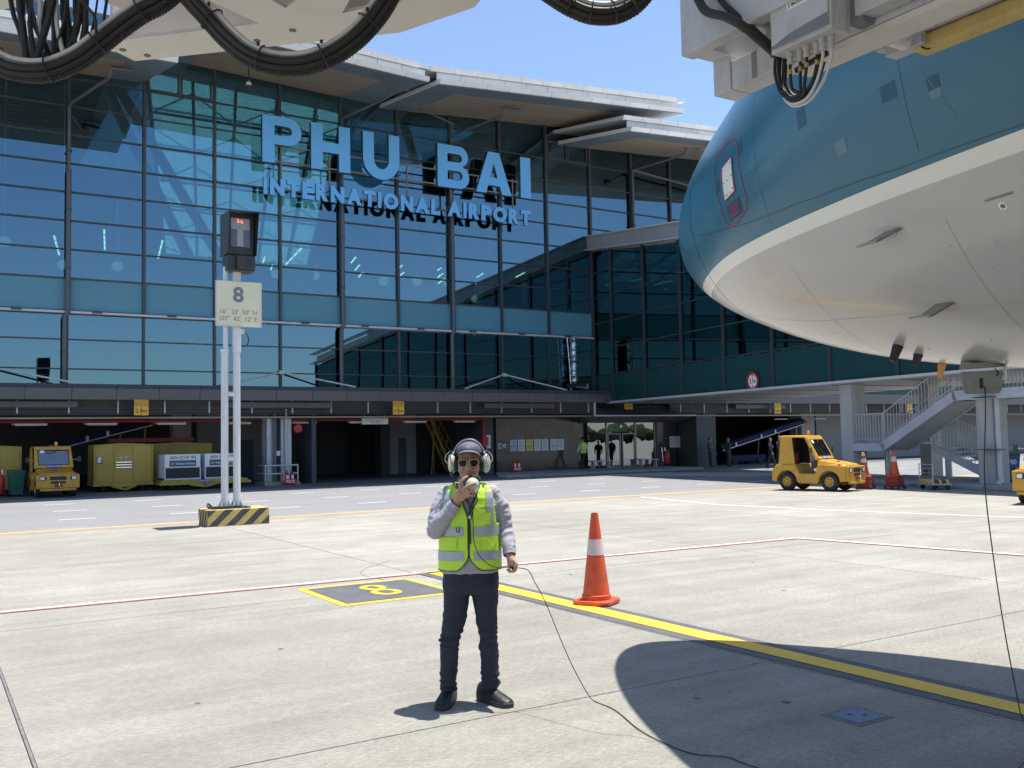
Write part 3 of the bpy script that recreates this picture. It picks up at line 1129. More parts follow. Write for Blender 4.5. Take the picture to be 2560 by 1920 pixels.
# bay partitions
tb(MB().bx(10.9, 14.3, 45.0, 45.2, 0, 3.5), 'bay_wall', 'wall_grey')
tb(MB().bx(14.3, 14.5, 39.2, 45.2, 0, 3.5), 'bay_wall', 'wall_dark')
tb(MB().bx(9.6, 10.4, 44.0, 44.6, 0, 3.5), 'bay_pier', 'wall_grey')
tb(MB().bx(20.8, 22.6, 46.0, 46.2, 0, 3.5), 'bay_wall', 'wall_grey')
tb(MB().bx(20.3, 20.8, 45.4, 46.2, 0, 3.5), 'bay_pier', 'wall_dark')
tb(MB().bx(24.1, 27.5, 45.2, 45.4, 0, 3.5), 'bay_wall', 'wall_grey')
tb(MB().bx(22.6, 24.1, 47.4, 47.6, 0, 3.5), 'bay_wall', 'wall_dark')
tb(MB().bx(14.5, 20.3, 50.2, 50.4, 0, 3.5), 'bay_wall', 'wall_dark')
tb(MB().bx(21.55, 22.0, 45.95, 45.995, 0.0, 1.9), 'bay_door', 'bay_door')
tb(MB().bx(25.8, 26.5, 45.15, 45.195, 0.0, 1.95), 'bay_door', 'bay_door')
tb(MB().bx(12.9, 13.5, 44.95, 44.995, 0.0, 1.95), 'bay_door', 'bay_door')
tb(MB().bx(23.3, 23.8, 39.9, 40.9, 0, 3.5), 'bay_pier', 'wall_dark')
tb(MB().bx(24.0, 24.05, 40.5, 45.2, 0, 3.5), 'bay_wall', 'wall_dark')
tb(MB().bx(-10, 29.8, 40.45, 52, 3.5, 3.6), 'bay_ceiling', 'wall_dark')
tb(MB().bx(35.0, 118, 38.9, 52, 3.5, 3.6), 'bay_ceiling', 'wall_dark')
# riser with hose box
tb(MB().cyl((23.05, 39.55, 0.9), (23.05, 39.55, 2.75), 0.05, 10), 'riser_pipe', 'red_pipe', True)
tb(MB().bx(22.9, 23.2, 39.35, 39.55, 1.45, 1.85), 'hose_box', 'red_paint')
tb(MB().bx(23.4, 23.62, 39.86, 39.895, 1.3, 1.95), 'notice_board', 'paper')
# stone wall in tiles
rows = [0.12, 0.62, 1.08, 1.70, 2.28, 2.80]
for r in range(5):
    x = 24.2 - (0.3 if r % 2 else 0.0)
    k = 0
    while x < 29.55:
        w = 0.86 if (k + r) % 3 else 1.15
        x2 = min(x + w, 29.6)
        xa = max(x, 24.2)
        if x2 - xa > 0.05:
            tb(MB().bx(xa + 0.004, x2 - 0.004, 40.3, 40.33, rows[r] + 0.004, rows[r + 1] - 0.004), 'stone_tile', 'stone_tile')
        x = x2
        k += 1
tb(MB().bx(24.2, 29.6, 40.335, 40.5, 0, 2.82), 'wall_core', 'wall_dark')
tb(MB().bx(29.62, 30.1, 40.0, 40.5, 2.5, 3.52), 'entrance_header', 'canopy_panel')
for r in range(4):
    tb(MB().bx(34.35, 36.0, 40.3, 40.33, [0.12, 0.9, 1.6, 2.2][r] + 0.004, [0.9, 1.6, 2.2, 2.8][r] - 0.004), 'stone_tile', 'stone_tile')
# glazed entrance
for a, b in ((29.66, 30.85), (32.9, 34.15)):
    tb(MB().bx(a, b, 40.1, 40.12, 0.16, 2.5), 'entrance_glass', 'door_glass')
for a, b in ((30.95, 31.83), (31.93, 32.8)):
    tb(MB().bx(a + 0.06, b - 0.06, 40.1, 40.12, 0.2, 1.88), 'door_leaf_glass', 'door_glass')
    f = MB()
    for q in ((a, a + 0.06, 0.13, 1.94), (b - 0.06, b, 0.13, 1.94), (a + 0.061, b - 0.061, 0.13, 0.2), (a + 0.061, b - 0.061, 1.88, 1.94)):
        f.bx(q[0], q[1], 40.07, 40.14, q[2], q[3])
    tb(f, 'door_leaf', 'door_frame')
tb(MB().bx(30.95, 32.8, 40.1, 40.12, 2.0, 2.5), 'entrance_glass', 'door_glass')
for x in (30.88, 32.85, 34.2):
    tb(MB().bx(x - 0.04, x + 0.04, 40.05, 40.2, 0.12, 2.5), 'entrance_post', 'door_frame')
tb(MB().bx(34.25, 34.34, 40.0, 40.4, 0.12, 2.6), 'entrance_post', 'wall_dark')
tb(MB().bx(31, 31.2, 40.04, 40.09, 1.97, 2.0), 'door_closer', 'clear_lens')
tb(MB().bx(32.4, 32.6, 40.04, 40.09, 1.97, 2.0), 'door_closer', 'clear_lens')
tb(MB().bx(29.6, 36.1, 40.35, 47, 0.10, 0.12), 'lobby_floor', 'wall_dark')
tb(MB().bx(29.6, 36.1, 43.0, 43.1, 0.12, 2.8), 'lobby_wall', 'wall_dark')
# entrance soffit: sloped white-edged panel that joins the bridge underside
es = MB()
es.hexa([(28.9, 38.5, 2.80), (35.8, 38.5, 2.80), (36.0, 40.25, 2.50), (29.3, 40.25, 2.50)],
        [(28.9, 38.5, 2.86), (35.8, 38.5, 2.86), (36.0, 40.25, 3.45), (29.3, 40.25, 3.45)])
tb(es, 'entrance_soffit', 'soffit_panel')
tb(MB().beam((28.9, 38.46, 2.83), (35.8, 38.46, 2.83), 0.03, 0.06), 'soffit_edge', 'white_trim')
tb(MB().bx(28.86, 28.95, 38.40, 38.46, 2.8, 3.5), 'soffit_edge', 'white_trim')
# far part of the terminal, right of the bridge
tb(MB().bx(36.2, 37.6, 38.9, 41.0, 0.0, 2.8), 'bay_pier', 'wall_dark')
tb(MB().bx(40.6, 41.6, 43.0, 43.5, 0, 3.5), 'bay_pier', 'wall_grey')
tb(MB().bx(38.0, 47, 49.0, 49.2, 0, 3.5), 'bay_wall', 'wall_dark')
tb(MB().bx(47, 48.2, 41.0, 42.0, 0, 3.5), 'bay_pier', 'wall_grey')
tb(MB().bx(50, 118, 42.4, 42.6, 0, 3.5), 'bay_wall', 'wall_grey')
tb(MB().bx(46, 118, 40.1, 40.4, 4.1, 16.5), 'upper_wall', 'bridge_panel')
tb(MB().bx(46, 118, 38.5, 42.5, 3.5, 4.05), 'canopy_slab', 'canopy_soffit')
tb(MB().bx(31.7, 118, 38.3, 38.4, 3.5, 4.1), 'canopy_band', 'canopy_panel')
for x in (38.8, 40.3):
    tb(MB().bx(x, x + 0.9, 44.9, 44.95, 1.1, 1.9), 'window_pane', 'interior_white')
for x, y in ((43.0, 39.5), (46.4, 39.5), (49.8, 39.5), (56, 39.5)):
    tb(MB().bx(x, x + 1.1, y, y + 0.08, 2.60, 2.64), 'light_batten', 'paper')
# guarded pier with downpipes
pr = MB().bx(12.35, 12.75, 39.2, 39.9, 0.12, 2.8)
pr.bx(12.95, 13.40, 39.2, 39.9, 0.12, 2.8)
tb(pr, 'bay_pier', 'steel_galv')
tb(MB().cyl((12.62, 39.05, 0.12), (12.62, 39.05, 3.0), 0.07, 10), 'downpipe', 'pipe_grey', True)
tb(MB().cyl((13.12, 39.05, 0.6), (13.12, 39.05, 3.2), 0.05, 10), 'downpipe', 'steel_galv', True)
tb(MB().bx(12.05, 13.55, 38.55, 40.0, 0.0, 0.14), 'pier_plinth', 'concrete_base')
for z in (0.48, 0.82):
    tb(MB().tube([(12.12, 39.7, z), (12.12, 38.7, z), (13.5, 38.7, z), (13.5, 39.7, z)], 0.032, 8), 'guard_rail', 'steel_galv', True)
for x in (12.12, 13.5):
    tb(MB().cyl((x, 38.7, 0.14), (x, 38.7, 0.85), 0.032, 8), 'guard_post', 'steel_galv', True)
tb(MB().bx(12.72, 12.90, 39.14, 39.195, 1.22, 1.42), 'junction_box', 'paper')
fb = MB().lathe([(0.02, -0.05), (0.17, -0.05), (0.20, 0.0), (0.17, 0.06), (0.02, 0.07)], (13.62, 39.0, 2.35), 'Y', 18)
tb(fb, 'alarm_bell', 'red_paint', True)

# pavement in front of the doors
pv = MB()
pv.prism([(23.0, 36.1), (34.0, 36.1), (34.3, 36.5), (34.3, 40.28), (24.1, 40.28), (22.2, 36.8), (22.3, 36.3)], (0, 0, 0.0), (1, 0, 0), (0, 1, 0), 0.12)
struct(pv.build('pavement', 'kerb', bevel=0.02))

# battens hung under the canopy
bat = None
for i, x0 in enumerate((0.4, 2.98, 5.45, 8.05, 10.7, 13.58, 16.2, 18.9, 21.5)):
    if bat is None:
        bat = thing('fluorescent_batten', 'x', 'light', (x0, 39.6, 2.62), 0, 'fluorescent battens hung under the canopy')
        MB().bx(0, 1.1, -0.04, 0.04, -0.02, 0.03).build('housing', 'paper', bat, bevel=0.008)
        MB().cyl((0.02, 0, -0.04), (1.08, 0, -0.04), 0.016, 8).build('tube', 'clear_lens', bat)
        MB().tube([(0.12, 0, 0.03), (0.12, 0, 0.17)], 0.008, 6).build('hanger', 'paper', bat)
        MB().tube([(0.0, 0, 0.0), (-0.08, 0, 0.03), (-0.09, 0, 0.0), (-0.02, 0, -0.02)], 0.01, 6).build('cord', 'paper', bat)
        o = bat
    else:
        o = copy_tree(bat)
        o.location = (x0, 39.6, 2.62)
    o['label'] = ['white fluorescent batten at the far left end of the canopy', 'white fluorescent batten above the left parked tug', 'white fluorescent batten above the gap between tug and yellow container',
                  'white fluorescent batten above the white cargo containers', 'white fluorescent batten behind the docking sign poles', 'white fluorescent batten just right of the red alarm bell',
                  'white fluorescent batten left of the white hanging sign', 'white fluorescent batten right of the white hanging sign', 'white fluorescent batten beside the red riser pipe'][i]

# height limit signs
def height_sign(x, y, label, mirrored=False, w=0.52, z=2.91, h=0.60):
    s = thing('height_limit_sign', label, 'sign', (x, y, z), 0, 'yellow height limit signs')
    MB().bx(-w / 2, w / 2, -0.012, 0.012, 0, h * 0.56).build('plate', 'yellow_sign', s, bevel=0.003)
    MB().bx(-w / 2, w / 2, -0.012, 0.012, h * 0.575, h).build('upper_plate', 'yellow_vehicle', s, bevel=0.003)
    text('lettering', '2.8m', w * 0.82, h * 0.24, (-w * 0.41, -0.013, h * 0.16), (1, 0, 0), (0, 0, 1), 'print_black', s, 0.003, 0.01)
    for zz_, d in ((h * 0.47, -1), (h * 0.07, 1)):
        MB().add([(-0.035, -0.015, zz_ + 0.02 * -d), (0.035, -0.015, zz_ + 0.02 * -d), (0, -0.015, zz_ + 0.03 * d)], [(0, 1, 2)]).build('arrow_mark', 'print_black', s)
    MB().bx(-w / 2 - 0.012, w / 2 + 0.012, -0.005, 0.0118, -0.012, h * 0.56 + 0.012).build('border', 'red_paint', s)
    return s


height_sign(7.18, 38.25, 'yellow 2.8m height limit sign above the yellow cargo containers')
height_sign(17.95, 38.25, 'yellow 2.8m height limit sign above the white hanging sign')
height_sign(30.75, 38.0, 'yellow 2.8m height limit sign at the right end of the lower canopy', z=3.15)
height_sign(41.9, 38.25, 'yellow 2.8m height limit sign above the navy belt loader')
height_sign(54.0, 38.25, 'yellow 2.8m height limit sign right of the stair columns')

# white hanging sign
hs = thing('hanging_sign', 'white hanging sign with two lines of small text under the canopy', 'sign', (17.36, 39.45, 2.51))
MB().bx(-0.64, 0.64, -0.015, 0.015, 0, 0.27).build('panel', 'print_white', hs)
text('lettering', 'KHU PHÂN TUYẾN HÀNH LÝ', 0.82, 0.06, (-0.41, -0.016, 0.155), (1, 0, 0), (0, 0, 1), 'print_black', hs, 0.002, 0.01)
text('lettering', 'CHO Y DEN', 0.42, 0.055, (-0.21, -0.016, 0.06), (1, 0, 0), (0, 0, 1), 'print_black', hs, 0.002, 0.01)
for s in (-0.5, 0.5):
    MB().cyl((s, 0, 0.27), (s, 0, 0.6), 0.006, 6).build('hanger', 'steel_galv', hs)

# notices on the stone wall
def poster(x, label, base, y=40.27, z=1.12, w=0.40, h=0.58, style=0, lb='wall notices'):
    p = thing('notice', label, 'notice', (x, y, z), 0, lb)
    MB().bx(0, w, -0.006, 0.02, 0, h).build('sheet', base, p)
    n = 9
    for k in range(n):
        if style == 1 and k in (3, 4, 5):
            continue
        wl_ = w * (0.78 if k % 3 else 0.55)
        MB().bx(0.05, 0.05 + wl_, -0.009, -0.0065, h - 0.075 - k * (h - 0.12) / n, h - 0.060 - k * (h - 0.12) / n).build('print_line', 'print_grey', p)
    if style == 1:
        for k in range(3):
            MB().lathe([(0.0, -0.001), (0.035, -0.001), (0.035, 0.001), (0.0, 0.001)], (0.09 + 0.1 * k, -0.009, h * 0.42 + (0.05 if k == 1 else 0)), 'Y', 12).build('print_figure', 'print_black' if k != 1 else 'print_blue', p)
    return p


poster(24.98, 'white notice with a figure drawing, leftmost of the row', 'paper_blue', style=1)
poster(25.45, 'pale green tinted notice, second from the left in the row', 'paper')
poster(25.94, 'yellow poster in the row of notices on the stone wall', 'paper_yellow', style=1)
poster(26.42, 'plain white text notice right beside the yellow poster', 'paper')
poster(26.88, 'plain white text notice, fifth from the left in the row', 'paper')
poster(27.42, 'white notice with boxes, sixth in the row', 'paper', style=1)
poster(27.86, 'white text notice at the right end of the row', 'paper')
poster(24.3, 'small white card on the stone wall, left of the notices', 'paper', z=1.28, w=0.17, h=0.24)
poster(24.55, 'small framed white card next to the row of notices', 'paper', z=1.32, w=0.2, h=0.17)
poster(35.45, 'left of two white sheets on the stone wall right of the doors', 'paper', z=1.1, w=0.4, h=0.62)
poster(35.87, 'right of two white sheets on the stone wall right of the doors', 'paper', z=1.1, w=0.4, h=0.62)


# ------------------------------------------------------------------ the big roof sign
SG = thing('airport_name_sign', 'large blue letters PHU BAI INTERNATIONAL AIRPORT on the glass front', 'sign', (19, 39.3, 12.2))
mat('letter_blue', (0.15, 0.49, 0.95), 0.42, var=0.03, scale=1.0)
mat('letter_edge', (0.05, 0.10, 0.13), 0.5, var=0.1)
mat('sign_rail', (0.22, 0.18, 0.17), 0.5, var=0.1)
H, K = 2.06, 0.53


def g_P(w):
    r = 0.62
    outer = [(0, 0), (K, 0), (K, H - 2 * r)] + arc(w - r, H - r, r, -90, 90) + [(0, H)]
    hole = [(K, H - 2 * r + 0.40), (K, H - 0.40)] + arc(w - r, H - r, r - 0.42, 90, -90)
    return [outer, hole]


def g_H(w):
    c = H / 2
    return [[(0, 0), (K, 0), (K, c - 0.23), (w - K, c - 0.23), (w - K, 0), (w, 0), (w, H), (w - K, H), (w - K, c + 0.23), (K, c + 0.23), (K, H), (0, H)]]


def g_U(w):
    r = w / 2
    return [[(0, H)] + arc(r, r - 0.04, r, 180, 360, 24, r - 0.0 + 0.04) + [(w, H), (w - K, H)] + arc(r, r - 0.04, r - K, 0, -180, 20, r - 0.44) + [(K, H)]]


def g_B(w):
    r1, r2 = 0.50, 0.56
    outer = [(0, 0)] + [(w - r2, 0)] + arc(w - r2, r2, r2, -90, 72, 14) + arc(w - r1 - 0.05, H - r1, r1, -70, 90, 14) + [(0, H)]
    h1 = [(K, 0.40), (K, 0.84)] + arc(w - r2 - 0.02, 0.62, 0.22, 90, -90, 8)
    h2 = [(K, H - 0.80), (K, H - 0.40)] + arc(w - r1 - 0.08, H - 0.60, 0.20, 90, -90, 8)
    return [outer, h1, h2]


def g_A(w):
    t = 0.62
    outer = [(0, 0), (0.56, 0), (0.68, 0.40), (w - 0.68, 0.40), (w - 0.56, 0), (w, 0), (w / 2 + t / 2, H), (w / 2 - t / 2, H)]
    hole = [(0.80, 0.80), (w / 2, 1.50), (w - 0.80, 0.80)]
    return [outer, hole]


def g_I(w):
    return [[(0, 0), (w, 0), (w, H), (0, H)]]


def put_letter(polys, x, z, depth=0.22, y=39.3):
    me = glyph_mesh(polys, depth)
    for v in me.vertices:
        v.co = V((v.co.x + x, y + (depth / 2 - v.co.z) - depth / 2, v.co.y + z)) - V(SG.location)
    me.flip_normals()
    me.update()
    me.materials.append(MATS['letter_blue'])
    me.materials.append(MATS['letter_edge'])
    for p in me.polygons:
        p.material_index = 0 if abs(p.normal.y) > 0.9 and p.center.y < 0 else 1
    return add_mesh('letter', me, None, SG)


for fn, x, w in ((g_P, 12.20, 1.72), (g_H, 14.36, 1.82), (g_U, 16.80, 1.80), (g_B, 20.58, 1.70), (g_A, 22.66, 2.02), (g_I, 25.22, 0.60)):
    put_letter(fn(w), x, 13.72)


def small_word(s, x0, x1, z0, h):
    # natural widths
    nat = {'I': 0.19, 'N': 0.74, 'T': 0.66, 'E': 0.58, 'R': 0.66, 'A': 0.82, 'O': 0.86, 'L': 0.55, 'P': 0.62}
    gap = 0.13
    tot = sum(nat[c] for c in s) + gap * (len(s) - 1)
    k = (x1 - x0) / tot
    x = x0
    for ch in s:
        w = nat[ch] * k
        me = text_mesh(ch, w, h, (x, 39.30, z0), (1, 0, 0), (0, 0, 1), 0.12, 0.062, world_of(SG).inverted())
        # push the extrusion towards the viewer
        me.materials.append(MATS['letter_blue'])
        me.materials.append(MATS['letter_edge'])
        for p in me.polygons:
            p.material_index = 0 if p.normal.y < -0.9 else 1
        add_mesh('letter', me, None, SG)
        x += w + gap * k


small_word('INTERNATIONAL', 12.24, 20.68, 12.32, 0.74)
small_word('AIRPORT', 21.08, 25.78, 12.34, 0.76)
for z in (13.86, 14.55):
    MB().bx(12.3, 25.6, 39.36, 39.42, z - 0.03, z + 0.03).build('support_rail', 'sign_rail', SG, world=True)
for x in (13.1, 15.3, 19.1, 21.4, 24.9):
    MB().bx(x - 0.03, x + 0.03, 39.43, 39.49, 12.5, 14.7).build('support_post', 'sign_rail', SG, world=True)
    for z in (12.9, 14.3):
        MB().bx(x - 0.025, x + 0.025, 39.5, 39.86, z - 0.025, z + 0.025).build('support_bracket', 'sign_rail', SG, world=True)
MB().bx(12.3, 25.6, 39.36, 39.42, 12.62, 12.67).build('support_rail', 'sign_rail', SG, world=True)

# soffit camera
cc = thing('security_camera', 'dome security camera on a drop rod under the roof soffit', 'camera', (11.15, 37.6, 16.3))
MB().cyl((0, 0, 0.15), (0, 0, 0.75), 0.025, 8).build('drop_rod', 'dark_metal', cc)
MB().lathe([(0.03, 0.16), (0.10, 0.10), (0.115, 0.02), (0.115, -0.02)], (0, 0, 0), 'Z', 16).build('housing', 'print_white', cc, True)
MB().lathe([(0.112, -0.021), (0.112, -0.12), (0.08, -0.19), (0.0, -0.22)], (0, 0, 0), 'Z', 16).build('dome', 'black_plastic', cc, True)

# ------------------------------------------------------------------ glazed link bridge
BO = V((30.2, 40.0, 0))
BE = V((-0.1455, -0.9894, 0))           # outward along the bridge
BN = V((-0.9894, 0.1455, 0))            # normal of the visible left side
BANG = atan2(BE.y, BE.x)
LB = thing('link_bridge', 'dark green glazed link bridge projecting from the terminal behind the aircraft nose', 'building', tuple(BO), 0)


def bp(t, n, z):
    return BO + BE * t + BN * n + V((0, 0, z))


def lb(mb, name, m, smooth=False):
    return mb.build(name, m, LB, smooth, world=True)


def bbox(t0, t1, n0, n1, z0, z1, zz0=None, zz1=None):
    m = MB()
    a, b = (z0, z0) if zz0 is None else (z0, zz0)
    c, d = (z1, z1) if zz1 is None else (z1, zz1)
    return m.hexa([bp(t0, n0, a), bp(t1, n0, b), bp(t1, n1, b), bp(t0, n1, a)], [bp(t0, n0, c), bp(t1, n0, d), bp(t1, n1, d), bp(t0, n1, c)])


mat('bridge_frame', (0.038, 0.045, 0.052), 0.45, var=0.1)
mat('bridge_beam', (0.34, 0.36, 0.38), 0.4, var=0.08, rand=0.04)
mat('bridge_under', (0.30, 0.31, 0.32), 0.55, var=0.08, scale=0.7)


def ztop(t):
    return 11.55 - 0.128 * t


LEN = 30.0
lines = [0.0, 1.9] + [1.9 + 3.12 * k for k in range(1, 10)]
for i, t in enumerate(lines):
    lb(bbox(t - 0.08, t + 0.08, -0.05, 0.09, 3.56, ztop(t) + 0.1), 'mullion', 'bridge_frame')
for i in range(len(lines) - 1):
    t0, t1 = lines[i] + 0.081, lines[i + 1] - 0.081
    lb(bbox(t0, t1, -0.03, 0.03, 3.58, 4.92), 'spandrel_panel', 'bridge_panel')
    z = 4.98
    k = 0
    while True:
        za, zb = z, z + 1.35
        top0, top1 = ztop(t0) - 0.03, ztop(t1) - 0.03
        if za > min(top0, top1) - 0.25:
            break
        last = zb > min(top0, top1) - 0.4
        if last:
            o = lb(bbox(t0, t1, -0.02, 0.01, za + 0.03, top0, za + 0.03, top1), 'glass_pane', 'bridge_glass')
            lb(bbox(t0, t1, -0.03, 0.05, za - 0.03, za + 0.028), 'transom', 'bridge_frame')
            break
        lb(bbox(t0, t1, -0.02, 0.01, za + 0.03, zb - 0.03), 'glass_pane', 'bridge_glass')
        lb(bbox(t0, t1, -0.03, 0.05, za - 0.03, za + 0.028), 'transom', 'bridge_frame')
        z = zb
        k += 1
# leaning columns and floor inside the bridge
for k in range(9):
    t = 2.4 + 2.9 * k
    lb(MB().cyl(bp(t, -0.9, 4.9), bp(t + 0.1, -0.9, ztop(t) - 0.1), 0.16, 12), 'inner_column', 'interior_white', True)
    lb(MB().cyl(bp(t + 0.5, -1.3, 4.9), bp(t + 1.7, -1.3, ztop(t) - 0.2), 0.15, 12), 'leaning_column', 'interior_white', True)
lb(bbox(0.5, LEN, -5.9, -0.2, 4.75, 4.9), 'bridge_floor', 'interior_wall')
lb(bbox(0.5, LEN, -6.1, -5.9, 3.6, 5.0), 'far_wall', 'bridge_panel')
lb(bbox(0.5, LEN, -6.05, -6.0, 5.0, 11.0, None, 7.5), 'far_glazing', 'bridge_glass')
for k in range(5):
    lb(MB().beam(bp(3 + 4 * k, -2.6, 8.6 - 0.45 * k), bp(4.2 + 4 * k, -2.6, 8.5 - 0.45 * k), 0.12, 0.06), 'ceiling_tube', 'tube_light')
# roof with deep white edge beam
for k in range(9):
    t0, t1 = -0.9 + 2.55 * k, -0.9 + 2.55 * (k + 1) - 0.015
    lb(bbox(t0, t1, 0.30, 0.36, ztop(t0) + 0.12, ztop(t0) + 0.78, ztop(t1) + 0.12, ztop(t1) + 0.78), 'edge_beam_panel', 'bridge_beam')
lb(bbox(-0.95, LEN, -0.05, 0.55, ztop(-0.95) + 0.06, ztop(-0.95) + 0.12, ztop(LEN) + 0.06, ztop(LEN) + 0.12), 'edge_flange', 'white_trim')
lb(bbox(-0.95, LEN, -0.05, 0.55, ztop(-0.95) + 0.78, ztop(-0.95) + 0.84, ztop(LEN) + 0.78, ztop(LEN) + 0.84), 'edge_flange', 'white_trim')
lb(bbox(-0.3, LEN, -6.1, -0.05, ztop(-0.3) + 0.2, ztop(-0.3) + 0.7, ztop(LEN) + 0.2, ztop(LEN) + 0.7), 'bridge_roof', 'roof_white')
# underside
lb(bbox(1.3, LEN, -6.1, 0.12, 3.44, 3.55), 'underside', 'bridge_under')
lb(bbox(1.3, LEN, 0.10, 0.16, 3.47, 3.56), 'lower_edge', 'white_trim')
for k in range(7):
    lb(bbox(2 + 3.1 * k, 2.04 + 3.1 * k, -6.0, 0.05, 3.425, 3.438), 'underside_joint', 'bridge_frame')
for k in range(3):
    lb(MB().lathe([(0.08, 0), (0.08, 0.03)], tuple(bp(3.4 + 0.8 * k, -1.5 - 1.6 * k, 3.40)), 'Z', 12), 'downlight', 'clear_lens')
# columns under the bridge
mat('column_concrete', (0.42, 0.42, 0.42), 0.65, var=0.1, scale=1.5, stretch=(3, 3, 0.4), dirt=(0.24, 0.24, 0.25), dirt_amt=0.55, dscale=1.6)
for t, n, w in ((18.0, -0.45, 0.62), (18.2, -3.9, 0.55), (23.6, -0.55, 0.62)):
    c = bp(t, n, 1.72)
    lb(MB().box(c, (w * 0.9, w, 3.42), BANG), 'column', 'column_concrete')
    d = MB().box(bp(t + 0.0, n + w * 0.455, 1.72), (0.05, 0.012, 3.40), BANG)
# downpipe on the near column
c = bp(23.6 + 0.36, -0.35, 0)
lb(MB().tube([c + V((0, 0, 3.45)), c + V((0, 0, 0.35)), c + V((-0.03, -0.05, 0.22)), c + V((-0.25, -0.1, 0.19)), c + V((-0.30, -0.1, 0.12))], 0.07, 12), 'downpipe', 'white_trim', True)
for z in (1.15, 2.7):
    lb(MB().box(c + V((-0.2, 0.15, z)), (0.6, 0.6, 0.025), BANG), 'pipe_strap', 'dark_metal')

# 3.7 m round sign on the bridge side
rs = thing('height_limit_disc', 'round red rimmed 3.7m height limit sign on the bridge side', 'sign', tuple(bp(13.2, 0.10, 3.86)))
ex, ez = -BE * -1.0, V((0, 0, 1))
ex = BE
disc = MB()


def disc_mb(r0, r1, d0, d1):
    m = MB()
    n0 = 0
    Kk = 32
    for k in range(Kk):
        a = 2 * pi * k / Kk
        for r, d in ((r0, d0), (r1, d0), (r1, d1), (r0, d1)):
            m.v.append(ex * (r * cos(a)) + ez * (r * sin(a)) + BN * d)
    for k in range(Kk):
        a, b = 4 * k, 4 * ((k + 1) % Kk)
        for j in range(4):
            m.f.append((a + j, b + j, b + (j + 1) % 4, a + (j + 1) % 4))
    return m


disc_mb(0.27, 0.38, 0.0, 0.03).build('rim', 'red_paint', rs)
disc_mb(0.001, 0.275, 0.005, 0.02).build('face', 'print_white', rs)
text('lettering', '3.7m', 0.40, 0.19, ex * -0.20 + ez * -0.095 + BN * 0.021, ex, ez, 'print_black', rs, 0.003, 0.012)
for s in (-1, 1):
    MB().add([ex * -0.07 + ez * (0.24 * s) + BN * 0.024, ex * 0.07 + ez * (0.24 * s) + BN * 0.024, ez * (0.16 * s) + BN * 0.024], [(0, 1, 2)]).build('arrow_mark', 'print_black', rs)

# ------------------------------------------------------------------ outside stair by the bridge
SO = V((27.0, 17.0, 0))
ST = thing('steel_stair', 'grey steel stair with railings descending beside the bridge columns', 'staircase', tuple(SO))
D = -BE                                   # towards the terminal (image left)
mat('stair_paint', (0.46, 0.49, 0.53), 0.45, var=0.1, scale=1.5, dirt=(0.22, 0.23, 0.25), dirt_amt=0.3)


def sp_(s, n, z):
    """s metres towards the terminal, n metres away from the camera side"""
    return SO + D * s - BN * n + V((0, 0, z))


def stb(mb, name, m='stair_paint', smooth=False):
    return mb.build(name, m, ST, smooth, world=True)


W2 = 1.15
for n in (0.0, W2):
    stb(MB().beam(sp_(0.55, n, 2.83), sp_(3.62, n, 1.22), 0.10, 0.30), 'stringer')
    stb(MB().beam(sp_(-3.0, n, 2.80), sp_(0.66, n, 2.80), 0.10, 0.30), 'landing_beam')
    stb(MB().beam(sp_(3.50, n, 1.22), sp_(5.0, n, 1.22), 0.10, 0.26), 'landing_beam')
stb(MB().hexa([sp_(-3, 0.051, 2.90), sp_(0.6, 0.051, 2.90), sp_(0.6, W2 - 0.051, 2.90), sp_(-3, W2 - 0.051, 2.90)],
              [sp_(-3, 0.051, 2.96), sp_(0.6, 0.051, 2.96), sp_(0.6, W2 - 0.051, 2.96), sp_(-3, W2 - 0.051, 2.96)]), 'landing_plate')
stb(MB().hexa([sp_(3.5, 0.051, 1.30), sp_(5, 0.051, 1.30), sp_(5, 2.5, 1.30), sp_(3.5, 2.5, 1.30)],
              [sp_(3.5, 0.051, 1.36), sp_(5, 0.051, 1.36), sp_(5, 2.5, 1.36), sp_(3.5, 2.5, 1.36)]), 'landing_plate')
for k in range(10):
    s, z = 0.75 + 0.30 * k, 2.82 - 0.16 * k
    stb(MB().hexa([sp_(s - 0.15, 0.055, z), sp_(s + 0.15, 0.055, z), sp_(s + 0.15, W2 - 0.055, z), sp_(s - 0.15, W2 - 0.055, z)],
                  [sp_(s - 0.15, 0.055, z + 0.04), sp_(s + 0.15, 0.055, z + 0.04), sp_(s + 0.15, W2 - 0.055, z + 0.04), sp_(s - 0.15, W2 - 0.055, z + 0.04)]), 'tread')
# underside plate of the upper flight
stb(MB().hexa([sp_(0.7, 0.06, 2.62), sp_(3.55, 0.06, 1.12), sp_(3.55, W2 - 0.06, 1.12), sp_(0.7, W2 - 0.06, 2.62)],
              [sp_(0.7, 0.06, 2.64), sp_(3.55, 0.06, 1.14), sp_(3.55, W2 - 0.06, 1.14), sp_(0.7, W2 - 0.06, 2.64)]), 'flight_underside')
# lower flight (behind), descending towards the image right
n0, n1 = W2 + 0.15, 2 * W2 + 0.15
for n in (n0, n1):
    stb(MB().beam(sp_(2.75, n, 1.20), sp_(0.35, n, 0.20), 0.09, 0.24), 'stringer')
for k in range(8):
    s, z = 2.5 - 0.28 * k, 1.14 - 0.135 * k
    stb(MB().hexa([sp_(s - 0.15, n0 + 0.05, z), sp_(s + 0.15, n0 + 0.05, z), sp_(s + 0.15, n1 - 0.05, z), sp_(s - 0.15, n1 - 0.05, z)],
                  [sp_(s - 0.15, n0 + 0.05, z + 0.04), sp_(s + 0.15, n0 + 0.05, z + 0.04), sp_(s + 0.15, n1 - 0.05, z + 0.04), sp_(s - 0.15, n1 - 0.05, z + 0.04)]), 'tread')


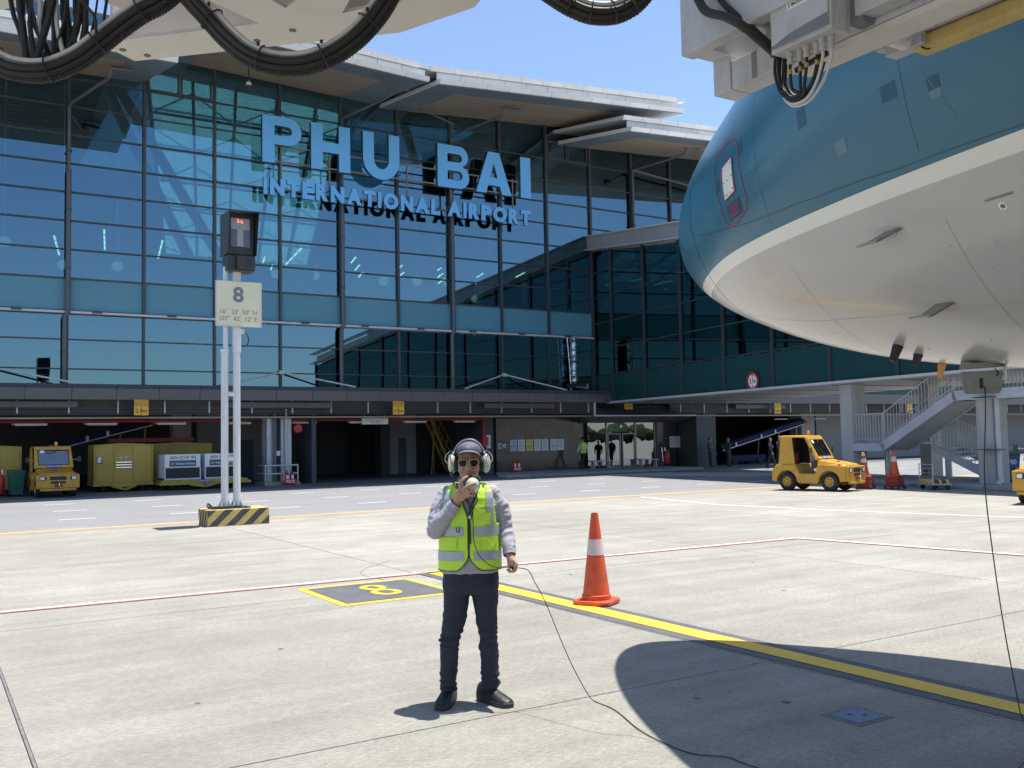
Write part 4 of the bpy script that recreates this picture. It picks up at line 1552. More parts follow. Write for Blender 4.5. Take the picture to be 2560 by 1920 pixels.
def railing(pts, n, h=0.98, step=0.13):
    """top rail plus vertical balusters along a path of (s, z)"""
    top = [sp_(s, n, z + h) for s, z in pts]
    stb(MB().tube(top, 0.022, 8), 'handrail', 'stair_paint', True)
    for (s0, z0), (s1, z1) in zip(pts[:-1], pts[1:]):
        L_ = abs(s1 - s0)
        q = max(1, int(L_ / step))
        for k in range(q):
            u = (k + 0.5) / q
            s, z = s0 + (s1 - s0) * u, z0 + (z1 - z0) * u
            stb(MB().cyl(sp_(s, n, z), sp_(s, n, z + h), 0.011, 5), 'baluster')
        stb(MB().cyl(sp_(s0, n, z0), sp_(s0, n, z0 + h), 0.022, 8), 'rail_post')
    stb(MB().tube([sp_(s, n, z + 0.12) for s, z in pts], 0.014, 6), 'lower_rail', 'stair_paint', True)


railing([(-3.0, 2.97), (0.6, 2.97), (3.55, 1.38), (4.98, 1.38)], 0.0)
railing([(-3.0, 2.97), (0.6, 2.97), (3.55, 1.38)], W2)
railing([(2.7, 1.33), (0.35, 0.18)], n0, 0.9)
railing([(2.7, 1.33), (0.35, 0.18)], n1, 0.9)
railing([(3.55, 1.38), (4.98, 1.38)], 2.45)
# end railing of the middle landing
for k in range(8):
    stb(MB().cyl(sp_(4.98, 0.3 * k + 0.15, 1.36), sp_(4.98, 0.3 * k + 0.15, 2.36), 0.011, 5), 'baluster')
stb(MB().tube([sp_(4.98, 0, 2.36), sp_(4.98, 2.45, 2.36)], 0.022, 8), 'handrail', 'stair_paint', True)
for s, n in ((4.6, 1.2), (3.0, 2.3)):
    stb(MB().cyl(sp_(s, n, 0.12), sp_(s, n, 1.15), 0.11, 12), 'support_post', 'steel_galv', True)

# kerbed island under the stair
isl = MB()
c = [sp_(-6.2, -0.9, 0), sp_(5.6, -0.95, 0), sp_(6.0, -0.5, 0), sp_(6.0, 3.4, 0), sp_(-6.2, 3.4, 0)]
isl.prism([(p.x, p.y) for p in reversed(c)], (0, 0, 0), (1, 0, 0), (0, 1, 0), 0.13)
struct(isl.build('kerbed_island', 'kerb', bevel=0.025))
# ------------------------------------------------------------------ docking display and stand sign
DS = thing('docking_display', 'tall twin pole docking display with stand 8 board on a striped block', 'docking sign', (5.68, 20.72, 0))


def hazard_material():
    m = bpy.data.materials.new('hazard_black')
    return m


mat('hazard_yellow', (0.60, 0.44, 0.13), 0.7, var=0.12, scale=5, dirt=(0.22, 0.18, 0.12), dirt_amt=0.6, dscale=6)
mat('hazard_black', (0.06, 0.06, 0.065), 0.7, var=0.2, scale=5, dirt=(0.25, 0.22, 0.18), dirt_amt=0.35, dscale=7)
mat('pole_white', (0.60, 0.62, 0.63), 0.4, var=0.06, scale=3, stretch=(2, 2, 0.3), dirt=(0.32, 0.33, 0.34), dirt_amt=0.5, dscale=4)
mat('sign_cream', (0.66, 0.63, 0.45), 0.55, var=0.04, scale=1.5)
BW, BD, BH = 1.32, 0.72, 0.35
x0, y0 = 5.15, 20.40
MB().bx(x0, x0 + BW, y0, y0 + BD, 0, BH).build('concrete_block', 'hazard_yellow', DS, bevel=0.012, world=True)


def stripe_poly(a, b, lo, hi, u0, u1, slope):
    """clip a slanted band to the rectangle [a,b]x[lo,hi]; returns polygon"""
    poly = [(u0, lo), (u1, lo), (u1 + slope * (hi - lo), hi), (u0 + slope * (hi - lo), hi)]

    def clip(P, f, at):
        out = []
        for i in range(len(P)):
            p, q = P[i], P[(i + 1) % len(P)]
            if f(p):
                out.append(p)
            if f(p) != f(q):
                t = (at - p[0]) / (q[0] - p[0])
                out.append((at, p[1] + (q[1] - p[1]) * t))
        return out
    poly = clip(poly, lambda p: p[0] >= a - 1e-9, a)
    if len(poly) > 2:
        poly = clip(poly, lambda p: p[0] <= b + 1e-9, b)
    return poly


u = -0.36
while u < BW:
    P = stripe_poly(0.0, BW, 0.004, BH - 0.004, u, u + 0.185, 1.05)
    if len(P) > 2:
        MB().prism(P, (x0, y0 - 0.004, 0), (1, 0, 0), (0, 0, 1), -0.003 + 0.0).build('warning_stripe', 'hazard_black', DS, world=True)
    u += 0.37
u = -0.36
while u < BD:
    P = stripe_poly(0.0, BD, 0.004, BH - 0.004, u, u + 0.10, 0.45)
    if len(P) > 2:
        MB().prism(P, (x0 - 0.004, y0 + BD, 0), (0, -1, 0), (0, 0, 1), 0.003).build('warning_stripe', 'hazard_black', DS, world=True)
    u += 0.2
MB().bx(5.30, 6.10, 20.50, 21.0, BH, BH + 0.03).build('base_plate', 'dark_metal', DS, bevel=0.004, world=True)
P1, P2, PY = 5.60, 5.86, 20.72
for x in (P1, P2):
    p = MB().cyl((x, PY, BH + 0.03), (x, PY, 3.78), 0.078, 18)
    p.cyl((x, PY, 3.72), (x, PY, 3.79), 0.092, 18)
    p.build('pole', 'pole_white', DS, True, world=True)
    for a in range(4):
        d = V((cos(a * pi / 2 + 0.78), sin(a * pi / 2 + 0.78), 0))
        MB().prism([(0.07, 0), (0.17, 0), (0.07, 0.2)], (x, PY, BH + 0.03), d, (0, 0, 1), 0.008).build('gusset', 'pole_white', DS, world=True)
for z in (1.42, 2.82):
    MB().cyl((P1, PY, z), (P2, PY, z), 0.05, 12).build('cross_tie', 'pole_white', DS, True, world=True)
MB().cyl((P1 + 0.02, PY, 3.7), (P1 + 0.02, PY, 5.6), 0.052, 14).build('upper_pole', 'pole_white', DS, True, world=True)
MB().bx(P2 - 0.085, P2 + 0.085, PY - 0.06, PY + 0.06, 3.75, 5.6).build('upper_pole', 'pole_white', DS, bevel=0.01, world=True)
MB().bx(P2 + 0.06, P2 + 0.16, PY - 0.05, PY + 0.03, 4.14, 4.24).build('junction_box', 'steel_galv', DS, world=True)
MB().tube(spline([(P2 + 0.15, PY, 4.2), (P2 + 0.24, PY, 4.12), (P2 + 0.26, PY, 3.98), (P2 + 0.2, PY, 3.88), (P2 + 0.06, PY, 3.87)], 5), 0.012, 8).build('cable', 'black_rubber', DS, True, world=True)
MB().tube(spline([(5.34, 20.8, BH + 0.05), (5.24, 20.7, BH + 0.12), (5.22, 20.55, BH + 0.06), (5.5, 20.52, BH + 0.05), (5.9, 20.55, BH + 0.05)], 6), 0.018, 8).build('cable', 'black_rubber', DS, True, world=True)
# stand board
MB().bx(5.39, 6.36, 20.585, 20.612, 4.30, 5.26).build('stand_board', 'sign_cream', DS, world=True)
f = MB()
for q in ((5.375, 6.375, 4.285, 4.30), (5.375, 6.375, 5.26, 5.275), (5.375, 5.39, 4.30, 5.26), (6.36, 6.375, 4.30, 5.26)):
    f.bx(q[0], q[1], 20.575, 20.615, q[2], q[3])
f.build('board_frame', 'white_trim', DS, world=True)
text('lettering', '8', 0.235, 0.345, (5.745, 20.584, 4.815), (1, 0, 0), (0, 0, 1), 'print_grey', DS, 0.002, 0.03, True)
text('lettering', "16°  23'  50'' N", 0.79, 0.105, (5.475, 20.584, 4.555), (1, 0, 0), (0, 0, 1), 'print_grey', DS, 0.002, 0.0, True)
text('lettering', "107°  42'  12'' E", 0.82, 0.105, (5.455, 20.584, 4.405), (1, 0, 0), (0, 0, 1), 'print_grey', DS, 0.002, 0.0, True)
# display head with hood
mat('display_screen', (0.30, 0.30, 0.31), 0.35, var=0.15, scale=30, spec=0.6)
mat('display_dark', (0.09, 0.105, 0.15), 0.3, var=0.1)
hd = MB().bx(5.60, 6.20, 20.55, 20.95, 5.86, 6.76)
hd.build('display_head', 'black_plastic', DS, bevel=0.01, world=True)
h = MB()
h.hexa([(5.575, 20.22, 6.72), (6.235, 20.22, 6.76), (6.225, 20.98, 6.80), (5.575, 20.98, 6.76)], [(5.575, 20.22, 6.745), (6.235, 20.22, 6.785), (6.225, 20.98, 6.825), (5.575, 20.98, 6.785)])
h.prism([(0, 0), (0.55, 0), (0.55, 0.92), (-0.20, 0.92)], (5.585, 20.42, 5.84), (0, 1, 0), (0, 0, 1), -0.012)
h.prism([(0, 0), (0.55, 0), (0.55, 0.92), (-0.20, 0.94)], (6.21, 20.42, 5.84), (0, 1, 0), (0, 0, 1), 0.012)
h.build('display_hood', 'black_plastic', DS, world=True)
MB().bx(5.69, 6.10, 20.535, 20.549, 6.04, 6.66).build('screen', 'display_screen', DS, world=True)
for a, b in ((5.695, 5.825), (5.965, 6.095)):
    MB().bx(a, b, 20.528, 20.5345, 6.05, 6.41).build('screen_field', 'display_dark', DS, world=True)
emit_mat('led_red', (1.0, 0.12, 0.05), 2.5)
for x, z, w, hh in ((5.84, 6.56, 0.012, 0.05), (5.84, 6.615, 0.012, 0.03), (5.865, 6.585, 0.02, 0.01), (5.91, 6.56, 0.012, 0.035), (5.91, 6.61, 0.02, 0.01), (5.935, 6.56, 0.012, 0.035)):
    MB().bx(x, x + w, 20.527, 20.534, z, z + hh).build('led', 'led_red', DS, world=True)
MB().bx(5.60, 6.20, 20.48, 20.9, 5.50, 5.835).build('sensor_housing', 'black_plastic', DS, bevel=0.012, world=True)
MB().bx(5.78, 6.18, 20.36, 20.479, 5.53, 5.82).build('sensor_door', 'black_plastic', DS, bevel=0.02, world=True)
MB().bx(6.005, 6.125, 20.345, 20.359, 5.56, 5.785).build('sensor_frame', 'dark_metal', DS, bevel=0.01, world=True)
MB().bx(6.025, 6.105, 20.338, 20.346, 5.58, 5.765).build('sensor_window', 'print_black', DS, world=True)


# ------------------------------------------------------------------ traffic cones
mat('cone_orange', (0.60, 0.08, 0.022), 0.5, var=0.12, scale=6, dirt=(0.12, 0.04, 0.025), dirt_amt=0.6, dscale=9, bump=0.08)
mat('cone_red_old', (0.34, 0.05, 0.045), 0.6, var=0.15, scale=6, dirt=(0.12, 0.05, 0.05), dirt_amt=0.5, dscale=7)
mat('cone_band', (0.62, 0.50, 0.52), 0.35, var=0.1, scale=20, stretch=(1, 1, 0.2))


def cone(name, label, loc, rz, h=0.93, r=0.165, base=0.50, bands=((0.50, 0.66),), m='cone_orange', group=None, zbase=0.0, tilt=0.0):
    t = thing(name, label, 'cone', loc, rz, group)
    b = base / 2
    MB().prism([(-b, -b + 0.05), (-b + 0.05, -b), (b - 0.05, -b), (b, -b + 0.05), (b, b - 0.05), (b - 0.05, b), (-b + 0.05, b), (-b, b - 0.05)], (0, 0, zbase), (1, 0, 0), (0, 1, 0), 0.045).build('base', m, t, bevel=0.012)
    prof = [(r + 0.012, zbase + 0.046), (r + 0.012, zbase + 0.09), (r, zbase + 0.095)]

    def rad(z):
        return r + (0.036 - r) * (z - 0.095) / (h - 0.095)
    for k in range(1, 9):
        z = 0.095 + (h - 0.095) * k / 8
        prof.append((rad(z), zbase + z))
    prof += [(0.030, zbase + h), (0.028, zbase + h - 0.05)]
    MB().lathe(prof, (0, 0, 0), 'Z', 28).build('body', m, t, True)
    for a, c in bands:
        MB().lathe([(rad(a) + 0.0025, zbase + a), (rad(c) + 0.0025, zbase + c)], (0, 0, 0), 'Z', 28).build('reflective_band', 'cone_band', t, True)
    return t


cone('traffic_cone', 'orange traffic cone with one pale band standing on the yellow line', (5.99, 8.01, 0.008), radians(-60), 0.93, 0.140, 0.405)


def cone_stack(label, loc, rz, m, bands, lean=0.0):
    t = cone('cone_stack', label, loc, rz, 0.74, 0.14, 0.42, bands, m, 'stacked cones by the kerb', 0.38)
    for k in range(7):
        b = 0.21 - 0.004 * (k % 3)
        MB().prism([(-b, -b), (b, -b), (b, b), (-b, b)], (0, 0, 0.09 + 0.041 * k), (1, 0, 0), (0, 1, 0), 0.034).build('stacked_base', 'cone_red_old', t, bevel=0.01)
    MB().bx(-0.26, 0.26, -0.26, 0.26, 0.065, 0.085).build('trolley_plate', 'dark_metal', t)
    for x in (-0.2, 0.2):
        for y in (-0.2, 0.2):
            MB().cyl((x - 0.015, y, 0.033), (x + 0.015, y, 0.033), 0.033, 12).build('castor', 'black_rubber', t)
    t.rotation_euler = (0, lean, rz)
    return t


cone_stack('leaning stack of faded red cones with two white bands behind the tug', (24.52, 19.0, 0.0), radians(20), 'cone_red_old', ((0.44, 0.56), (0.64, 0.74)), -0.10)
cone_stack('upright stack of orange cones with one white band by the kerb', (25.06, 18.36, 0.0), radians(10), 'cone_orange', ((0.45, 0.60),))

# luggage hand cart with striped chocks
lc = thing('chock_trolley', 'small metal trolley carrying yellow and black striped wheel chocks', 'trolley', (25.55, 17.35, 0), radians(60))
MB().bx(-0.45, 0.45, -0.28, 0.28, 0.15, 0.19).build('deck', 'steel_galv', lc)
fr = MB()
for x in (-0.43, 0.43):
    fr.cyl((x, 0.26, 0.19), (x, 0.26, 0.75), 0.015, 6)
fr.tube([(-0.43, 0.26, 0.75), (0.43, 0.26, 0.75)], 0.015, 6)
for z in (0.5, 0.63):
    fr.tube([(-0.43, 0.26, z), (0.43, 0.26, z)], 0.01, 6)
fr.build('handle_frame', 'steel_galv', lc, True)
MB().bx(-0.1, 0.1, 0.24, 0.255, 0.44, 0.6).build('tag_plate', 'dark_metal', lc)
for x in (-0.36, 0.36):
    for y in (-0.2, 0.2):
        MB().cyl((x - 0.02, y, 0.07), (x + 0.02, y, 0.07), 0.07, 12).build('castor', 'black_rubber', lc)
for k in range(5):
    y = -0.24 + 0.11 * k
    MB().prism([(-0.42, 0.19), (0.42, 0.19), (0.36, 0.31), (-0.36, 0.31)], (0, y, 0), (1, 0, 0), (0, 0, 1), -0.085).build('wheel_chock', 'hazard_yellow' if k % 2 == 0 else 'hazard_black', lc, bevel=0.02)

# green bins
def bin_(label, loc, rz, lid_col, text_=None):
    b = thing('wheeled_bin', label, 'bin', loc, rz)
    MB().hexa([(-0.2, -0.22, 0.06), (0.2, -0.22, 0.06), (0.2, 0.22, 0.06), (-0.2, 0.22, 0.06)], [(-0.26, -0.29, 0.86), (0.26, -0.29, 0.86), (0.26, 0.29, 0.86), (-0.26, 0.29, 0.86)]).build('body', 'green_bin', b, bevel=0.02)
    MB().hexa([(-0.28, -0.31, 0.865), (0.28, -0.31, 0.865), (0.28, 0.31, 0.865), (-0.28, 0.31, 0.865)], [(-0.25, -0.28, 0.92), (0.25, -0.28, 0.92), (0.25, 0.30, 0.96), (-0.25, 0.30, 0.96)]).build('lid', lid_col, b, bevel=0.015)
    for x in (-0.18, 0.18):
        MB().cyl((x - 0.03, 0.2, 0.08), (x + 0.03, 0.2, 0.08), 0.08, 12).build('wheel', 'black_rubber', b)
    MB().cyl((-0.24, 0.33, 0.84), (0.24, 0.33, 0.84), 0.016, 8).build('handle', 'green_bin', b, True)
    if text_:
        MB().bx(-0.17, 0.17, -0.30, -0.268, 0.46, 0.76).build('label_plate', 'print_blue', b)
        text('lettering', text_, 0.24, 0.15, (-0.12, -0.302, 0.54), (1, 0, 0), (0, 0, 1), 'print_white', b, 0.002, 0.02)
    return b


mat('bin_lid', (0.10, 0.20, 0.16), 0.4, var=0.1)
bin_('dark green wheeled bin between fire trolley and left tug', (2.98, 38.7, 0), 0.1, 'green_bin')
bin_('green wheeled bin with a blue F80 label behind the near column', (28.35, 16.75, 0.13), radians(-35), 'bin_lid', 'F80')

# fire extinguishers
def extinguisher(m, x, y, s=1.0):
    m.lathe([(0.0, 0.02), (0.075 * s, 0.02), (0.08 * s, 0.05), (0.08 * s, 0.42 * s), (0.06 * s, 0.49 * s), (0.025 * s, 0.52 * s), (0.025 * s, 0.57 * s), (0.0, 0.58 * s)], (x, y, 0), 'Z', 16)


def fire_stand(label, loc):
    t = thing('extinguisher_stand', label, 'fire extinguisher', loc, 0, 'red fire extinguisher stands')
    for x in (-0.11, 0.11):
        m_ = MB()
        extinguisher(m_, x, 0, 1.05)
        m_.build('extinguisher', 'red_paint', t, True)
        MB().tube([(x, -0.02, 0.6), (x - 0.06, -0.05, 0.64), (x - 0.09, -0.05, 0.5)], 0.012, 6).build('hose', 'black_rubber', t, True)
        MB().bx(x - 0.05, x + 0.05, -0.093, -0.08, 0.26, 0.42).build('label_plate', 'paper', t)
    MB().bx(-0.24, 0.24, -0.14, -0.12, 0.08, 0.25).build('name_plate', 'red_paint', t)
    text('lettering', 'PCCC', 0.38, 0.11, (-0.19, -0.141, 0.11), (1, 0, 0), (0, 0, 1), 'print_white', t, 0.002, 0.03)
    f_ = MB()
    for x in (-0.24, 0.24):
        f_.box((x, -0.12, 0.12), (0.03, 0.03, 0.24))
        f_.box((x, 0.12, 0.25), (0.03, 0.03, 0.5))
    f_.bx(-0.25, 0.25, -0.12, 0.12, 0.005, 0.025)
    f_.build('stand_frame', 'red_paint', t)
    return t


fire_stand('red extinguisher pair with PCCC plate at the guarded pier', (13.0, 38.3, 0.0))
fire_stand('red extinguisher pair with PCCC plate by the stone wall', (24.65, 39.2, 0.12))
ft = thing('fire_trolley', 'large red wheeled fire extinguisher at the left edge beside the bin', 'fire extinguisher', (2.45, 38.4, 0), 0.3)
m_ = MB().lathe([(0, 0.12), (0.14, 0.12), (0.17, 0.18), (0.17, 0.66), (0.12, 0.78), (0.05, 0.82), (0.05, 0.9), (0, 0.9)], (0, 0, 0), 'Z', 18)
m_.build('cylinder', 'red_paint', ft, True)
for s in (-0.2, 0.2):
    MB().cyl((s - 0.02, 0.1, 0.12), (s + 0.02, 0.1, 0.12), 0.12, 14).build('wheel', 'black_rubber', ft)
    MB().lathe([(0.0, -0.024), (0.06, -0.024), (0.06, 0.024), (0, 0.024)], (s, 0.1, 0.12), 'X', 12).build('hub', 'chrome', ft)
MB().tube([(-0.15, 0.12, 0.2), (-0.15, 0.2, 1.0), (0.15, 0.2, 1.0), (0.15, 0.12, 0.2)], 0.015, 8).build('handle', 'chrome', ft, True)
ft2 = copy_tree(ft)
ft2.location = (34.6, 39.6, 0.12)
ft2['label'] = 'red wheeled fire extinguisher right of the glass entrance'

# benches by the entrance
def bench(x, label):
    b = thing('bench', label, 'bench', (x, 39.75, 0.12), 0, 'low benches by the glass entrance')
    MB().bx(-0.62, 0.62, -0.16, 0.16, 0.36, 0.40).build('seat', 'steel_galv', b, bevel=0.006)
    for s in (-0.5, 0.5):
        MB().bx(s - 0.02, s + 0.02, -0.14, 0.14, 0, 0.36).build('leg', 'steel_galv', b)
    return b


bench(30.2, 'low metal bench left of the glass doors')
bench(33.4, 'low metal bench right of the glass doors')

# yellow steel ladder stair in the open bay
ys_ = thing('yellow_stair', 'narrow yellow steel stair inside the dark open bay behind the person', 'staircase', (23.0, 44.0, 0))
for s in (0, 0.62):
    MB().beam((-0.55, s, 2.9), (0.75, s, 0.05), 0.05, 0.14).build('stringer', 'yellow_box', ys_)
    MB().tube([(-0.4, s, 3.5), (1.0, s, 0.95)], 0.02, 6).build('handrail', 'yellow_box', ys_, True)
    for k in range(4):
        u = k / 3
        MB().cyl((-0.5 + 1.2 * u, s, 2.8 - 2.65 * u), (-0.35 + 1.2 * u, s, 3.4 - 2.3 * u), 0.014, 6).build('rail_post', 'yellow_box', ys_)
for k in range(11):
    u = (k + 0.5) / 11
    MB().box((-0.55 + 1.3 * u, 0.31, 2.9 - 2.85 * u), (0.2, 0.58, 0.025)).build('tread', 'yellow_box', ys_)
for x in (-0.55, -0.4):
    MB().cyl((x, -0.05, 0), (x + 0.25 * (x < -0.5), -0.05, 2.9), 0.02, 6).build('prop', 'yellow_box', ys_)


# ------------------------------------------------------------------ belt conveyors inside the bays
def conveyor(label, p0, p1, w=0.9, base=True):
    p0, p1 = V(p0), V(p1)
    t = thing('belt_conveyor', label, 'conveyor', (p0.x, p0.y, 0), 0, 'navy belt conveyors in the bays')
    MB().beam(p0, p1, w, 0.34).build('boom', 'navy_paint', t, bevel=0.02, world=True)
    MB().beam(p0 + V((0, 0, 0.19)), p1 + V((0, 0, 0.19)), w * 0.8, 0.03).build('belt', 'black_rubber', t, world=True)
    d = (p1 - p0)
    MB().beam(p0 + V((0, -w / 2 - 0.03, -0.12)), p1 + V((0, -w / 2 - 0.03, -0.12)), 0.03, 0.04).build('side_rail', 'steel_galv', t, world=True)
    for u in (0.15, 0.45, 0.62):
        q = p0 + d * u
        MB().box(q + V((0, -w / 2 - 0.06, 0)), (0.12, 0.05, 0.22)).build('side_box', 'steel_galv', t, world=True)
    for u in (0.5, 0.75, 0.97):
        q = p0 + d * u
        MB().beam(q, (q.x - 0.25, q.y, 0.05), 0.06, 0.06, (0, 1, 0)).build('support_leg', 'yellow_box' if u > 0.7 else 'dark_metal', t, world=True)
    if base:
        MB().bx(p0.x + 0.4, p0.x + 3.4, p0.y - 0.6, p0.y + 0.6, 0.18, 0.55).build('chassis', 'navy_paint', t, bevel=0.03, world=True)
        for x in (p0.x + 0.8, p0.x + 2.9):
            for s in (-0.55, 0.55):
                MB().cyl((x, p0.y + s - 0.08, 0.2), (x, p0.y + s + 0.08, 0.2), 0.2, 14).build('wheel', 'tyre', t, world=True)
    MB().cyl((p1.x + 0.05, p1.y - w / 2, p1.z), (p1.x + 0.05, p1.y + w / 2, p1.z), 0.17, 14).build('end_roller', 'red_pipe', t, world=True)
    return t


conveyor('dark blue belt conveyor rising behind the left parked tug', (3.9, 44.0, 1.55), (8.6, 44.0, 2.75))
conveyor('dark blue belt conveyor rising behind the tug on the right', (39.3, 40.6, 0.95), (46.3, 40.6, 2.45))
# red brown beam banner behind the containers
bn = thing('banner', 'dark red banner strip hung behind the yellow containers', 'banner', (8.4, 42.4, 1.9))
MB().bx(-1.75, 1.75, -0.02, 0.02, 0.0, 0.16).build('cloth', 'red_pipe', bn)


# ------------------------------------------------------------------ cargo containers and dollies
def box_trolley(label, loc, w=2.14, h=1.52, d=1.45, number='07', label_sheet=True, group='yellow baggage containers'):
    t = thing('baggage_container', label, 'container', loc, 0, group)
    x0_, x1_, z0, z1 = -w / 2, w / 2, 0.32, 0.32 + h
    body = MB()
    body.prism([(x0_, z0), (x1_, z0), (x1_, z1 - 0.04), (0, z1 + 0.02), (x0_, z1 - 0.04)], (0, 0.03, 0), (1, 0, 0), (0, 0, 1), -d)
    body.build('body', 'yellow_box', t)
    # door leaves and frame ribs
    e = [x0_ + 0.05, x0_ + w * 0.335, x0_ + w * 0.665, x1_ - 0.05]
    for k in range(3):
        MB().bx(e[k] + 0.02, e[k + 1] - 0.02, 0.012, 0.028, z0 + 0.05, z1 - 0.08).build('door_panel', 'yellow_box', t, bevel=0.004)
    for x in (x0_, e[1] - 0.018, e[2] - 0.018, x1_ - 0.036):
        MB().bx(x, x + 0.036, -0.012, 0.0285, z0, z1 - 0.05).build('frame_rib', 'yellow_box', t)
    MB().bx(x0_ + 0.037, x1_ - 0.037, -0.008, 0.0275, z1 - 0.07, z1 - 0.035).build('frame_rib', 'yellow_box', t)
    if number:
        text('lettering', number[0], 0.085, 0.13, (-0.13, 0.011, z0 + h * 0.60), (1, 0, 0), (0, 0, 1), 'paper_blue', t, 0.002, 0.02)
        text('lettering', number[1], 0.085, 0.13, (0.04, 0.011, z0 + h * 0.60), (1, 0, 0), (0, 0, 1), 'paper_blue', t, 0.002, 0.02)
        MB().bx(-0.30, 0.30, -0.004, 0.011, z0 + h * 0.37, z0 + h * 0.55).build('handle_recess', 'dark_metal', t)
        for q in (0.385, 0.45, 0.515):
            MB().bx(-0.29, 0.29, -0.022, -0.005, z0 + h * q, z0 + h * (q + 0.03)).build('handle_bar', 'chrome', t)
    if label_sheet:
        MB().bx(x0_ + 0.10, x0_ + 0.30, 0.0, 0.011, z0 + h * 0.50, z0 + h * 0.68).build('document_holder', 'dark_metal', t)
        MB().box((x0_ + 0.2, -0.002, z0 + h * 0.6), (0.14, 0.003, 0.22), Matrix.Rotation(0.15, 3, 'Y')).build('document', 'paper', t)
    MB().bx(x0_ - 0.03, x1_ + 0.03, -0.03, d + 0.05, 0.225, 0.315).build('chassis', 'yellow_box', t, bevel=0.01)
    for x in (x0_ + 0.3, x1_ - 0.3):
        MB().box((x, -0.034, 0.27), (0.12, 0.006, 0.03)).build('reflector', 'red_paint', t)
    db = MB()
    for s in (-1, 1):
        db.beam((0.42 * s, -0.06, 0.22), (0.0, -0.34, 0.10), 0.07, 0.07)
    db.beam((-0.45, -0.06, 0.22), (0.45, -0.06, 0.22), 0.06, 0.07)
    db.build('drawbar', 'yellow_box', t)
    for x in (x0_ + 0.35, x1_ - 0.35):
        for y in (0.25, d - 0.25):
            MB().lathe([(0.0, -0.06), (0.15, -0.06), (0.17, -0.03), (0.17, 0.03), (0.15, 0.06), (0, 0.06)], (x, y, 0.17), 'X', 16).build('wheel', 'tyre', t)
    return t


box_trolley('yellow baggage container with number and steel handle right of the left tug', (6.69, 39.0, 0))
box_trolley('yellow baggage container cut by the left image edge behind the bin', (2.14, 39.4, 0), number='06', label_sheet=False)
box_trolley('yellow baggage container standing behind the white cargo containers', (9.25, 41.2, 0), w=2.7, number=None, label_sheet=False)


def uld(label, x0_, code):
    t = thing('cargo_container', label, 'container', (x0_, 38.05, 0.40), 0, 'white topped air cargo containers on the dolly')
    w, h, d = 1.38, 1.0, 1.45
    MB().bx(0.03, w - 0.03, 0.02, d, 0.06, h - 0.02).build('shell', 'paper', t, bevel=0.02)
    MB().bx(0.02, w - 0.02, -0.004, 0.019, 0.48, h - 0.02).build('upper_panel', 'print_white', t, bevel=0.01)
    MB().bx(0.05, w - 0.05, 0.0, 0.019, 0.07, 0.46).build('curtain', 'print_black', t)
    f_ = MB()
    for q in ((0, 0.05, 0.0, 0.48), (w - 0.05, w, 0.0, 0.48), (0.051, w - 0.051, 0.0, 0.06)):
        f_.bx(q[0], q[1], -0.012, 0.022, q[2], q[3])
    f_.build('door_frame', 'steel_galv', t)
    text('lettering', code, 0.98, 0.135, (0.21, -0.005, 0.79), (1, 0, 0), (0, 0, 1), 'print_black', t, 0.002, 0.012)
    mat('banner_teal', (0.03, 0.11, 0.17), 0.5, var=0.1)
    MB().bx(0.19, w - 0.18, -0.007, -0.0045, 0.52, 0.75).build('airline_banner', 'banner_teal', t)
    text('lettering', 'Vietnam Airlines', 0.74, 0.095, (0.42, -0.008, 0.585), (1, 0, 0), (0, 0, 1), 'print_white', t, 0.002, 0.01)
    lot = MB()
    for a in (-60, -30, 0, 30, 60):
        c_, s_ = cos(radians(90 + a)), sin(radians(90 + a))
        lot.add([(0.31, -0.0085, 0.585), (0.31 + 0.035 * c_ - 0.018 * s_, -0.0085, 0.585 + 0.05 * s_ + 0.018 * c_), (0.31 + 0.085 * c_, -0.0085, 0.585 + 0.105 * s_), (0.31 + 0.035 * c_ + 0.018 * s_, -0.0085, 0.585 + 0.05 * s_ - 0.018 * c_)], [(0, 1, 2, 3)])
    lot.build('flower_emblem', 'paper_yellow', t)
    return t


dl = thing('cargo_dolly', 'low yellow dolly carrying the two white topped containers', 'dolly', (9.55, 38.1, 0))
MB().bx(-1.65, 1.65, -0.06, 1.5, 0.30, 0.385).build('deck', 'yellow_box', dl, bevel=0.01)
MB().bx(-1.72, 1.78, -0.05, 1.45, 0.20, 0.299).build('chassis', 'yellow_box', dl, bevel=0.01)
db = MB()
for s in (-1, 1):
    db.beam((0.5 * s - 0.1, -0.08, 0.22), (-0.1, -0.42, 0.14), 0.08, 0.08)
db.build('drawbar', 'yellow_box', dl)
for x in (-1.2, 1.2):
    for y in (0.3, 1.2):
        MB().lathe([(0.0, -0.09), (0.15, -0.09), (0.165, -0.05), (0.165, 0.05), (0.15, 0.09), (0, 0.09)], (x, y, 0.165), 'X', 16).build('wheel', 'tyre', dl)
MB().bx(-0.28, 0.20, -0.085, -0.062, 0.285, 0.40).build('number_plate', 'print_blue', dl)
text('lettering', 'HUI-12010', 0.42, 0.075, (-0.25, -0.087, 0.305), (1, 0, 0), (0, 0, 1), 'print_white', dl, 0.002, 0.015)
uld('white topped cargo container marked AKH 32147 VN', 7.98, 'AKH 32147 VN')
uld('white topped cargo container half hidden by the docking sign poles', 9.50, 'AKH 32063 VN')


# ------------------------------------------------------------------ baggage tugs (front is -y)
glass_mat('tug_glass', (0.6, 0.65, 0.7), (0.62, 0.66, 0.70), 0.18)


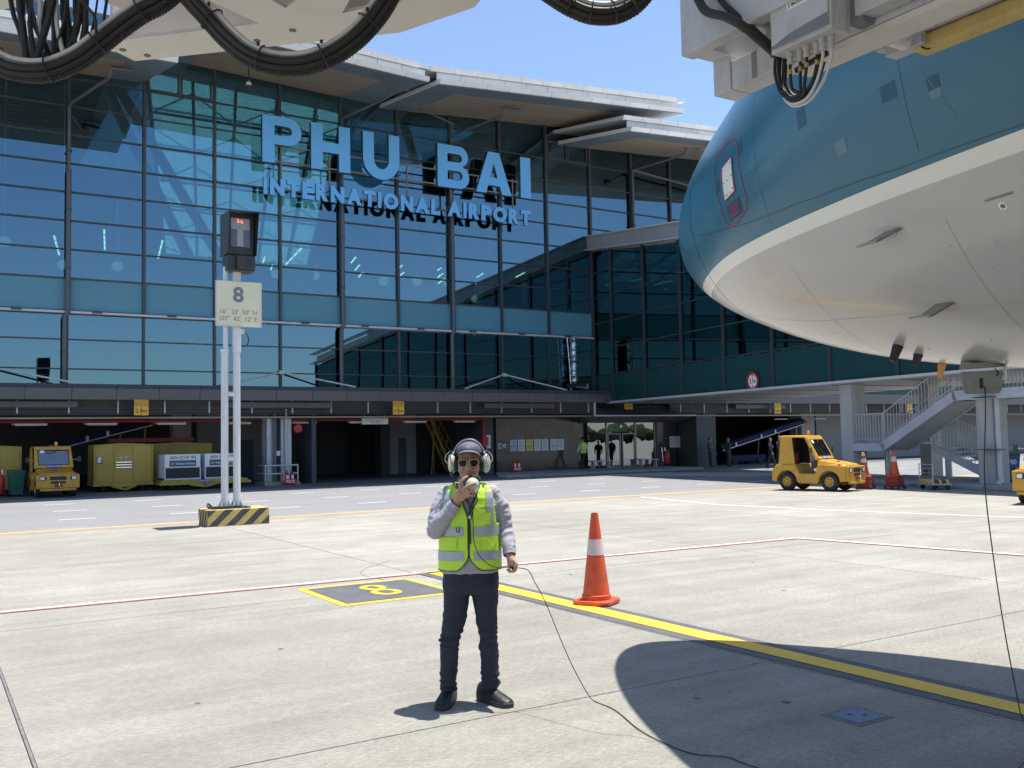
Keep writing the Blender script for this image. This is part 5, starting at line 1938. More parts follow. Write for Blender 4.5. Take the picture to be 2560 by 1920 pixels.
def make_tug(label, loc, rz, plate, scale=(1, 1, 1), driver=False):
    t = thing('baggage_tug', label, 'tug', loc, rz, 'yellow baggage tugs')
    R, ra = 0.275, 0.335
    fy, ry = -0.66, 0.72
    hw = 0.56

    def arch(cy, n=10):
        return [(cy + ra * cos(radians(180 - 180 * i / n)), 0.28 + max(0, 0.0 + ra * sin(radians(180 - 180 * i / n)))) for i in range(n + 1)]

    # chassis tub: side outline (y,z) with wheel arches, from front bottom backwards
    prof = [(-1.20, 0.30), (-1.20, 0.74), (-0.30, 0.80), (-0.22, 0.52), (0.28, 0.52), (0.42, 0.80), (1.08, 0.78), (1.20, 0.62), (1.22, 0.30)]
    low = [(ry + ra, 0.28)] + list(reversed(arch(ry)))[1:] + [(0.30, 0.22), (-0.25, 0.22)] + [(fy + ra, 0.28)] + list(reversed(arch(fy)))[1:]
    poly = prof + low
    body = MB().prism(list(reversed([(p[0], p[1]) for p in poly])), (-hw, 0, 0), (0, 1, 0), (0, 0, 1), 2 * hw)
    body.build('body', 'yellow_vehicle', t, bevel=0.018)
    # hood: sloped, slightly narrower to the front
    hd_ = MB().hexa([(-0.50, -1.14, 0.745), (0.50, -1.14, 0.745), (0.52, -0.26, 0.80), (-0.52, -0.26, 0.80)],
                    [(-0.42, -1.10, 0.80), (0.42, -1.10, 0.80), (0.47, -0.26, 0.945), (-0.47, -0.26, 0.945)])
    hd_.build('hood', 'yellow_vehicle', t, bevel=0.03)
    MB().bx(-0.06, 0.06, -0.72, -0.66, 0.872, 0.895).build('hood_latch', 'red_paint', t)
    for s in (-1, 1):
        MB().bx(0.50 * s - 0.03, 0.50 * s + 0.03, -1.0, -0.93, 0.75, 0.80).build('hood_clip', 'red_paint', t)
    # nose
    nz = MB().bx(-hw - 0.01, hw + 0.01, -1.27, -1.201, 0.30, 0.745)
    nz.build('nose_panel', 'yellow_vehicle', t, bevel=0.02)
    MB().bx(-hw + 0.08, hw - 0.08, -1.30, -1.21, 0.22, 0.295).build('bumper', 'yellow_vehicle', t, bevel=0.015)
    MB().bx(-0.22, 0.22, -1.279, -1.268, 0.57, 0.69).build('grille', 'print_black', t)
    for k in range(4):
        MB().bx(-0.21, 0.21, -1.285, -1.2795, 0.585 + 0.026 * k, 0.593 + 0.026 * k).build('grille_slat', 'dark_metal', t)
    MB().bx(-0.20, 0.20, -1.279, -1.268, 0.46, 0.53).build('grille', 'print_black', t)
    for s in (-1, 1):
        MB().bx(0.40 * s - 0.085, 0.40 * s + 0.085, -1.279, -1.268, 0.57, 0.69).build('headlight_surround', 'print_black', t)
        MB().bx(0.415 * s - 0.055, 0.415 * s + 0.055, -1.286, -1.279, 0.585, 0.675).build('headlight', 'clear_lens', t, bevel=0.004)
    MB().box((0, -1.30, 0.40), (0.18, 0.08, 0.10)).build('tow_block', 'cone_red_old', t, bevel=0.01)
    MB().tube([(0.02, -1.34, 0.48), (0.02, -1.36, 0.40), (0.05, -1.35, 0.32)], 0.02, 8).build('tow_pin', 'chrome', t, True)
    # cab
    zt = 1.66
    for s in (-1, 1):
        cab = MB()
        xo, xi = 0.53 * s, 0.47 * s
        # windscreen pillar
        cab.beam(((xo + xi) / 2, -0.28, 0.93), ((xo * 0.93 + xi * 0.93) / 2, 0.10, zt - 0.04), 0.07, 0.07, (0, 1, 0.3))
        cab.build('cab_pillar', 'yellow_vehicle', t, bevel=0.012)
    for s in (-1, 1):
        a, b = 0.535 * s, 0.49 * s
        p = MB().prism([(0.44, 0.80), (0.98, 0.80), (0.90, 1.60), (0.52, 1.60)] if s > 0 else [(0.44, 0.80), (0.98, 0.80), (0.90, 1.60), (0.52, 1.60)], (b, 0, 0), (0, 1, 0), (0, 0, 1), 0.045 * s)
        p.build('cab_side_panel', 'yellow_vehicle', t, bevel=0.012)
    MB().hexa([(-0.535, 0.90, 0.80), (0.535, 0.90, 0.80), (0.535, 0.98, 0.80), (-0.535, 0.98, 0.80)],
              [(-0.525, 0.83, 1.62), (0.525, 0.83, 1.62), (0.525, 0.90, 1.62), (-0.525, 0.90, 1.62)]).build('cab_rear_panel', 'yellow_vehicle', t)
    MB().hexa([(-0.51, 0.06, zt - 0.055), (0.51, 0.06, zt - 0.055), (0.53, 0.94, zt - 0.055), (-0.53, 0.94, zt - 0.055)],
              [(-0.48, 0.09, zt), (0.48, 0.09, zt), (0.50, 0.90, zt + 0.015), (-0.50, 0.90, zt + 0.015)]).build('roof', 'yellow_vehicle', t, bevel=0.02)
    # windscreen frame + glass
    A, B = V((0, -0.29, 0.945)), V((0, 0.075, zt - 0.055))
    up = (B - A)
    hgt = up.length
    up.normalize()
    nrm = V((1, 0, 0)).cross(up)
    f_ = MB()
    for q in ((-0.50, 0.50, 0.0, 0.09), (-0.47, 0.47, hgt - 0.09, hgt), (-0.50, -0.42, 0.091, hgt - 0.091), (0.42, 0.50, 0.091, hgt - 0.091)):
        f_.prism([(q[0], q[2]), (q[1], q[2]), (q[1] * (0.985 if q[3] > 0.2 else 1), q[3]), (q[0] * (0.985 if q[3] > 0.2 else 1), q[3])], A + nrm * 0.0, (1, 0, 0), up, 0.04)
    f_.build('windscreen_frame', 'yellow_vehicle', t, bevel=0.006)
    MB().prism([(-0.43, 0.08), (0.43, 0.08), (0.43, hgt - 0.08), (-0.43, hgt - 0.08)], A + nrm * 0.018, (1, 0, 0), up, 0.006).build('windscreen', 'tug_glass', t)
    sl = MB()
    for q in ((-0.43, 0.43, 0.088, 0.11), (-0.43, 0.43, hgt - 0.11, hgt - 0.088), (-0.425, -0.405, 0.11, hgt - 0.11), (0.405, 0.425, 0.11, hgt - 0.11)):
        sl.prism([(q[0], q[2]), (q[1], q[2]), (q[1], q[3]), (q[0], q[3])], A + nrm * 0.032, (1, 0, 0), up, 0.012)
    sl.build('windscreen_seal', 'black_rubber', t)
    MB().prism([(-0.36, hgt - 0.22), (-0.24, hgt - 0.22), (-0.24, hgt - 0.11), (-0.36, hgt - 0.11)], A + nrm * 0.046, (1, 0, 0), up, 0.002).build('permit_sticker', 'paper', t)
    MB().tube([A + nrm * 0.05 + up * (hgt - 0.06) + V((0.14, 0, 0)), A + nrm * 0.055 + up * (hgt - 0.20) + V((-0.02, 0, 0)), A + nrm * 0.05 + up * (hgt - 0.20) + V((-0.2, 0, 0))], 0.008, 6).build('wiper', 'black_plastic', t, True)
    # number plate under the screen
    MB().prism([(-0.19, 0.0), (0.19, 0.0), (0.19, 0.075), (-0.19, 0.075)], A + nrm * 0.042, (1, 0, 0), up, 0.006).build('number_plate', 'print_blue', t)
    text('lettering', plate, 0.34, 0.055, A + nrm * 0.049 + V((-0.17, 0, 0)) + up * 0.010, (1, 0, 0), up, 'print_white', t, 0.002, 0.012)
    # inside
    MB().bx(-0.42, 0.42, 0.42, 0.80, 0.52, 0.72).build('seat', 'black_plastic', t, bevel=0.04)
    MB().hexa([(-0.42, 0.74, 0.72), (0.42, 0.74, 0.72), (0.42, 0.84, 0.72), (-0.42, 0.84, 0.72)], [(-0.40, 0.80, 1.15), (0.40, 0.80, 1.15), (0.40, 0.88, 1.15), (-0.40, 0.88, 1.15)]).build('seat_back', 'cone_red_old', t, bevel=0.03)
    MB().hexa([(-0.48, 0.86, 0.80), (0.48, 0.86, 0.80), (0.48, 0.895, 0.80), (-0.48, 0.895, 0.80)], [(-0.47, 0.80, 1.60), (0.47, 0.80, 1.60), (0.47, 0.825, 1.60), (-0.47, 0.825, 1.60)]).build('cab_dark_sheet', 'black_plastic', t)  # black sheets added inside so the cab opening looks dark
    for s in (-1, 1):
        MB().prism([(0.46, 0.81), (0.85, 0.81), (0.80, 1.58), (0.54, 1.58)], (0.486 * s, 0, 0), (0, 1, 0), (0, 0, 1), -0.004 * s).build('cab_dark_sheet', 'black_plastic', t)
    MB().bx(-0.48, 0.48, -0.24, -0.06, 0.53, 0.90).build('dashboard', 'black_plastic', t, bevel=0.02)
    sw = MB()
    c0 = V((0.2, 0.06, 0.98))
    ring = []
    for k in range(17):
        a = 2 * pi * k / 16
        ring.append(c0 + V((0.15 * cos(a), 0.15 * sin(a) * 0.45, 0.15 * sin(a) * 0.9)))
    sw.tube(ring, 0.013, 6)
    sw.tube([c0, c0 + V((0, -0.2, -0.12))], 0.018, 6)
    sw.build('steering_wheel', 'black_plastic', t, True)
    MB().lathe([(0.055, zt + 0.016), (0.055, zt + 0.05), (0.05, zt + 0.052)], (0.12, 0.3, 0), 'Z', 14).build('beacon_base', 'yellow_vehicle', t)
    MB().lathe([(0.042, zt + 0.0525), (0.046, zt + 0.12), (0.036, zt + 0.155), (0.0, zt + 0.16)], (0.12, 0.3, 0), 'Z', 14).build('beacon', 'amber', t, True)
    for s in (-1, 1):
        MB().tube([(0.50 * s, -0.12, 1.2), (0.66 * s, -0.18, 1.22)], 0.010, 6).build('mirror_arm', 'chrome', t)
        MB().box((0.70 * s, -0.19, 1.22), (0.10, 0.03, 0.18)).build('mirror', 'black_plastic', t, bevel=0.01)
        MB().bx(0.561 * s - 0.006, 0.561 * s + 0.006, -0.28, -0.20, 0.60, 0.68).build('side_marker', 'paper', t)
        MB().bx(0.45 * s - 0.10, 0.45 * s + 0.11, -0.22, 0.30, 0.49, 0.519).build('step', 'dark_metal', t)
    MB().bx(-0.5, 0.5, -0.18, 0.34, 0.36, 0.40).build('floor_pan', 'dark_metal', t)
    # wheels
    for y in (fy, ry):
        for s in (-1, 1):
            w = thing_part('wheel', t)
            w.location = (0.455 * s, y, R)
            MB().lathe([(0.15, -0.085), (0.235, -0.095), (R - 0.012, -0.075), (R, -0.05), (R, 0.05), (R - 0.012, 0.075), (0.235, 0.095), (0.15, 0.085)], (0, 0, 0), 'X', 28, False).build('tyre', 'tyre', w, True)
            MB().lathe([(0.0, -0.05), (0.06, -0.075), (0.07, -0.05), (0.13, -0.05), (0.152, -0.088), (0.158, -0.06), (0.158, 0.06), (0.152, 0.088), (0.13, 0.05), (0.07, 0.05), (0.06, 0.075), (0, 0.05)], (0, 0, 0), 'X', 24).build('rim', 'yellow_vehicle', w, True)
            for k in range(6):
                a = k * pi / 3
                MB().cyl((0.045 * s, 0.1 * cos(a), 0.1 * sin(a)), (0.056 * s, 0.1 * cos(a), 0.1 * sin(a)), 0.018, 8).build('rim_hole', 'print_black', w)
    MB().cyl((-0.40, fy, R), (0.40, fy, R), 0.05, 8).build('axle', 'dark_metal', t)
    MB().cyl((-0.40, ry, R), (0.40, ry, R), 0.06, 8).build('axle', 'dark_metal', t)
    t.scale = scale
    return t


make_tug('yellow baggage tug parked head-on under the left canopy', (4.08, 37.75, 0), 0.02, 'HUI-112.09', (1.20, 1.1, 1.07))
make_tug('yellow open sided baggage tug parked by the kerb on the right', (23.25, 19.75, 0), radians(13), 'HUI-31.21', (1.0, 1.0, 1.0))
make_tug('yellow baggage tug cut off by the right image edge', (22.75, 12.35, 0), radians(-72), 'HUI-31.24', (1.05, 1.05, 1.05))

# far belt of trees beyond the airfield, behind the camera (only its reflection shows in the doors)
mat('far_foliage', (0.035, 0.06, 0.025), 0.9, var=0.4, scale=0.15, world=True)
tr_ = MB()
rt = random.Random(9)
x = -260
while x < 420:
    r = rt.uniform(3.5, 7)
    h_ = rt.uniform(3, 7)
    n_ = 10
    c0 = len(tr_.v)
    ell(tr_, (x, -250 + rt.uniform(-8, 8), h_ * 0.5), (r, r, h_ * 0.62), 10, 7)
    for v in tr_.v[c0:]:
        v += V((1, 1, 1)) * noise.noise(v * 0.35) * 2.2
    x += r * 0.9
o = tr_.build('tree_belt', 'far_foliage')
tag(o, 'distant belt of dark green trees beyond the airfield', 'trees', None, 'stuff')
# ------------------------------------------------------------------ airliner, nose towards the terminal
AX, AY = 5.867, 6.19            # axis x, nose tip y
_S = [0, .03, .1, .3, .6, 1.0, 1.5, 2.0, 2.6, 3.2, 4, 5, 6, 26]
_U = [3.30, 3.46, 3.60, 3.82, 4.04, 4.27, 4.50, 4.85, 5.35, 5.68, 5.86, 5.92, 5.92, 5.92]
_Lz = [3.30, 3.13, 2.99, 2.77, 2.57, 2.38, 2.19, 2.05, 1.94, 1.87, 1.82, 1.79, 1.78, 1.78]
_Wd = [0, .19, .35, .60, .85, 1.10, 1.35, 1.53, 1.69, 1.80, 1.89, 1.95, 1.975, 1.975]
_U = [3.3 + (z - 3.3) * 0.916 + 0.07 for z in _U]
_Lz = [3.3 + (z - 3.3) * 0.9085 + 0.07 for z in _Lz]
_Wd = [w * 1.019 * (min(s / 3, 1) + 1e-9) ** 0.07 for w, s in zip(_Wd, _S)]


def _herm(ys, s):
    """smooth monotone interpolation over sqrt(s), so the nose stays blunt and round"""
    X = [sqrt(a) for a in _S]
    x = sqrt(max(0, s))
    i = 0
    while i < len(X) - 2 and x > X[i + 1]:
        i += 1

    def slope(k):
        if k == 0:
            return (ys[1] - ys[0]) / (X[1] - X[0])
        if k == len(X) - 1:
            return 0.0
        a = (ys[k] - ys[k - 1]) / (X[k] - X[k - 1])
        b = (ys[k + 1] - ys[k]) / (X[k + 1] - X[k])
        if a * b <= 0:
            return 0.0
        return 2 * a * b / (a + b)
    h = X[i + 1] - X[i]
    t = (x - X[i]) / h
    return ((2 * t ** 3 - 3 * t * t + 1) * ys[i] + (t ** 3 - 2 * t * t + t) * h * slope(i)
            + (-2 * t ** 3 + 3 * t * t) * ys[i + 1] + (t ** 3 - t * t) * h * slope(i + 1))


def fsec(s):
    zu, zl, w = _herm(_U, s), _herm(_Lz, s), _herm(_Wd, s)
    return (zu + zl) / 2, max(1e-4, (zu - zl) / 2), max(1e-4, w)


def fpt(s, a, off=0.0):
    """point on the skin; a in degrees, 0 = camera side (-X), +90 = crown"""
    zc, h, w = fsec(s)
    r = radians(a)
    p = V((AX - w * cos(r), AY - s, zc + h * sin(r)))
    if off:
        p += fnor(s, a) * off
    return p


def fnor(s, a):
    e = 0.01
    d1 = fpt(s + e, a) - fpt(max(0.001, s - e), a)
    d2 = fpt(s, a + 0.5) - fpt(s, a - 0.5)
    n = d1.cross(d2).normalized()
    zc, h, w = fsec(s)
    r = radians(a)
    out = V((-cos(r), 0, sin(r)))
    return n if n.dot(out) > 0 else -n


AC = thing('airliner', 'teal and white airliner with grey belly, nose in over the apron', 'aircraft', (AX, AY - 12, 0))


def skin_mat(name, col, rough, coat=0.0, dirt=None, amt=0.0):
    return mat(name, col, rough, var=0.04, scale=1.2, rvar=0.04, spec=0.5, coat=coat, dirt=dirt, dirt_amt=amt, dscale=1.4, stretch=(1, 0.5, 1))


skin_mat('skin_teal', (0.024, 0.138, 0.215), 0.30, 0.2, (0.05, 0.16, 0.22), 0.25)
skin_mat('skin_white', (0.80, 0.79, 0.71), 0.30, 0.2)
skin_mat('skin_grey', (0.50, 0.48, 0.465), 0.26, 0.3, (0.42, 0.38, 0.35), 0.3)


def ztop_(s):
    return 2.925 + 0.045 * (s - 1) if s < 4 else 3.06


def zlow_(s):
    return 2.850 + 0.043 * (s - 1) if s < 4 else 2.98


def fuselage(name, s_list):
    rows = []
    for s in s_list:
        zc, h, w = fsec(s)

        def ang(z):
            return math.degrees(math.asin(max(-0.999, min(0.999, (z - zc) / h))))
        a1, a2 = ang(ztop_(s)), ang(zlow_(s))
        if a2 > a1 - 0.4:
            a2 = a1 - 0.4
        top = [90 + (a1 - 90) * k / 48 for k in range(49)]
        st = [a1 + (a2 - a1) * k / 3 for k in range(1, 4)]
        bt = [a2 + (-90 - a2) * k / 30 for k in range(1, 31)]
        half = top + st + bt
        full = half + [180 - a for a in reversed(half[1:-1])]
        rows.append([fpt(s, a) for a in full])
    n = len(rows[0])
    m = MB()
    for r in rows:
        m.v += r
    mi = []
    nt_ = 16
    for i in range(len(rows) - 1):
        for k in range(n):
            a, b = i * n + k, i * n + (k + 1) % n
            m.f.append((a, b, b + n, a + n))
            kk = k if k < 81 else 161 - k
            mi.append(0 if kk < 48 else (1 if kk < 51 else 2))
    o = m.build(name, None, AC, True, world=True)
    for mm in ('skin_teal', 'skin_white', 'skin_grey'):
        o.data.materials.append(MATS[mm])
    for p, q in zip(o.data.polygons, mi):
        p.material_index = q
    try:
        o.data.set_sharp_from_angle(angle=pi)
    except Exception:
        pass
    return o


fuselage('radome', [0.0005, 0.004, 0.012, 0.025, 0.045, 0.07, 0.1, 0.14, 0.19, 0.25, 0.32, 0.4, 0.5, 0.6, 0.7, 0.75, 0.8, 0.85, 0.9, 0.95, 0.992])
fuselage('fuselage', [1.0 + 0.05 * k for k in range(64)] + [4.3, 4.5, 4.7, 5.2, 6, 8, 12, 16, 20, 26])
# dark sealing strip in the radome joint
rs_ = MB()
ang = [k * 6 for k in range(61)]
for s in (0.985, 1.006):
    rs_.v += [fpt(s, a, -0.004) for a in ang]
for k in range(60):
    rs_.f.append((k, k + 1, k + 62, k + 61))
rs_.build('radome_seal', 'black_rubber', AC, True, world=True)
# tail cone, wings, fin (behind and above the view)
tc_ = MB()
prof = [(26, 1.0, 0.0), (29, 0.86, 0.25), (32, 0.62, 0.65), (35, 0.32, 1.05), (37, 0.1, 1.3)]
zc0, h0, w0 = fsec(20)
for s, k_, dz in prof:
    for k in range(24):
        a = 2 * pi * k / 24
        tc_.v.append(V((AX - w0 * k_ * cos(a), AY - s, zc0 + dz + h0 * k_ * sin(a))))
for i in range(4):
    for k in range(24):
        a, b = i * 24 + k, i * 24 + (k + 1) % 24
        tc_.f.append((a, b, b + 24, a + 24))
tc_.build('tail_cone', 'skin_teal', AC, True, world=True)
for s in (-1, 1):
    MB().hexa([(AX + 1.6 * s, AY - 11.5, 2.7), (AX + 1.6 * s, AY - 18.0, 2.7), (AX + 16.5 * s, AY - 21.0, 3.9), (AX + 16.5 * s, AY - 19.4, 3.9)],
              [(AX + 1.6 * s, AY - 11.5, 3.2), (AX + 1.6 * s, AY - 18.0, 2.9), (AX + 16.5 * s, AY - 21.0, 3.98), (AX + 16.5 * s, AY - 19.4, 4.05)]).build('wing', 'skin_grey', AC, world=True)
    MB().lathe([(0.75, 0.0), (0.95, 0.25), (0.98, 1.2), (0.8, 2.6), (0.45, 3.4)], (AX + 5.7 * s, AY - 14.2, 1.75), 'Y', 24).build('engine', 'skin_teal', AC, True, world=True)
    MB().hexa([(AX + 0.6 * s, AY - 31.5, 5.0), (AX + 0.6 * s, AY - 34.2, 5.0), (AX + 6.2 * s, AY - 35.6, 5.4), (AX + 6.2 * s, AY - 34.4, 5.4)],
              [(AX + 0.6 * s, AY - 31.5, 5.2), (AX + 0.6 * s, AY - 34.2, 5.1), (AX + 6.2 * s, AY - 35.6, 5.45), (AX + 6.2 * s, AY - 34.4, 5.5)]).build('tailplane', 'skin_grey', AC, world=True)
    MB().cyl((AX + 3.7 * s, AY - 17.3, 0.5), (AX + 3.5 * s, AY - 17.3, 2.9), 0.11, 12).build('main_gear_leg', 'chrome', AC, True, world=True)
    for d in (-0.42, 0.42):
        MB().lathe([(0.2, -0.17), (0.5, -0.19), (0.58, -0.1), (0.58, 0.1), (0.5, 0.19), (0.2, 0.17)], (AX + 3.7 * s + d, AY - 17.3, 0.58), 'X', 24).build('main_wheel', 'tyre', AC, True, world=True)
MB().hexa([(AX - 0.15, AY - 29.5, 5.4), (AX + 0.15, AY - 29.5, 5.4), (AX + 0.15, AY - 35.0, 5.4), (AX - 0.15, AY - 35.0, 5.4)],
          [(AX - 0.06, AY - 34.3, 11.6), (AX + 0.06, AY - 34.3, 11.6), (AX + 0.06, AY - 36.4, 11.6), (AX - 0.06, AY - 36.4, 11.6)]).build('fin', 'skin_teal', AC, world=True)
MB().cyl((AX, AY - 5.07, 0.4), (AX, AY - 5.07, 2.1), 0.09, 12).build('nose_gear_leg', 'chrome', AC, True, world=True)
for d in (-0.22, 0.22):
    MB().lathe([(0.15, -0.1), (0.34, -0.11), (0.38, -0.06), (0.38, 0.06), (0.34, 0.11), (0.15, 0.1)], (AX + d, AY - 5.07, 0.38), 'X', 24).build('nose_wheel', 'tyre', AC, True, world=True)
# cockpit glazing (above the view)
for k in range(6):
    a0 = 38 + k * 18
    m = MB()
    q = [fpt(2.05, a0 + 1, 0.004), fpt(2.05, a0 + 17, 0.004), fpt(2.55, a0 + 16, 0.004), fpt(2.55, a0 + 2, 0.004)]
    m.add(q, [(0, 1, 2, 3)]).build('cockpit_window', 'black_plastic', AC, world=True)


def patch(name, s0, s1, a0, a1, material, off=0.0012, n=8, skew=0.0, sk2=0.0):
    """thin sheet that follows the skin"""
    m = MB()
    for i in range(n + 1):
        for k in range(n + 1):
            s = s0 + (s1 - s0) * i / n
            a = a0 + (a1 - a0) * k / n + skew * (i / n)
            m.v.append(fpt(s + sk2 * k / n, a, off))
    for i in range(n):
        for k in range(n):
            q = i * (n + 1) + k
            m.f.append((q, q + 1, q + n + 2, q + n + 1))
    return m.build(name, material, AC, True, world=True)


def line_on(name, pts, w, material, off=0.002):
    """ribbon on the skin along (s, a) points"""
    dense = []
    for (s0, a0), (s1, a1) in zip(pts[:-1], pts[1:]):
        for k in range(8):
            dense.append((s0 + (s1 - s0) * k / 8, a0 + (a1 - a0) * k / 8))
    pts = dense + [pts[-1]]
    P = [fpt(s, a, off) for s, a in pts]
    Nn = [fnor(s, a) for s, a in pts]
    m = MB()
    for i, p in enumerate(P):
        d = (P[min(i + 1, len(P) - 1)] - P[max(0, i - 1)]).normalized()
        b = Nn[i].cross(d).normalized() * (w / 2)
        m.v += [p + b, p - b]
    for i in range(len(P) - 1):
        q = 2 * i
        m.f.append((q, q + 1, q + 3, q + 2))
    return m.build(name, material, AC, True, world=True)


mat('skin_seam', (0.38, 0.36, 0.345), 0.5, var=0.1)
mat('teal_fresh', (0.006, 0.070, 0.135), 0.3, var=0.05)
mat('teal_pale', (0.11, 0.21, 0.27), 0.4, var=0.08)
mat('teal_line', (0.012, 0.075, 0.12), 0.4, var=0.05)
mat('mark_red_ac', (0.34, 0.03, 0.06), 0.4, var=0.08)
# service panel: white plate, red outline, red rounded frame, small red text
patch('service_panel', 1.715, 1.855, -9.2, 1.2, 'skin_white', 0.004)
line_on('panel_outline', [(1.705, 1.6), (1.86, 1.4), (1.866, -9.2), (1.71, -9.6), (1.705, 1.6)], 0.012, 'mark_red_ac', 0.005)
fr = []
for a_, b_ in ((1.60, 7.5), (1.78, 7.9), (1.90, 5.6), (1.935, 3.5), (1.975, -13.5), (1.955, -16.3), (1.80, -18.0), (1.69, -17.2), (1.655, -15.5), (1.575, 5.0), (1.60, 7.5)):
    fr.append((a_, b_))
line_on('door_outline', fr, 0.008, 'mark_red_ac', 0.003)
for k, (s, a) in enumerate(((1.73, 0.0), (1.84, 0.0), (1.73, -4), (1.845, -4), (1.73, -8), (1.76, -8.4), (1.80, -8.4), (1.845, -8.0), (1.785, -4.2))):
    p, n = fpt(s, a, 0.005), fnor(s, a)
    MB().cyl(p, p + n * 0.002, 0.005, 8).build('panel_screw', 'dark_metal', AC, world=True)
patch('placard', 1.72, 1.90, -16.2, -11.4, 'teal_fresh', 0.002)
for k in range(5):
    a = -12.0 - 0.85 * k
    line_on('placard_text_line', [(1.745 - 0.004 * k, a), (1.885 - 0.006 * k, a - 0.1)], 0.007, 'mark_red_ac', 0.0035)
# repaired and masked patches
patch('paint_patch', 3.215, 3.311, -14.7, -12.0, 'teal_fresh')
patch('paint_patch', 2.595, 2.668, -9.6, -5.7, 'teal_fresh')
patch('paint_patch', 2.845, 2.926, -19.1, -16.4, 'teal_pale')
patch('paint_patch', 3.485, 3.555, -16.2, -14.2, 'teal_fresh')
patch('paint_patch', 3.488, 3.552, -17.6, -16.25, 'teal_pale')
patch('paint_patch', 1.60, 1.66, -5, -1, 'teal_line')
patch('paint_patch', 1.95, 2.0, -1, 2.6, 'teal_line')
# seams
line_on('panel_seam', [(1.0 + 0.02, -13.6), (1.3, -15.5), (1.7, -18.0), (1.884, -19.6), (2.3, -22.2), (2.6, -23.9), (3.2, -25.6), (3.9, -25.6)], 0.006, 'teal_line', 0.0015)
line_on('panel_seam', [(3.46, -12.0), (3.52, -16.0), (3.60, -21.5)], 0.003, 'teal_pale', 0.0015)
line_on('panel_seam', [(3.2, -77), (3.05, -83), (2.98, -90)], 0.004, 'dark_metal', 0.0015)


for s in (2.15, 3.35):
    line_on('panel_seam', [(s, a) for a in range(-84, -32, 8)], 0.0025, 'skin_seam', 0.001)
    line_on('panel_seam', [(s, a) for a in range(-24, 40, 8)], 0.0025, 'teal_line', 0.001)
line_on('panel_seam', [(1.05, -58), (1.6, -56), (2.4, -55), (3.4, -55), (4.4, -55)], 0.0025, 'skin_seam', 0.001)
for s, a in ((3.55, -42), (3.72, -44), (3.45, -47), (3.3, -41), (2.6, -70), (3.1, -66), (2.0, -62)):
    p, n = fpt(s, a, 0.0005), fnor(s, a)
    MB().cyl(p, p + n * 0.0012, 0.006, 10).build('drain_hole', 'skin_seam', AC, world=True)

# probes and antennas
mat('probe_steel', (0.30, 0.28, 0.26), 0.35, metal=0.6, var=0.15, scale=20)


def probe(s, a, L=0.185, back=0.2):
    m = thing_part('pitot_probe', AC)
    b, n = fpt(s, a), fnor(s, a)
    f = (fpt(s - 0.05, a) - fpt(s, a)).normalized()
    MB().tube([b - n * 0.004, b + n * 0.004], [0.042, 0.038], 18).build('base_disc', 'skin_grey', m, world=True)
    MB().add([b + n * 0.003 + f * -0.10, b + n * 0.004 + f * 0.03, b + n * 0.085 + f * 0.09, b + n * 0.095 + f * 0.03],
             [(0, 1, 2, 3)]).build('mast_web', 'probe_steel', m, world=True)
    t = f.cross(n).normalized() * 0.008
    q = [b + n * 0.003 + f * -0.08, b + n * 0.003 + f * 0.03, b + n * 0.075 + f * 0.10, b + n * 0.085 + f * 0.03]
    MB().hexa([x - t for x in q], [x + t for x in q]).build('mast', 'probe_steel', m, world=True)
    MB().tube([b + n * 0.078 + f * 0.03, b + n * 0.082 + f * (L - 0.03), b + n * 0.082 + f * L], [0.008, 0.0075, 0.005], 10).build('tube', 'probe_steel', m, True, world=True)
    return m


probe(3.0, -35.6)
probe(3.03, -53.2)


def blade(s, a, h, w, t, material, tail=None):
    b, n = fpt(s, a), fnor(s, a)
    f = (fpt(s - 0.05, a) - fpt(s, a)).normalized()
    sd = f.cross(n).normalized() * t
    q = [b + f * (-w / 2), b + f * (w / 2), b + f * (w / 2 - 0.01) + n * h, b + f * (-w / 2 + 0.02) + n * h]
    part = thing_part('blade_antenna', AC)
    MB().hexa([p - sd for p in q], [p + sd for p in q]).build('blade', material, part, world=True, bevel=0.002)
    ring = [b + n * 0.001 + (f * cos(k * pi / 10) + f.cross(n) * sin(k * pi / 10)) * (w * 0.62) for k in range(21)]
    MB().tube(ring, 0.0025, 5).build('seal_ring', 'dark_metal', part, world=True)
    if tail:
        MB().bx(0, 0.001, 0, 0.001, 0, 0.001)
        c = b + n * h
        MB().tube([c, c + n * tail], 0.004, 6).build('tip', 'print_black', part, world=True)
    return part


blade(2.40, -68.5, 0.105, 0.05, 0.024, 'print_black')
blade(2.43, -74.5, 0.075, 0.04, 0.024, 'print_black', 0.03)
mat('orange_tape', (0.62, 0.30, 0.04), 0.5, var=0.1)
blade(2.30, -90, 0.10, 0.05, 0.014, 'orange_tape')
# oxygen discharge disc and placard
b_, n_ = fpt(3.665, -36.3), fnor(3.665, -36.3)
MB().tube([b_, b_ + n_ * 0.004], 0.022, 18).build('discharge_disc', 'skin_white', AC, world=True)
MB().tube([b_ + n_ * 0.004, b_ + n_ * 0.006], 0.012, 14).build('discharge_disc_centre', 'print_grey', AC, world=True)
e1 = (fpt(3.73, -35.0) - fpt(3.60, -35.2)).normalized()
n1_ = fnor(3.66, -35.1)
e2 = n1_.cross(e1).normalized()
if e2.z < 0:
    e2 = -e2
text('lettering', 'OXYGEN DISCHARGE', 0.15, 0.014, fpt(3.59, -35.05, 0.002), e1, e2, 'print_grey', AC, 0.001, 0.0, True)
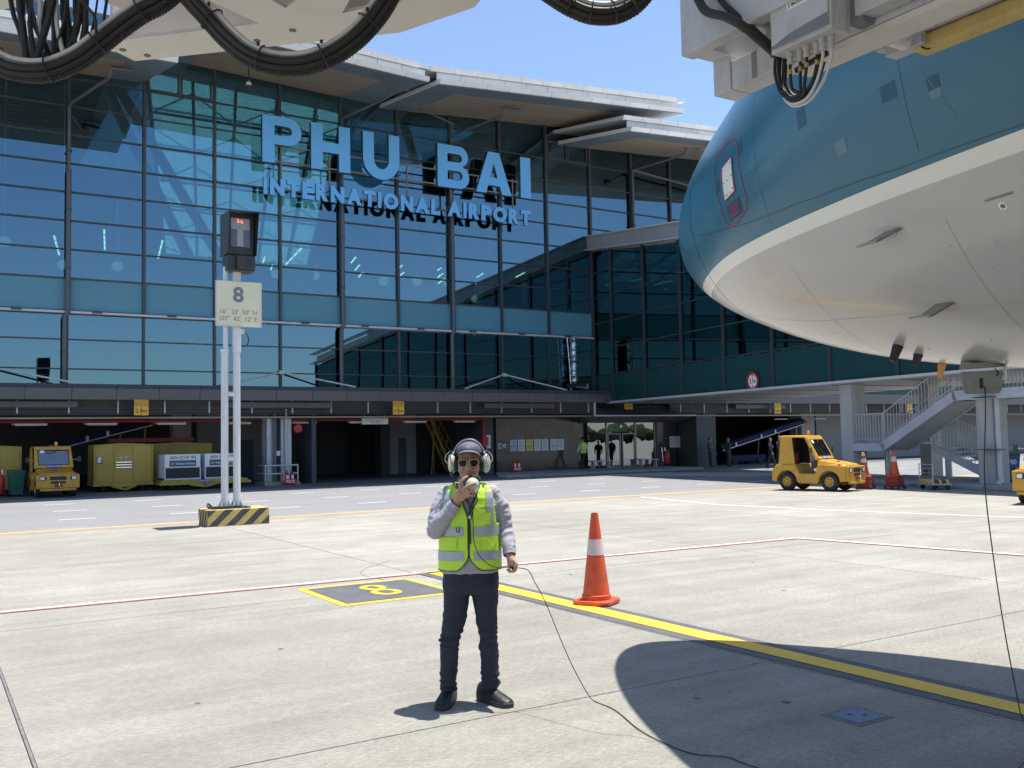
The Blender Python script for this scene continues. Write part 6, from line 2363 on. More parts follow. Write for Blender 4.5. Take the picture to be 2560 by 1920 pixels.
# open ground service hatch: fairing lip and hanging door
hp, hn = fpt(2.85, -84), V((0, 0, -1))
ht = thing_part('service_hatch', AC)
mat('hatch_grey', (0.27, 0.262, 0.24), 0.45, var=0.12, scale=6, dirt=(0.07, 0.065, 0.06), dirt_amt=0.5, dscale=8)
r_ = V((cos(YAW + 0.25), -sin(YAW + 0.25), 0))           # the door hangs facing the stand entry
d_ = V((-r_.y, r_.x, 0))
dc = V((5.56, 3.42, 0))


def hq(u, z, o=0.0):
    return dc + r_ * u + d_ * o + V((0, 0, z))


P_ = [(-0.112, 1.96), (-0.10, 1.945), (0.09, 1.945), (0.105, 1.97), (0.112, 2.085), (-0.125, 2.085)]
MB().prism([(a, b) for a, b in P_], dc, r_, (0, 0, 1), 0.012).build('door', 'hatch_grey', ht, world=True, bevel=0.006)
MB().prism([(-0.095, 1.968), (0.085, 1.968), (0.093, 2.068), (-0.105, 2.068)], dc - d_ * 0.0025 * -1, r_, (0, 0, 1), -0.004).build('door_pan', 'hatch_grey', ht, world=True, bevel=0.003)
MB().box(hq(-0.01, 2.01, -0.008), (0.022, 0.012, 0.065), Matrix.Rotation(-YAW - 0.25, 3, 'Z')).build('latch', 'print_black', ht, world=True, bevel=0.002)
MB().box(hq(0.05, 2.015, -0.006), (0.045, 0.006, 0.032), Matrix.Rotation(-YAW - 0.25, 3, 'Z')).build('placard', 'dark_metal', ht, world=True)
MB().tube(spline([hq(0.07, 2.10, -0.01), hq(0.085, 2.07, -0.02), hq(0.075, 2.05, -0.01), hq(0.06, 2.055, 0)], 4), 0.003, 6).build('wire', 'black_rubber', ht, True, world=True)
MB().hexa([hq(-0.12, 2.095, -0.05), hq(0.13, 2.105, -0.05), hq(0.13, 2.115, 0.06), hq(-0.12, 2.105, 0.06)],
          [hq(-0.06, 2.135, -0.06), hq(0.02, 2.14, -0.06), hq(0.10, 2.16, 0.10), hq(-0.10, 2.16, 0.10)]).build('lip', 'hatch_grey', ht, world=True, bevel=0.006)
MB().tube([hq(0.135, 2.13, 0.03), hq(0.135, 2.06, 0.03), hq(0.12, 2.03, 0.03)], 0.010, 10).build('drain', 'skin_white', ht, True, world=True)
# ------------------------------------------------------------------ passenger boarding bridge overhead
PB = thing('boarding_bridge', 'off-white steel passenger boarding bridge hanging over the top of the view', 'boarding bridge', (0.4, 0.2, 0))
mat('pbb_cream', (0.64, 0.61, 0.565), 0.5, var=0.05, scale=2.2, dirt=(0.40, 0.36, 0.32), dirt_amt=0.35, dscale=2.5, bump=0.03, bscale=30)
mat('pbb_web', (0.52, 0.48, 0.47), 0.5, var=0.05, scale=2, dirt=(0.34, 0.30, 0.28), dirt_amt=0.3, dscale=3)
mat('pbb_grey', (0.50, 0.50, 0.51), 0.5, var=0.07, scale=5, dirt=(0.18, 0.17, 0.16), dirt_amt=0.5, dscale=7, stretch=(1, 1, 0.5), bump=0.04)
mat('touch_up_grey', (0.19, 0.20, 0.215), 0.5, var=0.1, scale=12)
mat('bumper_yellow', (0.60, 0.45, 0.15), 0.7, var=0.12, scale=6, dirt=(0.16, 0.11, 0.04), dirt_amt=0.6, dscale=8, bump=0.1)
mat('hole_dark', (0.13, 0.115, 0.10), 0.6, var=0.2, scale=20)
mat('cable_white', (0.60, 0.59, 0.56), 0.45, var=0.08, scale=8, dirt=(0.28, 0.26, 0.22), dirt_amt=0.5, dscale=10)
mat('cable_black', (0.017, 0.016, 0.015), 0.6, var=0.3, scale=8, dirt=(0.045, 0.038, 0.03), dirt_amt=0.5, dscale=12)
mat('cable_yellow', (0.45, 0.33, 0.08), 0.5, var=0.1)


def pb(mb, name, m, smooth=False, bevel=0.0, parent=None):
    return mb.build(name, m, parent or PB, smooth, bevel, world=True)


# bottom plate of the cab frame with its notches (z 3.30)
plate = [(0.728, 4.041), (0.614, 3.954), (0.627, 3.869), (1.060, 3.447), (0.848, 3.348), (0.776, 3.310), (0.70, 3.05), (0.95, 2.9), (1.042, 3.238), (1.107, 3.274),
         (1.119, 3.193), (1.13, 2.9), (1.25, 2.85), (1.299, 3.216), (1.371, 3.116), (1.448, 3.031), (1.50, 2.70), (1.60, 2.62), (1.68, 2.80), (1.700, 2.930), (1.556, 3.259)]
pb(MB().prism(plate, (0, 0, 3.30), (1, 0, 0), (0, 1, 0), 0.012), 'bottom_plate', 'pbb_cream')
# outer web above the flange
for a, b, h in (((0.70, 3.99), (1.53, 3.215), 0.30), ((1.53, 3.215), (1.66, 2.92), 0.30)):
    pb(MB().beam((a[0], a[1], 3.312 + h / 2), (b[0], b[1], 3.312 + h / 2), 0.014, h), 'outer_web', 'pbb_web')
pb(MB().beam((1.06, 3.447, 3.44), (0.72, 3.02, 3.44), 0.014, 0.255), 'cross_web', 'pbb_web')
pb(MB().beam((0.62, 3.93, 3.44), (0.72, 4.01, 3.44), 0.012, 0.255), 'end_web', 'pbb_web')
# cab floor above
pb(MB().prism([(0.64, 3.90), (0.16, 3.45), (-0.6, 2.6), (-0.6, -2.0), (2.6, -2.0), (2.62, 2.0), (2.2, 2.0), (1.65, 2.90), (1.53, 3.2)], (0, 0, 3.60), (1, 0, 0), (0, 1, 0), 0.12), 'cab_floor', 'pbb_web')
pb(MB().bx(-0.5, 2.95, -2.0, 1.95, 3.72, 6.0), 'cab_body', 'pbb_cream')
pb(MB().bx(-0.5, 0.3, -12, -2.0, 3.6, 6.2), 'tunnel', 'pbb_cream')
for p in ((0.665, 3.945), (0.76, 3.955), (1.02, 3.60), (1.10, 3.60), (1.19, 3.44), (1.45, 3.2)):
    pb(MB().lathe([(0.0, 3.2965), (0.012, 3.2965), (0.014, 3.2990)], (p[0], p[1], 0), 'Z', 14), 'plate_hole_disc', 'hole_dark')  # flat dark discs, their colour stands in for dark holes in the plate
# small plates at the left
pb(MB().prism([(0.224, 3.792), (0.291, 3.721), (0.28, 3.4), (0.05, 3.4), (0.1, 3.75)], (0, 0, 3.30), (1, 0, 0), (0, 1, 0), 0.012), 'bottom_plate', 'pbb_cream')
pb(MB().prism([(0.535, 3.555), (0.612, 3.581), (0.70, 3.40), (0.62, 3.2), (0.5, 3.3)], (0, 0, 3.305), (1, 0, 0), (0, 1, 0), 0.012), 'bottom_plate', 'pbb_web')


# festoon cable loops: each loop bundles white hoses, black conduits and a ribbed hose
def offset_path(pts, down, deep):
    """shift a path downwards in its own plane and away from the camera"""
    P = spline(pts, 6)
    out = []
    f = V((sin(YAW), cos(YAW), 0))
    for i, p in enumerate(P):
        d = (P[min(i + 1, len(P) - 1)] - P[max(0, i - 1)]).normalized()
        n = f.cross(d).normalized()
        if n.z > 0:
            n = -n
        # keep a continuous outward normal on the steep ends
        out.append(p + n * down + f * deep)
    return out


def ribbed(path, r, pitch=0.0085):
    pts, rs = [], []
    acc = 0.0
    Q = []
    for a, b in zip(path[:-1], path[1:]):
        L = (b - a).length
        n = max(1, int(L / (pitch / 2)))
        for k in range(n):
            Q.append(a.lerp(b, k / n))
    for i, q in enumerate(Q):
        pts.append(q)
        rs.append(r if (i // 1) % 2 == 0 else r * 0.84)
    return MB().tube(pts, rs, 10)


def festoon(label_i, pts, white=True):
    L = thing_part('cable_loop', PB)
    if white:
        for dn, dp in ((-0.016, 0.0), (-0.006, 0.014)):
            MB().tube(offset_path(pts, dn, dp), 0.0085, 10).build('white_hose', 'cable_white', L, True, world=True)
    MB().tube(offset_path(pts, 0.010, -0.004), 0.0125, 10).build('black_conduit', 'cable_black', L, True, world=True)
    MB().tube(offset_path(pts, 0.004, 0.022), 0.0125, 10).build('black_conduit', 'cable_black', L, True, world=True)
    MB().tube(offset_path(pts, 0.028, 0.004), 0.010, 10).build('black_conduit', 'cable_black', L, True, world=True)
    MB().tube(offset_path(pts, 0.020, 0.020), 0.013, 10).build('black_conduit', 'cable_black', L, True, world=True)
    rp = offset_path(pts, 0.036, 0.022)
    ribbed(rp, 0.0155).build('ribbed_hose', 'cable_black', L, True, world=True)
    P = offset_path(pts, 0.012, 0.006)
    for u in (0.2, 0.42, 0.62, 0.82):
        i = int(u * (len(P) - 2))
        p, d = P[i], (P[i + 1] - P[i]).normalized()
        f = V((sin(YAW), cos(YAW), 0))
        n = f.cross(d).normalized()
        ring = [p + (f * 0.034 * cos(a) + n * 0.042 * sin(a)) for a in [2 * pi * k / 14 for k in range(15)]]
        MB().tube(ring, 0.003, 5).build('cable_tie', 'cable_black', L, world=True)
        MB().box(p + n * 0.0 + V((0, 0, 0.036 if u < 0.7 else 0.03)) - f * 0.03, (0.008, 0.008, 0.010)).build('tie_clip', 'cable_black', L, world=True)
    return L


loop1 = [(0.05, 3.507, 3.16), (0.128, 3.458, 3.055), (0.203, 3.411, 2.982), (0.263, 3.373, 2.958), (0.332, 3.330, 2.958), (0.402, 3.287, 2.990), (0.461, 3.250, 3.040), (0.520, 3.213, 3.096), (0.580, 3.175, 3.145), (0.639, 3.138, 3.182), (0.70, 3.10, 3.25)]
loop2 = [(0.68, 3.112, 3.26), (0.744, 3.073, 3.170), (0.783, 3.048, 3.118), (0.828, 3.020, 3.056), (0.886, 2.984, 2.998), (0.957, 2.940, 2.966), (1.036, 2.890, 2.964), (1.108, 2.846, 2.994), (1.168, 2.808, 3.042), (1.214, 2.780, 3.098), (1.248, 2.758, 3.155), (1.29, 2.73, 3.25)]
loop3 = [(1.81, 2.64, 3.30), (1.878, 2.600, 3.245), (1.913, 2.578, 3.222), (1.946, 2.557, 3.206), (1.984, 2.533, 3.200), (2.020, 2.511, 3.204), (2.052, 2.491, 3.220), (2.081, 2.473, 3.246), (2.12, 2.45, 3.30)]
festoon(1, loop1)
festoon(2, loop2)
festoon(3, loop3)
# drop of many cables into the left loop
tops = [(0.218, 3.343), (0.190, 3.36), (0.247, 3.324), (0.264, 3.314), (0.275, 3.309), (0.293, 3.295), (0.305, 3.288), (0.330, 3.272), (0.342, 3.265), (0.359, 3.254), (0.369, 3.248), (0.394, 3.233), (0.420, 3.216), (0.438, 3.205), (0.235, 3.335), (0.283, 3.302), (0.318, 3.280), (0.350, 3.26), (0.258, 3.318), (0.312, 3.284), (0.380, 3.24), (0.230, 3.34)]
bots = [(0.239, 3.329), (0.236, 3.331), (0.261, 3.316), (0.273, 3.308), (0.285, 3.301), (0.312, 3.284), (0.317, 3.281), (0.331, 3.272), (0.346, 3.262), (0.351, 3.259), (0.368, 3.249), (0.375, 3.244), (0.385, 3.238), (0.392, 3.234), (0.300, 3.29), (0.25, 3.32), (0.345, 3.26), (0.31, 3.285), (0.292, 3.296), (0.268, 3.31), (0.34, 3.265), (0.255, 3.32)]
drop = thing_part('cable_drop', PB)
rnd = random.Random(3)
for i, (a, b) in enumerate(zip(tops, bots)):
    off = rnd.uniform(0.06, 0.13)
    f = V((sin(YAW), cos(YAW), 0)) * off
    m1 = V(((a[0] * 0.6 + b[0] * 0.4) + rnd.uniform(-0.012, 0.012), a[1] * 0.6 + b[1] * 0.4, 3.09))
    pts = spline([V((a[0] + (a[0] - b[0]) * 0.4, a[1] + (a[1] - b[1]) * 0.4, 3.30)) + f, V((a[0], a[1], 3.16)) + f, m1 + f, V((b[0], b[1], 2.965 + rnd.uniform(0, 0.02))) + f], 5)
    r = rnd.choice((0.0035, 0.005, 0.006, 0.008, 0.011))
    mm = 'cable_yellow' if i == 9 else ('cable_white' if i in (4, 16) else 'cable_black')
    if i == 9:
        r, f = 0.004, f
    if i in (8,):
        ribbed(pts, 0.011, 0.007).build('ribbed_hose', 'cable_black', drop, True, world=True)
    else:
        MB().tube(pts, r, 8).build('cable', mm, drop, True, world=True)
MB().tube(spline([V((0.40, 3.235, 3.17)), V((0.43, 3.215, 3.13)), V((0.455, 3.2, 3.09)), V((0.46, 3.2, 3.04))], 5), 0.005, 8).build('cable', 'cable_black', drop, True, world=True)

# right-hand frame beside the fuselage
pb(MB().bx(2.675, 2.745, 2.05, 2.90, 3.30, 3.95), 'edge_beam', 'pbb_grey', bevel=0.006)
pb(MB().bx(2.745, 3.05, 2.80, 2.895, 3.31, 3.95), 'edge_beam', 'pbb_grey')
pb(MB().bx(2.80, 3.02, 2.60, 2.68, 3.34, 3.60), 'inner_rib', 'pbb_web')
pb(MB().bx(2.86, 2.98, 2.805, 2.905, 3.165, 3.42), 'post', 'pbb_grey', bevel=0.005)
pb(MB().bx(2.865, 2.975, 1.0, 2.804, 3.165, 3.285), 'lower_rail', 'pbb_grey', bevel=0.005)
pb(MB().bx(2.8645, 2.9755, 2.66, 2.69, 3.17, 3.28), 'touch_up_band', 'touch_up_grey')
pb(MB().bx(2.862, 2.985, 1.0, 2.50, 3.135, 3.160), 'rail_flange', 'pbb_cream')
pb(MB().beam((2.78, 2.62, 3.60), (2.78, 2.40, 3.20), 0.05, 0.06, (1, 0, 0)), 'diagonal_brace', 'pbb_grey', bevel=0.004)
pb(MB().cyl((2.80, 2.72, 3.60), (2.80, 2.52, 3.28), 0.028, 14), 'brace_tube', 'pbb_web', True)
pb(MB().bx(2.99, 3.05, 1.0, 2.60, 3.30, 3.9), 'inner_wall', 'pbb_web')
pb(MB().bx(2.78, 2.86, 1.0, 2.12, 3.19, 3.6), 'upper_rail', 'pbb_grey', bevel=0.004)
for pts, r in (([(2.62, 2.75, 3.50), (2.62, 2.69, 3.40), (2.62, 2.585, 3.335), (2.64, 2.50, 3.26), (2.78, 2.47, 3.17)], 0.018),
               ([(2.66, 2.70, 3.52), (2.66, 2.62, 3.40), (2.70, 2.54, 3.30), (2.82, 2.50, 3.20)], 0.012)):
    pb(MB().tube(spline(pts, 6), r, 10), 'cable', 'cable_black', True)
ribbed(spline([(2.80, 2.58, 3.40), (2.82, 2.55, 3.32), (2.83, 2.54, 3.20)], 8), 0.014, 0.01).build('ribbed_hose', 'cable_black', PB, True, world=True)
# junction box
JB = thing_part('junction_box', PB)
pb(MB().bx(2.70, 2.80, 2.155, 2.435, 3.145, 3.40), 'box', 'pbb_grey', bevel=0.004, parent=JB)
pb(MB().bx(2.694, 2.699, 2.165, 2.425, 3.155, 3.39), 'lid', 'pbb_grey', bevel=0.002, parent=JB)
pt = MB()
pt.add([(2.6925, 2.425, 3.157), (2.6925, 2.165, 3.157), (2.6925, 2.165, 3.205), (2.6925, 2.26, 3.198), (2.6925, 2.34, 3.19), (2.6925, 2.40, 3.175), (2.6925, 2.425, 3.17)], [(0, 1, 2, 3, 4, 5, 6)])
pb(pt, 'touch_up_paint', 'touch_up_grey', parent=JB)
pb(MB().bx(2.690, 2.6935, 2.235, 2.345, 3.278, 3.302), 'label_strip', 'print_white', parent=JB)
text('lettering', 'J BOX 01', 0.095, 0.014, (2.6895, 2.338, 3.283), (0, -1, 0), (0, 0, 1), 'print_black', JB, 0.001, 0.02, True)
pb(MB().lathe([(0.0, -0.002), (0.006, -0.002), (0.006, 0.002), (0, 0.002)], (2.692, 2.415, 3.315), 'X', 12), 'lid_screw', 'dark_metal', parent=JB)
pb(MB().bx(2.80, 2.86, 2.10, 2.155, 3.17, 3.30), 'side_bracket', 'touch_up_grey', parent=JB)
mat('gland', (0.48, 0.46, 0.42), 0.5, var=0.1)
gl_y = [2.385, 2.347, 2.308, 2.270, 2.235, 2.205]
lpr = random.Random(5)
for i, y in enumerate(gl_y):
    x = 2.745 + 0.012 * (i % 2)
    g_ = MB().lathe([(0.0, 3.1448), (0.0135, 3.1448), (0.0135, 3.128), (0.0105, 3.126), (0.0105, 3.115), (0.0125, 3.113), (0.0125, 3.103), (0.007, 3.099), (0, 3.099)], (x, y, 0), 'Z', 14)
    pb(g_, 'cable_gland', 'gland', True, parent=JB)
    w = i >= 4
    dz = 0.0 if not w else -0.012
    yy = 2.455 + 0.004 * (i % 3)
    low = 2.985 - 0.006 * i
    pts = [(x, y, 3.105), (x, y + 0.002, 3.07), (x + 0.01, y + (2.40 - y) * 0.25, 3.01 + dz), (x + 0.02, 2.36 + (2.40 - y) * -0.15, low + dz * 0.4), (x + 0.025, 2.41, low + 0.002), (x + 0.03, 2.45, low + 0.05), (x + 0.04, yy, 3.10), (x + 0.05, yy, 3.18)]
    pb(MB().tube(spline(pts, 6), 0.0058 if w else 0.0062, 9), 'cable', 'cable_white' if w else 'cable_black', True, parent=JB)
    if not w:
        pb(MB().cyl((x, y, 3.063), (x, y + 0.002, 3.080), 0.0078, 10), 'cable_tag', 'cable_yellow', True, parent=JB)
pb(MB().beam((2.79, 2.40, 3.09), (2.79, 2.25, 3.105), 0.012, 0.018), 'cable_clamp', 'cable_black', parent=JB)
for dx, dy in ((0.0, 0.01), (0.012, 0.018), (0.02, 0.0), (-0.008, 0.02)):
    pb(MB().tube(spline([(2.775 + dx, 2.455 + dy, 3.17), (2.775 + dx, 2.46 + dy, 3.10), (2.775 + dx, 2.435 + dy, 3.02), (2.775 + dx, 2.39 + dy, 2.985), (2.775 + dx, 2.34, 2.985), (2.775 + dx, 2.30, 3.02), (2.775 + dx, 2.27, 3.08)], 6), 0.006, 8), 'cable', 'cable_black', True, parent=JB)

# bumper with its sensor
pb(MB().bx(3.21, 3.26, 0.6, 2.36, 3.235, 3.42), 'bumper_beam', 'pbb_web')
pb(MB().bx(3.22, 3.31, 0.6, 2.20, 3.175, 3.234), 'bumper', 'bumper_yellow', bevel=0.012)
pb(MB().bx(2.98, 3.22, 2.34, 2.40, 3.30, 3.42), 'bumper_bracket', 'pbb_web')
pb(MB().hexa([(3.19, 2.30, 3.19), (3.26, 2.30, 3.19), (3.26, 2.14, 3.19), (3.19, 2.14, 3.19)], [(3.19, 2.30, 3.235), (3.26, 2.30, 3.235), (3.26, 2.14, 3.235), (3.19, 2.14, 3.235)]), 'sensor_plate', 'pbb_grey')
pb(MB().cyl((3.19, 2.21, 3.215), (3.10, 2.21, 3.215), 0.032, 18), 'sensor_disc', 'white_paint', True)
pb(MB().box((3.165, 2.115, 3.235), (0.03, 0.085, 0.03)), 'limit_switch', 'steel_galv', bevel=0.003)
pb(MB().tube(spline([(3.16, 2.15, 3.23), (3.15, 2.21, 3.225), (3.15, 2.26, 3.24), (3.12, 2.36, 3.31)], 5), 0.007, 8), 'cable', 'cable_black', True)
pb(MB().tube(spline([(3.21, 2.155, 3.18), (3.21, 2.135, 3.165), (3.21, 2.12, 3.16)], 4), 0.004, 6), 'cable', 'cable_black', True)
# ------------------------------------------------------------------ people
mat('skin', (0.40, 0.235, 0.165), 0.5, var=0.08, scale=14, bump=0.02, bscale=200, rvar=0.06)
mat('lip', (0.25, 0.10, 0.085), 0.45, var=0.05)
mat('hair', (0.012, 0.011, 0.011), 0.55, var=0.2, scale=60, bump=0.3, bscale=150)
mat('shirt_grey', (0.34, 0.335, 0.375), 0.8, var=0.05, scale=9, bump=0.10, bscale=18)
mat('vest_green', (0.50, 0.76, 0.05), 0.6, var=0.05, scale=10, bump=0.18, bscale=30)
mat('reflective_tape', (0.36, 0.40, 0.43), 0.35, var=0.06, scale=40, metal=0.2)
mat('vest_edge', (0.02, 0.022, 0.02), 0.6, var=0.1)
mat('trouser_navy', (0.017, 0.021, 0.040), 0.8, var=0.25, scale=9, bump=0.25, bscale=16)
mat('shoe_black', (0.012, 0.012, 0.013), 0.5, var=0.25, scale=20, bump=0.2)
mat('shoe_sole', (0.03, 0.03, 0.032), 0.6, var=0.2)
mat('cap_grey', (0.085, 0.08, 0.115), 0.7, var=0.08, scale=20, bump=0.15, bscale=90)
mat('cap_under', (0.015, 0.014, 0.017), 0.8, var=0.1)
mat('headset_green', (0.46, 0.52, 0.40), 0.35, var=0.06, scale=10, coat=0.2)
mat('gold', (0.75, 0.50, 0.33), 0.25, metal=1.0, var=0.05)
mat('sunglass', (0.010, 0.005, 0.005), 0.08, var=0.05, spec=0.18)


def limb(mb, pts, rs, seg=14):
    P = spline(pts, 4)
    R = []
    n = len(pts) - 1
    for i in range(n):
        for k in range(4):
            R.append(rs[i] + (rs[i + 1] - rs[i]) * k / 4)
    R.append(rs[-1])
    mb.tube(P, R, seg)
    ell(mb, P[0], (R[0],) * 3, 12, 8)
    ell(mb, P[-1], (R[-1],) * 3, 12, 8)
    return mb


# ---- the person in the foreground: local x = right in the picture, y = away, z = up
PERS = thing('person', 'person in yellow-green safety vest, cap, sunglasses and headset speaking into a microphone', 'person', (3.089, 5.499, 0), -YAW)
B = MB()
# head
ell(B, (0, 0.018, 1.598), (0.076, 0.094, 0.094), 24, 16)
ell(B, (0, -0.018, 1.555), (0.0725, 0.074, 0.090), 24, 16)
ell(B, (0, -0.024, 1.502), (0.062, 0.062, 0.052), 20, 12)
ell(B, (0, -0.062, 1.468), (0.030, 0.028, 0.024), 14, 10)
for s in (-1, 1):
    ell(B, (0.040 * s, -0.058, 1.528), (0.030, 0.032, 0.030), 14, 10)
    ell(B, (0.0155 * s, -0.0985, 1.5305), (0.011, 0.012, 0.009), 12, 8)
    ell(B, (0.079 * s, 0.022, 1.556), (0.012, 0.026, 0.034), 12, 8)
    ell(B, (0.033 * s, -0.074, 1.592), (0.028, 0.020, 0.012), 12, 8)
B.tube([(0, -0.082, 1.588), (0, -0.096, 1.558), (0, -0.108, 1.535)], [0.010, 0.0115, 0.0135], 12)
ell(B, (0, -0.106, 1.5335), (0.0135, 0.013, 0.011), 12, 8)
ell(B, (0, -0.084, 1.503), (0.030, 0.016, 0.020), 14, 8)
limb(B, [(0, 0.028, 1.40), (0, 0.020, 1.46), (0, 0.012, 1.52)], [0.062, 0.056, 0.055], 18)
# core, arms and legs
loft(B, [(0, 0.035, z, rx, ry) for z, rx, ry in ((0.78, 0.15, 0.10), (0.95, 0.16, 0.10), (1.15, 0.165, 0.10), (1.32, 0.165, 0.09), (1.40, 0.12, 0.07), (1.43, 0.07, 0.055))], 20)
RW = V((-0.082, -0.128, 1.318))
limb(B, [(-0.140, 0.035, 1.350), (-0.205, -0.012, 1.25), (-0.226, -0.052, 1.135)], [0.042, 0.040, 0.036])
limb(B, [(-0.226, -0.052, 1.135), (-0.165, -0.095, 1.215), RW], [0.036, 0.034, 0.027])
LW = V((0.258, -0.055, 0.968))
limb(B, [(0.135, 0.035, 1.350), (0.206, 0.045, 1.25), (0.228, 0.040, 1.13)], [0.042, 0.040, 0.036])
limb(B, [(0.228, 0.040, 1.13), (0.246, -0.005, 1.05), LW], [0.036, 0.034, 0.026])
limb(B, [(-0.09, 0.03, 0.82), (-0.116, 0.02, 0.55), (-0.150, 0.01, 0.42), (-0.158, 0.03, 0.28), (-0.162, 0.05, 0.08)], [0.08, 0.07, 0.05, 0.05, 0.038])
limb(B, [(0.085, 0.03, 0.82), (0.098, 0.02, 0.55), (0.105, 0.01, 0.42), (0.111, 0.03, 0.28), (0.108, 0.05, 0.08)], [0.08, 0.065, 0.05, 0.047, 0.038])
for c in ((-0.165, 0.04, 0.055), (0.118, 0.04, 0.055)):
    ell(B, c, (0.028, 0.035, 0.03), 12, 8)
# right hand (picture left) closed round the microphone
limb(B, [RW, (-0.070, -0.148, 1.350), (-0.050, -0.166, 1.385)], [0.026, 0.030, 0.031], 14)
limb(B, [(-0.062, -0.150, 1.356), (-0.040, -0.168, 1.400)], [0.026, 0.027], 12)
limb(B, [(-0.045, -0.160, 1.352), (-0.022, -0.175, 1.385)], [0.026, 0.024], 12)
MC = V((0.026, -0.142, 1.432))
limb(B, [(-0.052, -0.170, 1.402), (-0.050, -0.184, 1.442), (-0.030, -0.184, 1.470), (-0.006, -0.176, 1.485)], [0.0125, 0.0112, 0.0105, 0.0092], 10)
limb(B, [(-0.040, -0.178, 1.394), (-0.014, -0.198, 1.418), (0.016, -0.203, 1.434), (0.044, -0.192, 1.446)], [0.0125, 0.0112, 0.0105, 0.009], 10)
limb(B, [(-0.026, -0.180, 1.376), (0.004, -0.198, 1.390), (0.028, -0.198, 1.393), (0.047, -0.185, 1.388)], [0.0122, 0.011, 0.0102, 0.009], 10)
limb(B, [(-0.018, -0.174, 1.358), (0.010, -0.188, 1.366), (0.030, -0.186, 1.366), (0.042, -0.175, 1.362)], [0.0112, 0.010, 0.0092, 0.0082], 10)
limb(B, [(-0.070, -0.140, 1.352), (-0.056, -0.122, 1.392), (-0.036, -0.112, 1.424)], [0.0140, 0.0122, 0.0105], 10)
# left hand (picture right) lightly closed on the cord
limb(B, [LW, (0.268, -0.072, 0.940), (0.276, -0.080, 0.915)], [0.026, 0.029, 0.028], 14)
limb(B, [(0.262, -0.066, 0.935), (0.262, -0.078, 0.905)], [0.022, 0.022], 12)
for k, (dx, L_) in enumerate(((0.0, 1.0), (-0.006, 1.04), (-0.013, 1.0), (-0.021, 0.88))):
    y = -0.098 + 0.020 * k
    limb(B, [(0.290 + dx, y, 0.908), (0.296 + dx, y - 0.006, 0.884 - 0.004 * k), (0.280 + dx, y - 0.014, 0.868 - 0.003 * k), (0.264 + dx, y - 0.012, 0.878 - 0.002 * k)], [0.0115, 0.0108, 0.0100, 0.0088], 10)
limb(B, [(0.290, -0.100, 0.935), (0.302, -0.118, 0.915), (0.292, -0.124, 0.893)], [0.0135, 0.0118, 0.0098], 10)
body_me = remesh(B.mesh('body'), 0.0042, 3, 0.5)
add_mesh('body', body_me, 'skin', PERS)
# mouth
mo = MB()
mo.tube(spline([(-0.028, -0.083, 1.5085), (-0.014, -0.0985, 1.5045), (0, -0.1015, 1.5035), (0.014, -0.0985, 1.505), (0.029, -0.083, 1.510)], 4), 0.0032, 8)
mo.build('lips', 'lip', PERS, True)
# hair under the cap
hm = MB()
ell(hm, (0, 0.030, 1.590), (0.080, 0.090, 0.080), 24, 14)
hm.build('hair', 'hair', PERS, True)

# cap: crown and curved peak
cm = MB()
n0 = 0
seg, rg = 32, 10
for i in range(rg + 1):
    t = i / rg
    a = t * pi / 2
    for k in range(seg):
        b_ = 2 * pi * k / seg
        front = max(0, -sin(b_))
        zb = 1.634 + 0.010 * front
        cm.v.append(V((0.0865 * cos(a) * cos(b_), 0.012 + 0.104 * cos(a) * sin(b_), zb + (1.712 - zb) * sin(a) ** 0.9)))
for i in range(rg):
    for k in range(seg):
        a, b_ = i * seg + k, i * seg + (k + 1) % seg
        cm.f.append((a, b_, b_ + seg, a + seg))
cm.build('cap_crown', 'cap_grey', PERS, True)


def peak(dz):
    m = MB()
    nu, nv = 18, 6
    for i in range(nu + 1):
        u = -1 + 2 * i / nu
        th = u * radians(78)
        for k in range(nv + 1):
            v = k / nv
            ext = 0.066 * cos(u * pi / 2 * 0.86) * v
            x = 0.0855 * sin(th) * (1 + 0.05 * v)
            y = 0.012 - 0.102 * cos(th) - ext
            z = 1.652 - 0.050 * abs(u) ** 2.2 - 0.004 * v - 0.008 * v * (1 - u * u) + dz
            m.v.append(V((x, y, z)))
    for i in range(nu):
        for k in range(nv):
            q = i * (nv + 1) + k
            m.f.append((q, q + nv + 1, q + nv + 2, q + 1))
    return m


peak(0.004).build('cap_peak', 'cap_grey', PERS, True)
peak(0.0).build('cap_peak_underside', 'cap_under', PERS, True)
MB().add([(-0.010, -0.0915, 1.670), (0.010, -0.0915, 1.670), (0.004, -0.089, 1.692), (-0.004, -0.089, 1.692)], [(0, 1, 2, 3)]).build('cap_badge', 'print_white', PERS)

# sunglasses
for s in (-1, 1):
    lens = []
    for x, z in ((0.007, 0.017), (0.028, 0.0205), (0.052, 0.019), (0.0635, 0.012), (0.0635, -0.004), (0.055, -0.0205), (0.038, -0.0265), (0.020, -0.022), (0.010, -0.006)):
        lens.append((x, z))
    P3 = [V((s * x, -0.1045 + 9.0 * (x - 0.012) ** 2 * 0.9, 1.5725 + z)) for x, z in lens]
    cx = sum(p.x for p in P3) / len(P3)
    cz = sum(p.z for p in P3) / len(P3)
    loop = spline(P3 + [P3[0]], 4)
    lm = MB()
    c_ = V((cx, -0.1075, cz))
    lm.v = [c_] + loop[:-1]
    K_ = len(loop) - 1
    lm.f = [(0, 1 + i, 1 + (i + 1) % K_) for i in range(K_)]
    lm.build('sunglass_lens', 'sunglass', PERS, True)
    MB().tube(loop, 0.0016, 6, False).build('sunglass_frame', 'gold', PERS, True)
    MB().tube([(s * 0.0635, -0.084, 1.582), (s * 0.078, -0.06, 1.583), (s * 0.082, 0.02, 1.58)], 0.0014, 6).build('sunglass_arm', 'gold', PERS, True)
